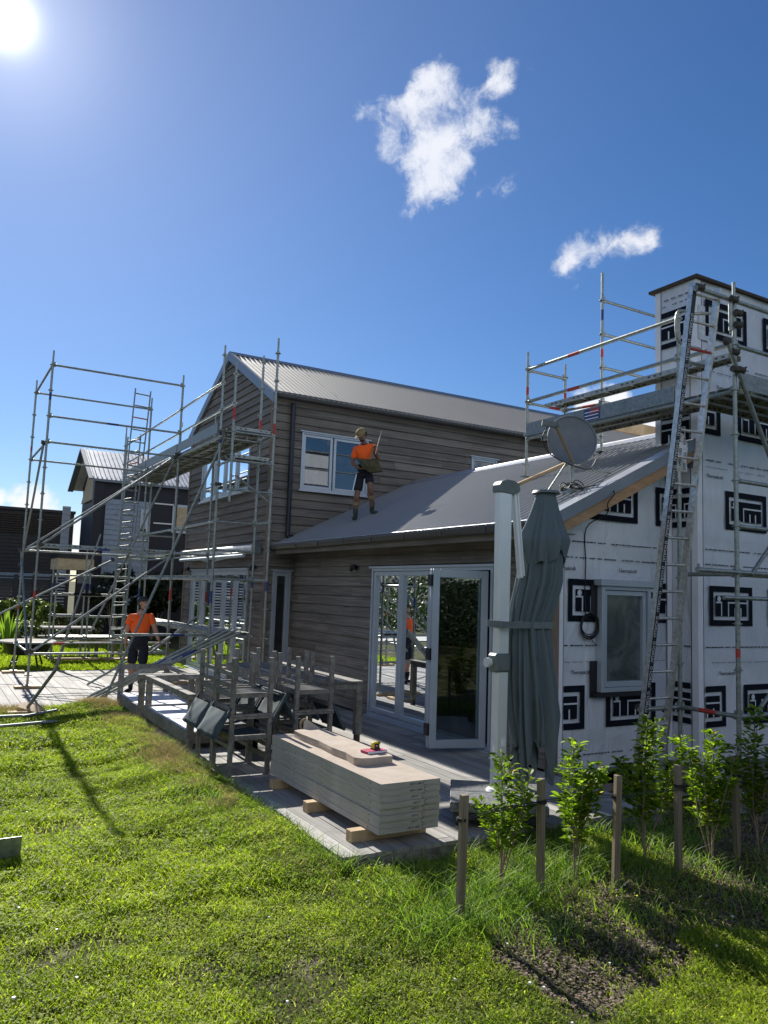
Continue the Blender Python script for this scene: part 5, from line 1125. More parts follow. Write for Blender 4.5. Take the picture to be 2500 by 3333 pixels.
# inverted about local x keeps the back on the same side once turned
for o in [o for o in COL.objects if o.name.startswith('patio_chair') and 'upside' in o.get('label', '')]:
    left = 'left' in o['label']; o.rotation_euler = (math.pi, 0, ROTR if left else ROTL)
# ------------------------------------------------------------------ table
tb = thing('patio_table', 'long dark slatted patio table with square legs beside the cedar wall', 'table', (4.5, 10.2, 0)); mb = MB(); r = random.Random(4)
for i in range(7): x = 4.02+i*.134; mb.box((x, 8.87, .735), (x+.124, 11.5, .762), r.random())
mb.build('tabletop', 'greywood', tb, .003)
mb = MB(); mb.box((4.05, 8.90, .66), (4.92, 8.93, .733)); mb.box((4.05, 11.44, .66), (4.92, 11.47, .733)); mb.box((4.03, 8.95, .66), (4.06, 11.42, .733)); mb.box((4.91, 8.95, .66), (4.94, 11.42, .733)); mb.build('apron', 'greywood', tb)
for x in (4.02, 4.86):
    for y in (8.88, 11.4): mb = MB(); mb.box((x, y, .09), (x+.085, y+.085, .734)); o = mb.build('leg', 'greywood', tb, .003); mb = MB(); mb.box((x+.012, y+.012, .0), (x+.073, y+.073, .20)); mb.build('foot', 'clamp', o)
bt = thing('grill_lid', 'shiny domed metal lid sitting between the chair stacks', 'lid', (3.45, 8.5, 0)); mb = MB(); mb.box((3.28, 8.9, .40), (3.62, 9.35, .43)); mb.box((3.32, 8.95, .0), (3.58, 9.3, .399)); mb.build('stand', 'black', bt); mb = MB()
vs = [(3.45, 9.12, .56)]; k = 16
for j in range(1, 6):
    for i in range(k): q = j/5; vs.append((3.45+.15*math.sin(q*math.pi/2)*math.cos(2*math.pi*i/k), 9.12+.2*math.sin(q*math.pi/2)*math.sin(2*math.pi*i/k), .431+.13*math.cos(q*math.pi/2)))
mb.add(vs, [(0, 1+i, 1+(i+1) % k) for i in range(k)]+[(1+(j-1)*k+i, 1+j*k+i, 1+j*k+(i+1) % k, 1+(j-1)*k+(i+1) % k) for j in range(1, 5) for i in range(k)], .5, True); mb.build('dome', 'alu', bt)
# ------------------------------------------------------------------ L shaped outdoor seat frames without cushions
def seat(name, x0, x1, y0, y1, lab, backs):
    t = thing(name, lab, 'outdoor seat', (x0, y0, 0), 0, 'cushionless timber outdoor seats'); q = .075
    for x in (x0, x1-q):
        for y in (y0, y1-q): mb = MB(); mb.box((x, y, 0), (x+q, y+q, .565)); mb.build('post', 'greywood', t, .003)
    mb = MB()
    for (a, b, c, d) in ((x0, x0+.03, y0+q, y1-q), (x1-.03, x1, y0+q, y1-q), (x0+q, x1-q, y0, y0+.03), (x0+q, x1-q, y1-.03, y1)): mb.box((a, c, .06), (b, d, .195))
    mb.build('base_rail', 'greywood', t, .002)
    for (a, b, c, d) in backs: mb = MB(); mb.box((a, c, .566), (b, d, .635)); mb.build('back_rail', 'greywood', t, .003)
    mb = MB(); mb.box((x0+.032, y0+.032, .18), (x1-.032, y1-.032, .20)); mb.build('seat_board', 'whiteboard', t); return t
seat('outdoor_seat', 2.72, 3.50, 11.32, 12.75, 'far silvered timber seat frame with a white board base next to the man', [(2.70, 3.52, 12.675, 12.77), (3.425, 3.52, 11.3, 12.67), (2.70, 3.42, 11.30, 11.39)])
seat('outdoor_seat', 2.78, 3.55, 9.15, 11.22, 'near long silvered timber seat frame with a white board base left of the chairs', [(2.76, 2.855, 9.13, 11.24), (2.86, 3.57, 11.15, 11.24)])
lat = thing('lattice_screen', 'grey lattice screen lying behind the seat frames', 'lattice', (3.9, 11, 0)); mb = MB(); r = random.Random(6)
for i in range(12): mb.box((3.75+.0, 10.3+i*.11, .05), (3.78, 10.34+i*.11, .50))
for i in range(5): mb.box((3.781, 10.28, .08+i*.09), (3.80, 11.56, .11+i*.09))
mb.build('slats', 'aac_edge', lat)
# ------------------------------------------------------------------ cantilever umbrella
um = thing('cantilever_umbrella', 'closed grey cantilever umbrella tied to its white mast beside the wrapped wall', 'umbrella', (4.45, 5.52, 0))
Mu = Matrix.Translation((4.40, 5.46, 0)) @ Euler((0, 0, -.62)).to_matrix().to_4x4()
mb = MB()
for i in range(2):
    for j in range(2): mb.box((-.40+i*.402, -.40+j*.402, .14), (-.002+i*.402, -.002+j*.402, .215), .5, Mu)
mb.build('base_slab', 'stone', um, .006)
mb = MB(); mb.box((-.37, -.37, .07), (.37, .37, .139), .5, Mu); mb.build('base_frame', 'black', um)
for sx in (-1, 1):
    for sy in (-1, 1): mb = MB(); p = Mu @ Vector((sx*.32, sy*.32, .035)); q = Mu @ Vector((sx*.32, sy*.32+.02, .035)); mb.tube(p, q, .033, 12); mb.build('caster', 'black', um)
mb = MB(); mb.tube((4.45, 5.52, .216), (4.45, 5.52, .24), .10, 16, .085); mb.build('foot_flange', 'white', um)
mb = MB(); vs = []
for z, x0, x1 in ((.24, 4.392, 4.518), (1.3, 4.395, 4.525), (2.84, 4.39, 4.535)):
    for (fx_, fy_) in ((.12, 0), (.88, 0), (1, .15), (1, .85), (.88, 1), (.12, 1), (0, .85), (0, .15)): vs.append((x0+(x1-x0)*fx_, 5.475+.09*fy_, z))
mb.add(vs, [(j*8+i, j*8+(i+1) % 8, (j+1)*8+(i+1) % 8, (j+1)*8+i) for j in range(2) for i in range(8)]+[tuple(range(7, -1, -1)), tuple(range(16, 24))], .5); mb.build('mast', 'mast', um)
mb = MB(); prof = [(4.375, 2.835), (4.375, 2.90), (4.40, 2.935), (4.46, 2.955), (4.54, 2.95), (4.60, 2.925), (4.615, 2.87), (4.60, 2.845), (4.53, 2.825)]
n = len(prof); mb.add([(x, 5.465, z) for x, z in prof]+[(x, 5.575, z) for x, z in prof], [tuple(range(n)), tuple(range(2*n-1, n-1, -1))]+[(i, n+i, n+(i+1) % n, (i+1) % n) for i in range(n)]); mb.build('mast_cap', 'plasticgrey', um, .004)
mb = MB(); mb.bar((4.582, 5.52, 2.86), (4.655, 5.50, 2.07), .05, .04); mb.bar((4.60, 5.50, 2.85), (4.675, 5.48, 2.09), .03, .02); mb.build('arm', 'mast', um, .004)
mb = MB(); mb.box((4.36, 5.455, 1.235), (4.53, 5.585, 1.40)); mb.build('crank_housing', 'plasticgrey', um, .02)
mb = MB(); mb.tube((4.355, 5.52, 1.32), (4.31, 5.52, 1.32), .028, 12); mb.tube((4.325, 5.52, 1.32), (4.30, 5.52, 1.32), .042, 12); mb.build('knob', 'awning', um)
mb = MB(); mb.box((4.45, 5.471, .60), (4.49, 5.4745, .66)); mb.tube((4.47, 5.4705, .67), (4.47, 5.4745, .67), .006, 8); mb.build('keyhole_plate', 'whiteboard', um)
mb = MB(); mb.path([(4.39, 5.5, .50), (4.36, 5.5, .50), (4.33, 5.49, .505)], .007, 6); mb.path([(4.385, 5.5, .52), (4.375, 5.49, .60), (4.37, 5.5, .62)], .004, 5); mb.build('rope_cleat', 'whiteboard', um)
# canopy: folded cloth
def canopy(z0, z1, prof, nf, name, hem=None, K=96, J=46, seed=0, amp0=.22):
    rr = np.random.default_rng(seed); ph = rr.uniform(0, 6.28, 6); vs = []
    for j in range(J+1):
        f = j/J; z = z1+(z0-z1)*f
        zs = [p[0] for p in prof][::-1]; cx = np.interp(z, zs, [p[1] for p in prof][::-1]); rx = np.interp(z, zs, [p[2] for p in prof][::-1]); ry = np.interp(z, zs, [p[3] for p in prof][::-1]); am = np.interp(z, zs, [p[4] for p in prof][::-1])
        for i in range(K):
            t = 2*math.pi*i/K; w = math.sin(nf*t+ph[0]+.5*math.sin(2.2*z+ph[1]))*.6+math.sin((nf*2+1)*t+ph[2]+1.5*z)*.25+math.sin(3*t+ph[3]+2.*z)*.3
            w = abs(w)*1.4-.5 if w < 0 else w
            q = .92*(1+am*w*1.15); zz = z
            if hem: zz = z+f**4*hem*(math.sin(nf*.5*t+ph[4])+.6*math.sin(nf*t+ph[5]))
            vs.append((cx+rx*q*math.cos(t), 5.52+ry*q*math.sin(t), zz))
    mb = MB(); mb.add(vs, [(j*K+i, j*K+(i+1) % K, (j+1)*K+(i+1) % K, (j+1)*K+i) for j in range(J) for i in range(K)], .5, True)
    return mb.build(name, 'fabric', um)
# profile rows: z, centre x, rx, ry, fold amount (descending z)
body = [(2.62, 4.95, .10, .09, .1), (2.3, 4.93, .20, .16, .2), (2.05, 4.90, .205, .16, .28), (1.85, 4.84, .19, .14, .36), (1.66, 4.78, .16, .11, .42), (1.5, 4.79, .185, .125, .42), (1.15, 4.82, .215, .15, .42), (.8, 4.85, .22, .155, .44), (.38, 4.86, .15, .13, .5)]
canopy(.50, 2.6, body, 9, 'canopy', .16, seed=3, K=144, J=70)
capp = [(2.88, 4.965, .10, .09, .02), (2.72, 4.96, .145, .12, .12), (2.55, 4.955, .21, .16, .18), (2.44, 4.95, .265, .20, .2), (2.34, 4.93, .25, .19, .25), (2.22, 4.92, .215, .17, .3)]
canopy(2.25, 2.88, capp, 6, 'canopy_vent', .06, seed=8, K=96, J=26)
mb = MB(); mb.tube((4.965, 5.52, 2.875), (4.965, 5.52, 2.90), .135, 24, .12); mb.build('crown_disc', 'plasticgrey', um)
mb = MB(); mb.box((4.385, 5.385, 1.625), (4.96, 5.395, 1.685)); mb.box((4.381, 5.396, 1.625), (4.386, 5.62, 1.685)); mb.box((4.955, 5.396, 1.625), (4.962, 5.64, 1.685)); mb.box((4.386, 5.64, 1.625), (4.955, 5.645, 1.685)); mb.build('strap', 'plasticgrey', um)
# bucket
bk = thing('bucket', 'white plastic bucket with a dark label and rim beside the scaffold pole', 'bucket', (7.72, 5.88, -.2)); mb = MB(); zz = float(ground_z(7.72, 5.88)); c = Vector((7.72, 5.86, zz))
mb.tube(c, c+Vector((0, 0, .30)), .13, 24, .155); mb.tube(c+Vector((0, 0, .295)), c+Vector((0, 0, .335)), .165, 24, .165); mb.build('body', 'white', bk)
mb = MB(); mb.tube(c+Vector((0, 0, .06)), c+Vector((0, 0, .25)), .1365, 24, .152, cap=False); mb.build('label_band', 'black', bk)
mb = MB(); mb.tube(c+Vector((0, 0, .336)), c+Vector((0, 0, .338)), .15, 20); mb.build('filling', 'clamp', bk)
mb = MB(); q = c+Vector((-.055, -.135, .15)); mb.box((q.x-.04, q.y-.012, q.z-.08), (q.x+.02, q.y-.008, q.z+.07)); mb.build('sticker', 'whiteboard', bk)
mb = MB(); mb.path([c+Vector((.17*math.cos(a), -.02, .30-.16*math.sin(a))) for a in np.linspace(0, math.pi, 12)], .003, 5); mb.build('handle', 'galv', bk)
# ------------------------------------------------------------------ stakes, ties and young shrubs
PX = [(2.985, 4.04), (3.74, 4.16), (4.34, 4.06), (5.05, 4.10), (5.80, 4.14)]; words = ['first', 'second', 'third', 'fourth', 'fifth']
for i, (x, y) in enumerate(PX):
    t = thing('stake', 'square timber stake, %s from the left in the row through the young shrubs' % words[i], 'stake', (x, y, float(ground_z(x, y))), 0, 'timber stakes in the shrub row'); mb = MB(); r = random.Random(i); a = r.uniform(-.02, .02)
    Ms = Matrix.Translation((x, y, -.15)) @ Euler((a, r.uniform(-.015, .015), r.uniform(-.3, .3))).to_matrix().to_4x4(); mb.box((-.0225, -.0225, -.1), (.0225, .0225, .82), .5, Ms); mb.build('post', 'stake', t, .003)
    mb = MB(); c = Vector((x, y, .52)); mb.tube(c-Vector((0, 0, .01)), c+Vector((0, 0, .01)), .036, 8); mb.build('tie_knot', 'tie', t)
def leaf_shape(c, d, up, L, Wd):
    """folded oval leaf from base c along d"""
    s = d.cross(up).normalized(); n = s.cross(d).normalized()
    mid = [c+d*(L*f)-n*(L*.18*f*f) for f in (0, .35, .7, 1)]
    a = [c+d*(L*f)-n*(L*.18*f*f)+n*(Wd*.18) + s*(Wd*w) for f, w in ((.15, .30), (.42, .5), (.75, .36))]
    b = [c+d*(L*f)-n*(L*.18*f*f)+n*(Wd*.18) - s*(Wd*w) for f, w in ((.15, .30), (.42, .5), (.75, .36))]
    return mid+a+b, [(0, 4, 5, 1), (1, 5, 6, 2), (2, 6, 3), (0, 1, 8, 7), (1, 2, 9, 8), (2, 3, 9)]
SH = [((3.52, 4.30), .84, .21, 520, 'slim young shrub between the first and second stakes', 3), ((4.12, 4.22), .86, .26, 800, 'bushy young shrub between the second and third stakes', 4), ((4.98, 4.36), .98, .27, 1000, 'tallest full young shrub in front of the ladder foot', 5),
      ((5.42, 4.10), .90, .25, 850, 'dark shaded young shrub in front of the bucket', 6), ((6.00, 4.08), 1.06, .30, 850, 'young shrub cut by the right edge of the photo', 7)]
for (x, y), zt, rad, nl_, lab, seed in SH:
    r = random.Random(seed); g = float(ground_z(x, y)); t = thing('young_shrub', lab, 'shrub', (x, y, g), 0, 'young glossy leaved shrubs in the row')
    mb = MB(); pts = []; H = zt-g; stems = []
    for s in range(7):
        a = r.uniform(0, 6.28); z_b = g+H*r.uniform(.02, .38) if s else g; top = zt-H*(.0 if s == 0 else r.uniform(.04, .4)); rr_ = rad*(.1 if s == 0 else r.uniform(.5, .95))
        P = [Vector((x+.01*math.cos(a), y+.01*math.sin(a), z_b))]
        for q in (.35, .7, 1.): P.append(Vector((x+rr_*q**.8*math.cos(a)+r.uniform(-.015, .015), y+rr_*q**.8*math.sin(a)+r.uniform(-.015, .015), z_b+(top-z_b)*q)))
        if s == 0: mb.path(P, [.010, .008, .006, .003], 7)
        else: mb.path(P, [.006, .005, .004, .002], 6)
        stems.append(P)
    mb.build('trunk', 'trunk', t)
    lv = MB()
    for i in range(nl_):
        P = stems[0] if r.random() < .3 else r.choice(stems[1:]); f = r.uniform(.28, 1.)
        k = min(int(f*3), 2); p = P[k].lerp(P[k+1], f*3-k); 
        if p.z < g+H*.27: continue
        a = r.uniform(0, 6.28); d = Vector((math.cos(a), math.sin(a), r.uniform(-.1, 1.1))).normalized(); sp = r.uniform(.01, .055); c = p+Vector((math.cos(a), math.sin(a), .25))*sp
        L = r.uniform(.038, .072); vs, fs = leaf_shape(c, d, Vector((r.uniform(-.4, .4), r.uniform(-.4, .4), 1)), L, L*.62); tt = min(.8, max(0, r.gauss(.42, .25))); 
        if r.random() < .012: tt = 1.
        lv.add(vs, fs, tt)
        if sp > .03: lv.add([p, p+Vector((.002, 0, .002)), c], [(0, 1, 2)], .3)
    lv.build('foliage', 'leaf', t)
for (i, j, z) in ((0, 1, .52), (1, 2, .525), (2, 3, .50), (3, 4, .49)):
    a, b = Vector((*PX[i], z)), Vector((*PX[j], z)); t = thing('garden_tie', 'black garden tie strung between the %s and %s stakes' % (words[i], words[j]), 'tie', a, 0, 'black ties strung between the stakes'); mb = MB()
    for o in (.0, .014): mb.path([a+Vector((0, -.03, o)), a.lerp(b, .5)+Vector((0, .04, o-.012)), b+Vector((0, -.03, o))], .0032, 5)
    mb.build('cord', 'tie', t)
a = Vector((5.83, 4.1, .50)); t = thing('garden_tie', 'tie running right from the fifth stake out of the photo', 'tie', a, 0, 'black ties strung between the stakes'); mb = MB(); mb.path([a, a+Vector((.3, 0, .02)), a+Vector((.9, 0, .01))], .0035, 5); mb.build('cord', 'tie', t)
# small red clover flower heads and white daisies in the lawn
r = random.Random(9); mb = MB()
for i in range(70):
    x, y = r.uniform(-.2, 4.6), r.uniform(2.6, 8.5)
    if not bool(offdeck(np.array(x), np.array(y))): continue
    z = float(ground_z(x, y)); s = r.uniform(.005, .009); mb.tube((x, y, z+.035), (x, y, z+.045), s, 6)
mb.build('lawn_flowers', 'white', None, kind='stuff', label='tiny white clover flowers dotted over the lawn', cat='flowers')
# ------------------------------------------------------------------ neighbours and planting beyond
def blades_strip(n): pass
nh = thing('neighbour_house', 'black clad neighbour house with steep pale steel roof and cream gable soffit', 'house', (5.1, 30, 0))
NX, NY, NX2 = 5.08, 30.0, 12.0; AY, AZ, NE = 32.3, 7.12, 5.72
mb = MB(); mb.box((NX+.35, NY, -.1), (NX2, NY+.2, NE)); mb.box((NX+.35, NY+.2, -.1), (NX+.5, 34.6, NE)); mb.add([(NX+.6, NY+.1, NE), (NX+.6, 34.6, NE), (NX+.6, AY, AZ-.1)], [(0, 1, 2)]); mb.build('wall', 'navyhouse', nh)
mb = MB(); mb.add([(NX+.3, NY+.05, NE-.02), (NX+.3, 34.55, NE-.02), (NX+.3, AY, AZ-.12)], [(0, 1, 2)]); mb.box((NX+.0, NY-.1, -.1), (NX+.34, NY+.25, NE)); mb.build('gable_post', 'navyhouse', nh)
mb = MB(); mb.add([(NX+.28, NY+.1, NE-.6), (NX+.28, 34.5, NE-.6), (NX+.28, AY, AZ-.15)], [(0, 1, 2)]); mb.build('gable_soffit', 'cream', nh)
mb = MB(); nb_ = 42
for i in range(nb_):
    x0 = NX-.1+(NX2-NX)*i/nb_; x1 = x0+(NX2-NX)/nb_; za, zb = NE, AZ
    mb.quad((x0, NY-.15, NE-.02), (x1, NY-.15, NE-.02), (x1, AY, AZ), (x0, AY, AZ)); mb.box((x0, NY-.15, NE), (x0+.03, NY-.1, NE+.05)); mb.add([(x0, NY-.15, NE+.03), (x0+.035, NY-.15, NE+.03), (x0+.035, AY, AZ+.05), (x0, AY, AZ+.05), (x0, NY-.15, NE-.02), (x0+.035, NY-.15, NE-.02), (x0+.035, AY, AZ), (x0, AY, AZ)], [(0, 1, 2, 3), (0, 3, 7, 4), (1, 5, 6, 2)])
mb.quad((NX-.1, 34.7, NE-.02), (NX2, 34.7, NE-.02), (NX2, AY, AZ), (NX-.1, AY, AZ)); mb.build('roof', 'nroof', nh)
mb = MB(); mb.bar((NX-.13, NY-.2, NE-.05), (NX-.13, AY, AZ), .05, .22, up=(1, 0, 0)); mb.bar((NX-.13, 34.8, NE-.05), (NX-.13, AY, AZ), .05, .22, up=(1, 0, 0)); mb.box((NX-.1, NY-.22, NE-.12), (NX2, NY-.15, NE-.03)); mb.build('roof_trim', 'flash_dk', nh)
def lapped(name, x0, x1, z0, z1, y, step, mat, par, th=.03, sgn=-1):
    mb = MB(); z = z0
    while z < z1-.01:
        zt = min(z+step, z1); mb.quad((x0, y-th, z+.012), (x1, y-th, z+.012), (x1, y-.004, zt), (x0, y-.004, zt)); mb.quad((x0, y, z+.012), (x1, y, z+.012), (x1, y-th, z+.012), (x0, y-th, z+.012)); z += step
    mb.quad((x0, y-.001, z0), (x1, y-.001, z0), (x1, y-.001, z1), (x0, y-.001, z1)); return mb.build(name, mat, par)
lapped('lapped_panel', 5.52, 7.18, 1.0, 5.0, NY-.02, .19, 'greyboard', nh); lapped('lapped_panel', 4.66, 4.98, .8, 5.0, NY+4.5, .24, 'frame', nh)
mb = MB(); mb.box((6.80, NY-.08, 3.8), (7.12, NY-.06, 4.7)); mb.build('window', 'frame', nh)
mb = MB(); mb.box((8.0, NY-.06, 3.9), (9.3, NY-.02, 5.0)); mb.build('window', 'frame', nh); mb = MB(); mb.box((8.12, NY-.08, 4.0), (9.2, NY-.065, 4.9)); mb.build('blind', 'cream', nh)
mb = MB()
for z in (4.95, 4.2): mb.box((7.3, NY-.05, z), (11, NY-.01, z+.05))
mb.build('white_band', 'white', nh)
cn = thing('porch_canopy', 'cream box porch canopy with a slatted edge on a black column', 'canopy', (4.3, 29, 0)); mb = MB(); mb.box((3.80, 28.2, 2.30), (4.95, 30.0, 2.68)); mb.build('box', 'cream', cn); mb = MB()
for i in range(17): mb.box((3.76, 28.2+i*.105, 2.68), (3.80, 28.25+i*.105, 2.86))
mb.box((3.80, 28.16, 2.68), (4.97, 30, 2.86)); mb.build('slatted_edge', 'black', cn); mb = MB(); mb.box((4.58, 28.9, -.1), (5.0, 29.4, 2.3)); mb.build('column', 'black', cn)
mb = MB()
for i in range(14): mb.box((4.56+i*.03, 28.85, 1.85), (4.572+i*.03, 28.87, 2.29))
mb.build('slat_grille', 'frame', cn)
n2 = thing('neighbour_shed', 'long dark stained neighbour building with louvred upper wall at the left edge', 'building', (2, 38, 0)); lapped('wall', -6, 5.66, 1.9, 3.9, 38, .16, 'darkboard', n2); mb = MB(); mb.box((-6, 38.01, -.1), (5.66, 46, 5.0)); mb.box((-6, 37.9, 4.98), (5.7, 46, 5.10)); mb.build('building_body', 'darkboard', n2)
mb = MB()
for i in range(9): mb.box((-5.8, 37.93, 3.98+i*.10), (5.6, 37.98, 4.02+i*.10))
for x in np.arange(-5.5, 5.6, .55): mb.box((x, 37.985, 3.95), (x+.05, 38.0, 4.9))
mb.build('louvre', 'dark_end', n2); mb = MB(); mb.box((-6, 37.9, 1.95), (5.66, 37.99, 2.2)); mb.build('grey_band', 'greyboard', n2)
mb = MB(); mb.tube((5.4, 38.5, 5.0), (5.4, 38.5, 5.18), .07, 10); mb.tube((5.4, 38.5, 5.18), (5.4, 38.5, 5.22), .13, 10); mb.build('roof_vent', 'galv', n2)
fn = thing('slat_fence', 'dark horizontal slat fence with bright gaps in front of the neighbour building', 'fence', (2, 31, 0)); mb = MB()
for i in range(16): mb.box((-6, 31.5, .25+i*.115), (4.55, 31.53, .32+i*.115))
mb.build('slats', 'pipe', fn); mb = MB()
for x in np.arange(-5.9, 4.6, .62): mb.box((x, 31.45, 0), (x+.14, 31.5, 2.1))
mb.build('posts', 'pipe', fn)
ws = thing('white_wall', 'sunlit white wall seen through the gaps of the slat fence', 'wall', (0, 33, 0)); mb = MB(); mb.box((-6, 34.0, 0), (1.0, 34.1, 1.85)); mb.build('panel', 'white', ws)
# bushes
def bush(name, lab, cat, c, rx, ry, h, n, ls, mat, grp, seed, flowers=0, tm=.45, z0=0.):
    r = np.random.default_rng(seed); t = thing(name, lab, cat, (c[0], c[1], z0), 0, grp)
    k = max(4, int(rx*ry*18)); cc = np.stack([c[0]+r.uniform(-.75, .75, k)*rx, c[1]+r.uniform(-.75, .75, k)*ry, z0+h*r.uniform(.25, .82, k)], 1); cr = r.uniform(.25, .5, k)*min(rx, ry, h)
    i = r.integers(0, k, n); v = r.normal(size=(n, 3)); v /= np.linalg.norm(v, axis=1)[:, None]; p = cc[i]+v*(cr[i]*r.uniform(.55, 1.08, n))[:, None]; p[:, 2] = np.maximum(p[:, 2], z0+.05)
    d = r.normal(size=(n, 3)); d /= np.linalg.norm(d, axis=1)[:, None]; s = np.cross(d, v); s /= np.maximum(np.linalg.norm(s, axis=1), .01)[:, None]; L = ls*r.uniform(.6, 1.3, n)[:, None]
    V = np.stack([p-d*L*.5, p+s*L*.32, p+d*L*.5, p-s*L*.32], 1).reshape(-1, 3); b = np.arange(n)*4; tint = np.clip(r.normal(tm, .22, n), 0, .8)
    if flowers: tint[r.random(n) < flowers] = 1.
    npmesh('foliage', V-np.array([c[0], c[1], z0]), np.stack([b, b+1, b+2, b+3], 1), tint, mat, parent=t)
    mb = MB()
    for q in range(5): a = q*1.3; mb.tube((c[0], c[1], z0), (c[0]+rx*.4*math.cos(a), c[1]+ry*.4*math.sin(a), z0+h*.6), .03, 6, .012)
    mb.build('trunk', 'trunk', t); return t
bush('round_bush', 'yellow green clipped bush at the left edge in front of the slat fence', 'bush', (2.75, 28.5), .85, .7, 1.25, 5200, .12, 'bush', 'bushes beyond the deck', 1, tm=.55)
bush('round_bush', 'yellow green bush in front of the black column, right of the clipped one', 'bush', (4.0, 27.3), .8, .6, 1.25, 4800, .12, 'bush', 'bushes beyond the deck', 2, .04, .5)
bush('low_shrub', 'low shrub flecked with white between the two yellow green bushes', 'bush', (3.25, 26.2), .8, .5, .65, 3000, .09, 'bush', 'bushes beyond the deck', 3, .22, .3)
bush('low_shrub', 'white flecked shrub behind the picnic table', 'bush', (4.3, 25.6), .7, .5, .8, 3000, .09, 'bush', 'bushes beyond the deck', 4, .2, .3)
bush('low_shrub', 'white flecked shrub at the left edge behind the fire pit', 'bush', (2.2, 24.8), .5, .4, .6, 2000, .09, 'bush', 'bushes beyond the deck', 5, .25, .3)
bush('tall_hedge', 'tall dark hedge with white flecks right of the porch column', 'hedge', (5.55, 27.4), .9, .7, 2.9, 9000, .14, 'hedge', 'dark hedges behind the scaffold', 6, .03, .4)
bush('tall_hedge', 'darkest hedge behind the man and the scaffold ladders', 'hedge', (6.9, 27.6), 1.5, .8, 2.7, 13000, .14, 'hedge', 'dark hedges behind the scaffold', 7, .0, .4)
bush('tall_hedge', 'dark hedge rising beside the cedar gable wall', 'hedge', (8.3, 26.6), 1.3, .8, 3.2, 11000, .14, 'hedge', 'dark hedges behind the scaffold', 8, .0, .5)
fx_ = thing('flax_plant', 'spiky flax plant with upright leaves at the left edge', 'plant', (2.05, 23.5, 0)); mb = MB(); r = random.Random(3)
for i in range(26):
    a = r.uniform(0, 6.28); l = r.uniform(.2, .5); h = r.uniform(.7, 1.25); c = Vector((2.05, 23.5, -.05)); o = Vector((math.cos(a)*l, math.sin(a)*l*.5, 0)); s = Vector((-math.sin(a), math.cos(a), 0))*.035
    P = [c+o*.15, c+o*.5+Vector((0, 0, h*.6)), c+o+Vector((0, 0, h))]; mb.add([P[0]-s, P[0]+s, P[1]-s, P[1]+s, P[2]], [(0, 1, 3, 2), (2, 3, 4)], r.uniform(.3, .7))
mb.build('leaves', 'longgrass', fx_)
# picnic table, fire pit, side seat
pt = thing('picnic_table', 'weathered picnic table with bench seats on the far lawn', 'picnic table', (3.3, 22.4, 0)); mb = MB()
for i in range(5): mb.box((2.72, 22.0+i*.15, .66), (4.0, 22.14+i*.15, .70))
mb.build('tabletop', 'aac_edge', pt)
for y in (21.65, 23.0): mb = MB(); mb.box((2.75, y, .38), (4.1, y+.24, .42)); mb.build('bench_seat', 'aac_edge', pt)
for x in (2.9, 3.85):
    mb = MB(); mb.bar((x, 22.1, .65), (x, 21.7, -.05), .09, .04, up=(1, 0, 0)); mb.bar((x, 22.6, .65), (x, 23.1, -.05), .09, .04, up=(1, 0, 0)); mb.box((x-.02, 21.7, .33), (x+.02, 23.2, .38)); mb.build('leg_frame', 'greywood', pt)
fp = thing('fire_pit', 'round pale topped black fire pit on legs at the far edge of the deck', 'fire pit', (2.1, 19.3, 0)); mb = MB(); mb.tube((2.1, 19.3, .25), (2.1, 19.3, .52), .40, 20, .52); mb.build('bowl', 'black', fp); mb = MB(); mb.tube((2.1, 19.3, .52), (2.1, 19.3, .55), .62, 24); mb.build('rim_table', 'aac_edge', fp)
mb = MB()
for a in range(4): mb.bar((2.1+.3*math.cos(a*1.57+.5), 19.3+.3*math.sin(a*1.57+.5), .26), (2.1+.42*math.cos(a*1.57+.5), 19.3+.42*math.sin(a*1.57+.5), -.05), .03, .03)
mb.build('legs', 'black', fp)
rl = thing('garden_edge_rail', 'low pale timber rail running in from the left edge to the fire pit', 'rail', (1.2, 19, 0)); mb = MB(); mb.bar((-1., 19.0, .32), (1.45, 18.9, .50), .12, .05); mb.box((.2, 18.93, -.05), (.3, 19.03, .38)); mb.build('rail', 'aac_edge', rl)
ob = thing('oval_bench', 'pale oval bench seat beside the picnic table', 'bench', (4.15, 21.0, 0)); mb = MB(); k = 20; vs = [(4.1+.5*math.cos(6.283*i/k), 21.2+.25*math.sin(6.283*i/k), .40) for i in range(k)]; mb.add(vs+[(x, y, .44) for x, y, z in vs], [tuple(range(k, 2*k)), tuple(range(k-1, -1, -1))]+[(i, (i+1) % k, k+(i+1) % k, k+i) for i in range(k)]); mb.build('seat', 'aac_edge', ob); mb = MB(); mb.box((3.9, 21.1, -.05), (3.96, 21.3, .4)); mb.box((4.3, 21.1, -.05), (4.36, 21.3, .4)); mb.build('leg', 'greywood', ob)
# scrub on the bank, one mass
r = np.random.default_rng(77); n = 120000; x = r.uniform(-30, -9.3, n); y = r.uniform(-25, 48, n); q = r.random(n)
X_ = x; hb = 5.5*sst(-X_, 10, 24)*(.7+.6*vnoise(X_, y, .09, 9))-.3; z = hb+1.6*q*(.3+vnoise(x, y, .45, 12)); d = r.normal(size=(n, 3)); d /= np.linalg.norm(d, axis=1)[:, None]; s = np.cross(d, r.normal(size=(n, 3))); s /= np.linalg.norm(s, axis=1)[:, None]; L = r.uniform(.05, .15, n)[:, None]; p = np.stack([x, y, z], 1)
V = np.stack([p-d*L, p+s*L*.6, p+d*L, p-s*L*.6], 1).reshape(-1, 3); b = np.arange(n)*4
npmesh('bank_scrub', V, np.stack([b, b+1, b+2, b+3], 1), np.clip(r.normal(.6, .2, n), 0, .8), 'hedge', kind='stuff', label='coastal scrub covering the bank that shows in the door glass', category='scrub')
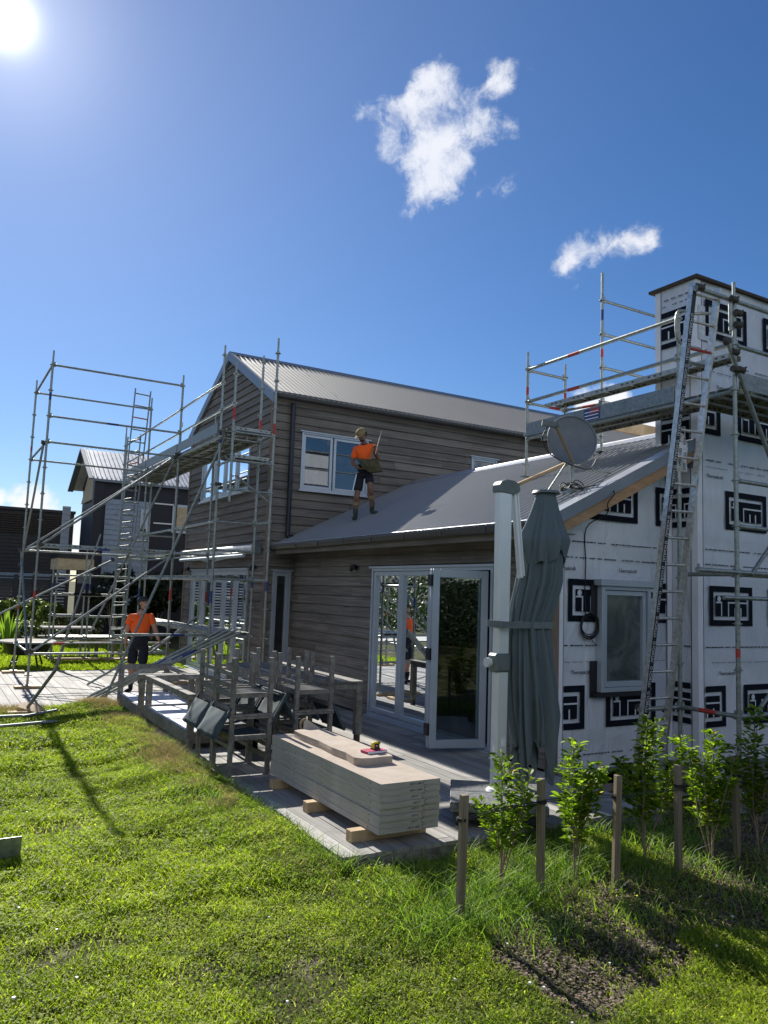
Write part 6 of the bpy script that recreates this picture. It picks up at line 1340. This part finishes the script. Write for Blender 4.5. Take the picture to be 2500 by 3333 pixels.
n = 70000; th = r.uniform(math.pi*.93, math.pi*2.06, n); rad_ = r.uniform(13, 19, n); x = rad_*np.cos(th)+1; y = rad_*np.sin(th)-1; z = -.1+3.6*r.random(n)*(.45+.55*vnoise(x, y, .4, 13)); d = r.normal(size=(n, 3)); d /= np.linalg.norm(d, axis=1)[:, None]; s = np.cross(d, r.normal(size=(n, 3))); s /= np.linalg.norm(s, axis=1)[:, None]; L = r.uniform(.05, .16, n)[:, None]; p = np.stack([x, y, z], 1)
V = np.stack([p-d*L, p+s*L*.6, p+d*L, p-s*L*.6], 1).reshape(-1, 3); b = np.arange(n)*4
npmesh('garden_scrub', V, np.stack([b, b+1, b+2, b+3], 1), np.clip(r.normal(.35, .2, n), 0, .8), 'hedge', kind='stuff', label='dense garden scrub behind the camera that shows in the glass', category='scrub')
# trees and scrub behind the camera, visible only in the glass
for i, (x, y, rx, h, m_) in enumerate(((-6.5, 6.5, 2.2, 2.6, 'bush'), (-7.5, 11.5, 2.6, 3.0, 'bush'), (-5.5, 1.0, 2.4, 3.2, 'hedge'), (-8.5, 17, 2.8, 2.6, 'hedge'), (-2.5, -6.5, 2.8, 3.4, 'bush'), (4.5, -8, 2.8, 3.2, 'hedge'), (10.5, -7.5, 3., 3.4, 'bush'), (-10, 24, 3, 3., 'bush'))):
    bush('garden_tree', ['leafy tree', 'rounded tree', 'dark tree', 'broad dark tree', 'tall green tree', 'spreading dark tree', 'light green tree', 'far green tree'][i]+' on the scrub side behind the camera, number seen only in window glass' if False else ['leafy green tree on the bank facing the bifold doors', 'rounded green tree on the bank facing the cedar corner', 'dark tree on the bank nearest the camera side', 'broad dark tree on the bank facing the gable doors', 'tall green tree behind the camera to its left', 'spreading dark tree straight behind the camera', 'light green tree behind the camera to its right', 'farthest green tree on the bank beyond the others'][i], 'tree', (x, y), rx, rx*.9, h, 14000, .10, m_, 'trees behind the camera', 60+i, 0, .35, -.1)
# ------------------------------------------------------------------ people
def skin(name, nodes, edges, mat, parent, sub=2, root=0, smooth=True):
    """nodes: name -> (x,y,z,r[,r2])"""
    names = list(nodes); off = rootloc(parent)
    me = bpy.data.meshes.new(name); me.from_pydata([Vector(nodes[k][:3])-off for k in names], [(names.index(a), names.index(b)) for a, b in edges], [])
    o = bpy.data.objects.new(name, me); COL.objects.link(o); o.parent = parent
    m = o.modifiers.new('skin', 'SKIN'); m.use_smooth_shade = True
    if not me.skin_vertices: me.attributes  # layer is made by the modifier
    sv = me.skin_vertices[0].data
    for i, k in enumerate(names):
        n = nodes[k]; sv[i].radius = (n[3], n[4] if len(n) > 4 else n[3]); sv[i].use_root = (i == root)
    s = o.modifiers.new('sub', 'SUBSURF'); s.levels = s.render_levels = sub
    me.materials.append(M[mat]); return o
def ell(mb, c, r, R=None, k=16, j=12, z0=-1., z1=1.):
    R = R or Matrix.Identity(3); vs = []
    for a in range(j+1):
        t = math.asin(max(-1, min(1, z0+(z1-z0)*a/j)))
        for b in range(k): p = 2*math.pi*b/k; vs.append(Vector(c)+R @ Vector((r[0]*math.cos(t)*math.cos(p), r[1]*math.cos(t)*math.sin(p), r[2]*math.sin(t))))
    mb.add(vs, [(a*k+b, a*k+(b+1) % k, (a+1)*k+(b+1) % k, (a+1)*k+b) for a in range(j) for b in range(k)]+[tuple(range(k-1, -1, -1)), tuple(range(j*k, j*k+k))], .5, True)
def head(parent, c, R, mats, s=1., beard=False):
    """c centre of skull, R 3x3 local frame (x right, y forward, z up)"""
    mb = MB(); f = lambda p: Vector(c)+R @ (Vector(p)*s)
    vs = []; K = 20
    prof = [(-.118, .030, .035, .030), (-.108, .046, .052, .024), (-.09, .056, .066, .016), (-.06, .063, .080, .004), (-.03, .068, .088, .0), (0, .071, .092, -.002), (.03, .074, .096, -.004), (.06, .073, .094, -.006), (.085, .064, .082, -.006), (.104, .045, .058, -.006), (.114, .018, .022, -.006)]
    for z, rx, ry, oy in prof:
        for i in range(K): t = 2*math.pi*i/K; vs.append(f((rx*math.cos(t), oy+ry*math.sin(t), z)))
    n = len(prof); mb.add(vs, [(a*K+b, a*K+(b+1) % K, (a+1)*K+(b+1) % K, (a+1)*K+b) for a in range(n-1) for b in range(K)]+[tuple(range(K-1, -1, -1)), tuple(range((n-1)*K, n*K))], .5, True)
    mb.add([f(p) for p in ((-.006, .086, .012), (.006, .086, .012), (.016, .086, -.034), (-.016, .086, -.034), (0, .112, -.028), (0, .092, .015))], [(0, 3, 4, 5), (1, 5, 4, 2), (3, 2, 4)], .5, True)
    for q in (-1, 1): ell(mb, f((q*.074, -.005, -.01)), (.010*s, .020*s, .032*s), R, 8, 6)
    h = mb.build('head', mats[0], parent)
    m2 = MB()
    for q in (-1, 1): ell(m2, f((q*.028, .082, .006)), (.012*s, .006*s, .006*s), R, 8, 6)
    m2.build('eye', 'white', h); m2 = MB()
    for q in (-1, 1): ell(m2, f((q*.028, .088, .006)), (.005*s, .003*s, .005*s), R, 8, 6); m2.tube(f((q*.014, .088, .024)), f((q*.044, .080, .024)), .004*s, 6)
    m2.build('brow', 'hair', h); m2 = MB(); m2.tube(f((-.022, .080, -.062)), f((.022, .080, -.062)), .0055*s, 6); m2.build('mouth', 'magenta' if False else mats[1], h)
    if beard: m2 = MB(); ell(m2, f((0, .028, -.085)), (.055*s, .060*s, .038*s), R, 12, 8); m2.build('beard', 'hair', h)
    return h
def cap(parent, c, R, mat, s=1., brim='y'):
    mb = MB(); f = lambda p: Vector(c)+R @ (Vector(p)*s)
    vs = []; K = 20
    for z, q in ((.030, 1.06), (.06, 1.08), (.09, .98), (.112, .72), (.125, .35), (.128, .02)):
        for i in range(K): t = 2*math.pi*i/K; vs.append(f((.080*q*math.cos(t), -.004+.101*q*math.sin(t), z)))
    mb.add(vs, [(a*K+b, a*K+(b+1) % K, (a+1)*K+(b+1) % K, (a+1)*K+b) for a in range(5) for b in range(K)], .5, True)
    top, bot = [], []
    for i in range(9):
        t = math.pi*(.12+.76*i/8); top.append(f((.082*math.cos(t), .098*math.sin(t), .036))); bot.append(f((.090*math.cos(t), .098*math.sin(t)+.075*math.sin(t)**.6, .024-.012*abs(math.cos(t)))))
    n = 9; dn = R @ Vector((0, 0, -.004*s)); v = top+bot; v2 = [p+dn for p in v]
    mb.add(v+v2, [(i, i+1, n+i+1, n+i) for i in range(n-1)]+[(2*n+i+1, 2*n+i, 3*n+i, 3*n+i+1) for i in range(n-1)]+[(n+i, n+i+1, 3*n+i+1, 3*n+i) for i in range(n-1)])
    mb.tube(f((0, -.004, .128)), f((0, -.004, .134)), .008*s, 8)
    return mb.build('cap', mat, parent)
def hand(parent, wrist, d, palm_n, mat, s=1., curl=.5, side=1):
    """palm and five finger chains; d = direction of fingers, palm_n = palm normal"""
    d = Vector(d).normalized(); pn = Vector(palm_n); pn = (pn-d*pn.dot(d)).normalized(); a = d.cross(pn)*side
    w = Vector(wrist); nodes = {}; ed = []
    nodes['w'] = (*w, .021*s, .017*s); nodes['p1'] = (*(w+d*.035*s), .026*s, .015*s); nodes['p2'] = (*(w+d*.07*s), .030*s, .014*s); ed += [('w', 'p1'), ('p1', 'p2')]
    skin('palm', nodes, ed, mat, parent, 2)
    for i, (o, L) in enumerate(((-.028, .068), (-.010, .078), (.009, .074), (.027, .058))):
        n = {}; p = w+(d*.066+a*o)*s; e = []; dd = d.copy(); ang = 0
        n['0'] = (*p, .0085*s); 
        for k in range(3):
            ang += curl*(.5+.35*k); dd = d*math.cos(ang)+pn*math.sin(ang); p = p+dd*(L*s*(.45, .3, .25)[k]); n[str(k+1)] = (*p, (.0082, .0074, .006)[k]*s); e.append((str(k), str(k+1)))
        skin('finger', n, e, mat, parent, 1)
    n = {}; p = w+(d*.020-a*.022)*s; n['0'] = (*p, .010*s); p = p+(d*.022-a*.026+pn*.010)*s; n['1'] = (*p, .0095*s); p = p+(d*.026-a*.008+pn*.014)*s; n['2'] = (*p, .008*s); skin('thumb', n, [('0', '1'), ('1', '2')], mat, parent, 1)
def boot(parent, ankle, fwd, mat, h=.12, s=1., shaft=True, name='boot', r=.052):
    f = Vector(fwd).normalized(); a = Vector(ankle); up = Vector((0, 0, 1)); n = {'t': (*(a+up*h*s), r*s), 'a': (*(a+up*.02*s), .048*s), 'h': (*(a-up*.035*s-f*.015*s), .042*s, .042*s), 'm': (*(a-up*.045*s+f*.08*s), .042*s, .034*s), 'e': (*(a-up*.052*s+f*.155*s), .038*s, .025*s)}
    return skin(name, n, [('t', 'a'), ('a', 'h'), ('h', 'm'), ('m', 'e')], mat, parent, 2)
def rot3(yaw, pitch=0, roll=0): return (Matrix.Rotation(yaw, 3, 'Z') @ Matrix.Rotation(pitch, 3, 'X') @ Matrix.Rotation(roll, 3, 'Y'))
# --- man on the deck: chest towards the camera, head turned up and to the right of the photo
mx, my = 3.35, 14.2
man = thing('person', 'man in orange shirt, dark shorts and black cap on the deck, looking up', 'person', (mx, my, 0))
rt = Vector((.87, -.50, 0)); fw = Vector((-.50, -.86, 0))      # photo right ; towards the camera
def mp(a, b, c): v = Vector((mx, my, 0))+rt*a+fw*b; return (v.x, v.y, c)
B = dict(pel=(*mp(0, 0, .86), .165, .13), wai=(*mp(0, .0, .98), .17, .13), che=(*mp(-.005, .01, 1.16), .165, .12), sho=(*mp(-.0, .0, 1.31), .115, .09), nek=(*mp(.01, .0, 1.40), .052), neu=(*mp(.02, .01, 1.46), .05),
         lsh=(*mp(-.17, .0, 1.31), .062), lel=(*mp(-.245, -.02, 1.06), .045), lwr=(*mp(-.225, .05, .83), .030), rsh=(*mp(.17, 0, 1.33), .062), rel=(*mp(.27, .0, 1.10), .045), rwr=(*mp(.37, .12, .93), .030),
         lhp=(*mp(-.09, 0, .80), .10), lkn=(*mp(-.105, .02, .46), .060), lca=(*mp(-.105, -.01, .32), .056), lan=(*mp(-.105, 0, .10), .038), rhp=(*mp(.09, 0, .80), .10), rkn=(*mp(.085, .03, .46), .060), rca=(*mp(.08, -.005, .32), .056), ran=(*mp(.075, 0, .10), .038))
E_ = [('pel', 'wai'), ('wai', 'che'), ('che', 'sho'), ('sho', 'nek'), ('nek', 'neu'), ('sho', 'lsh'), ('lsh', 'lel'), ('lel', 'lwr'), ('sho', 'rsh'), ('rsh', 'rel'), ('rel', 'rwr'), ('pel', 'lhp'), ('lhp', 'lkn'), ('lkn', 'lca'), ('lca', 'lan'), ('pel', 'rhp'), ('rhp', 'rkn'), ('rkn', 'rca'), ('rca', 'ran')]
thin = lambda D: {k: ((*v[:3], *[q*.72 for q in v[3:]]) if k in ('pel', 'wai', 'che', 'sho', 'lhp', 'rhp') else v) for k, v in D.items()}
skin('body', thin(B), E_, 'skin', man)
up = lambda k, r: (*B[k][:3], *[q+r for q in B[k][3:]])
lerp3 = lambda a, b, f, r: (*(Vector(B[a][:3]).lerp(Vector(B[b][:3]), f)), r)
def cloth(body, off, defs, edges, mat, name, parent, sub=2):
    global B; B0 = B; B = body; n = {}
    for k, v in defs.items(): n[k] = up(v[0], v[1]) if len(v) == 2 else lerp3(*v)
    B = B0; return skin(name, n, edges, mat, parent, sub)
cloth(B, 0, dict(c=('wai', 'che', .02, .182), d=('che', .024), s=('sho', .024), n=('sho', 'nek', .55, .07), a=('lsh', .012), b=('lsh', 'lel', .62, .074), e=('rsh', .012), f=('rsh', 'rel', .62, .074)), [('c', 'd'), ('d', 's'), ('s', 'n'), ('s', 'a'), ('a', 'b'), ('s', 'e'), ('e', 'f')], 'orange', 'shirt', man)
cloth(B, 0, dict(a=('wai', 'che', .04, .176), b=('wai', .02), c=('pel', .006), d=('lhp', 'rhp', .5, .15)), [('a', 'b'), ('b', 'c'), ('c', 'd')], 'navy', 'shirt_lower', man)
cloth(B, 0, dict(p=('pel', -.045), a=('lhp', -.005), b=('lhp', 'lkn', .5, .098), c=('lhp', 'lkn', .98, .090), d=('rhp', -.005), e=('rhp', 'rkn', .5, .098), f=('rhp', 'rkn', .98, .090)), [('p', 'a'), ('a', 'b'), ('b', 'c'), ('p', 'd'), ('d', 'e'), ('e', 'f')], 'navy', 'shorts', man)
mb = MB(); c = Vector(B['nek'][:3]); mb.path([c+rt*(.062*math.cos(t))+fw*(.055*math.sin(t))+Vector((0, 0, .0-.035*max(0, math.sin(t)))) for t in np.linspace(0, 2*math.pi, 16)], .014, 6); mb.build('collar', 'navy', man)
hR = rot3(math.atan2(-(rt*.75+fw*.35).x, (rt*.75+fw*.35).y), .42)
hc = Vector(mp(.035, .015, 1.555)); head(man, hc, hR, ('skin', 'skin2'), .97, True); cap(man, hc, hR, 'black', .99)
mb = MB(); ell(mb, hc+hR @ Vector((0, -.03, -.01)), (.074, .075, .07), hR, 14, 10); mb.build('hair', 'hair', man)
hand(man, B['lwr'][:3], Vector((0, 0, -1))+rt*.15+fw*.15, rt, 'skin', .95, .25, 1); hand(man, B['rwr'][:3], rt*.6+Vector((0, 0, -.7))+fw*.2, -rt*.7-Vector((0, 0, 1)), 'skin', .95, 1.0, -1)
for k in ('lan', 'ran'): p = B[k]; boot(man, (p[0], p[1], .08), fw+rt*(-.3 if k == 'lan' else .35), 'black', .13, .95); q_ = Vector(B['lca' if k == 'lan' else 'rca'][:3]); a_ = Vector(p[:3]); mb = MB(); mb.tube(a_.lerp(q_, .25), a_.lerp(q_, .62), .056, 14, .062); mb.build('sock', 'navy', man)
hw = Vector(B['rwr'][:3])+rt*.05+Vector((0, 0, -.07)); dd = (rt*.75+Vector((0, 0, .66))+fw*-.15).normalized()
loose(hw-dd*.25, hw+dd*.75, 'short steel tube held in the hand of the man on the deck', grp='loose scaffold tubes')
# --- worker on the roof: facing the camera, looking down to the left, carrying a bag and a bar
wx, wy = 6.585, 12.05; WZ = onroof(wx, .02); rt2 = Vector((.80, -.60, 0)); fw2 = Vector((-.60, -.80, 0))
wk = thing('person', 'man in orange shirt, khaki cap and gumboots standing on the low roof', 'person', (wx, wy, WZ))
def wp(a, b, c): v = Vector((wx, wy, WZ))+rt2*a+fw2*b; return (v.x, v.y, WZ+c)
lf = wp(-.135, .05, .0); rf = wp(.15, -.02, .0); lz = onroof(lf[0], .012)-WZ; rz = onroof(rf[0], .012)-WZ
W_ = dict(pel=(*wp(-.01, 0, .80), .118, .09), wai=(*wp(-.005, .03, .93), .112, .085), che=(*wp(.0, .06, 1.10), .135, .092), sho=(*wp(.0, .08, 1.24), .112, .075), nek=(*wp(-.015, .10, 1.31), .048), neu=(*wp(-.03, .125, 1.36), .046),
          lsh=(*wp(-.155, .08, 1.20), .055), lel=(*wp(-.22, .10, .95), .040), lwr=(*wp(-.06, .22, .83), .029), rsh=(*wp(.155, .07, 1.25), .055), rel=(*wp(.245, .06, 1.02), .040), rwr=(*wp(.21, .16, 1.17), .029),
          lhp=(*wp(-.08, 0, .75), .082), lkn=(*wp(-.115, .07, lz+.43), .056), lca=(*wp(-.13, .03, lz+.30), .050), lan=(*wp(-.135, .03, lz+.10), .036), rhp=(*wp(.075, 0, .76), .082), rkn=(*wp(.125, .09, rz+.45), .056), rca=(*wp(.14, .02, rz+.30), .050), ran=(*wp(.15, -.02, rz+.10), .036))
skin('body', thin(W_), E_, 'skin2', wk)
cloth(W_, 0, dict(c=('wai', 'che', .05, .135), d=('che', .018), s=('sho', .020), n=('sho', 'nek', .5, .064), a=('lsh', .018), b=('lsh', 'lel', .72, .064), e=('rsh', .018), f=('rsh', 'rel', .45, .062)), [('c', 'd'), ('d', 's'), ('s', 'n'), ('s', 'a'), ('a', 'b'), ('s', 'e'), ('e', 'f')], 'orange', 'shirt', wk)
cloth(W_, 0, dict(a=('wai', 'che', .1, .132), b=('wai', .018), c=('pel', .016), d=('lhp', 'rhp', .5, .12)), [('a', 'b'), ('b', 'c'), ('c', 'd')], 'navy', 'shirt_lower', wk)
cloth(W_, 0, dict(p=('pel', -.015), a=('lhp', .004), b=('lhp', 'lkn', .5, .088), c=('lhp', 'lkn', .80, .080), d=('rhp', .004), e=('rhp', 'rkn', .45, .088), f=('rhp', 'rkn', .66, .082)), [('p', 'a'), ('a', 'b'), ('b', 'c'), ('p', 'd'), ('d', 'e'), ('e', 'f')], 'navy', 'shorts', wk)
mb = MB(); c = Vector(W_['nek'][:3]); mb.path([c+rt2*(.056*math.cos(t))+fw2*(.05*math.sin(t))+Vector((0, 0, -.03*max(0, math.sin(t)))) for t in np.linspace(0, 2*math.pi, 16)], .012, 6); mb.build('collar', 'navy', wk)
fwh = (-rt2*.55+fw2*.8); wR = rot3(math.atan2(-fwh.x, fwh.y), -.62); whc = Vector(wp(-.055, .165, 1.445)); head(wk, whc, wR, ('skin2', 'skin2'), .93, True); cap(wk, whc, wR, 'khaki', .97)
mb = MB(); ell(mb, whc+wR @ Vector((0, -.04, -.005)), (.074, .070, .075), wR, 14, 10); ell(mb, whc+wR @ Vector((.0, -.105, .0)), (.04, .035, .04), wR, 12, 8); mb.build('hair', 'hair', wk)
hand(wk, W_['lwr'][:3], rt2*1+fw2*.2, Vector((0, 0, 1)), 'skin2', .9, .35, 1); hand(wk, W_['rwr'][:3], Vector((0, 0, 1))-rt2*.1, fw2-rt2*.5, 'skin2', .9, 1.1, 1)
for k, fo in (('lan', fw2*1-rt2*.15), ('ran', rt2*.7+fw2*.5)):
    p = W_[k]; zr = onroof(p[0], .012)
    boot(wk, (p[0], p[1], zr+.078), fo, 'gum', .20, .92, name='gumboot', r=.056); q_ = Vector(W_['lca' if k == 'lan' else 'rca'][:3]); a_ = Vector(p[:3]); mb = MB(); mb.tube(a_.lerp(q_, .86), a_.lerp(q_, 1.16), .066, 14, .070); mb.build('sock', 'sock', wk)
bg2 = thing('tool_bag', 'olive canvas bag held against the stomach of the roof worker', 'bag', wp(.08, .2, .88)); mb = MB()
mb.add([wp(-.10, .24, 1.005), wp(.255, .22, .985), wp(.30, .20, .90), wp(.34, .18, .80), wp(.12, .24, .765), wp(-.02, .25, .86), wp(-.10, .11, 1.0), wp(.255, .10, .98), wp(.30, .10, .90), wp(.34, .10, .80), wp(.12, .12, .765), wp(-.02, .12, .86), wp(.1, .29, .88)], [(0, 5, 12), (5, 4, 12), (4, 3, 12), (3, 2, 12), (2, 1, 12), (1, 0, 12), (0, 1, 7, 6), (1, 2, 8, 7), (2, 3, 9, 8), (3, 4, 10, 9), (4, 5, 11, 10), (5, 0, 6, 11), (6, 7, 8, 9, 10, 11)]); o = mb.build('bag_body', 'olive', bg2, .012)
mb = MB(); mb.bar(wp(-.105, .25, .985), wp(.275, .225, .965), .02, .055); mb.build('flap', 'olive', bg2, .004)
mb = MB(); mb.path([wp(.10, .20, .99), wp(.14, .18, 1.10), wp(.17, .13, 1.27), wp(.15, .0, 1.30)], .014, 6); mb.build('strap', 'sock', bg2)
br_ = thing('pry_bar', 'slim metal bar held upright in the raised hand of the roof worker', 'bar', wp(.23, .17, 1.2)); mb = MB(); mb.bar(wp(.20, .19, 1.10), wp(.27, .17, 1.42), .022, .008); mb.bar(wp(.27, .17, 1.42), wp(.30, .165, 1.52), .014, .006); mb.build('blade', 'alu', br_)
hm = thing('hammer', 'long handled hammer hanging from the belt of the roof worker', 'hammer', wp(-.17, .05, .6)); mb = MB(); mb.tube(wp(-.13, .10, .76), wp(-.185, .12, .45), .011, 8); mb.build('handle', 'whiteboard', hm); mb = MB(); mb.tube(wp(-.17, .10, .77), wp(-.09, .10, .79), .017, 8); mb.build('hammer_head', 'galv', hm)
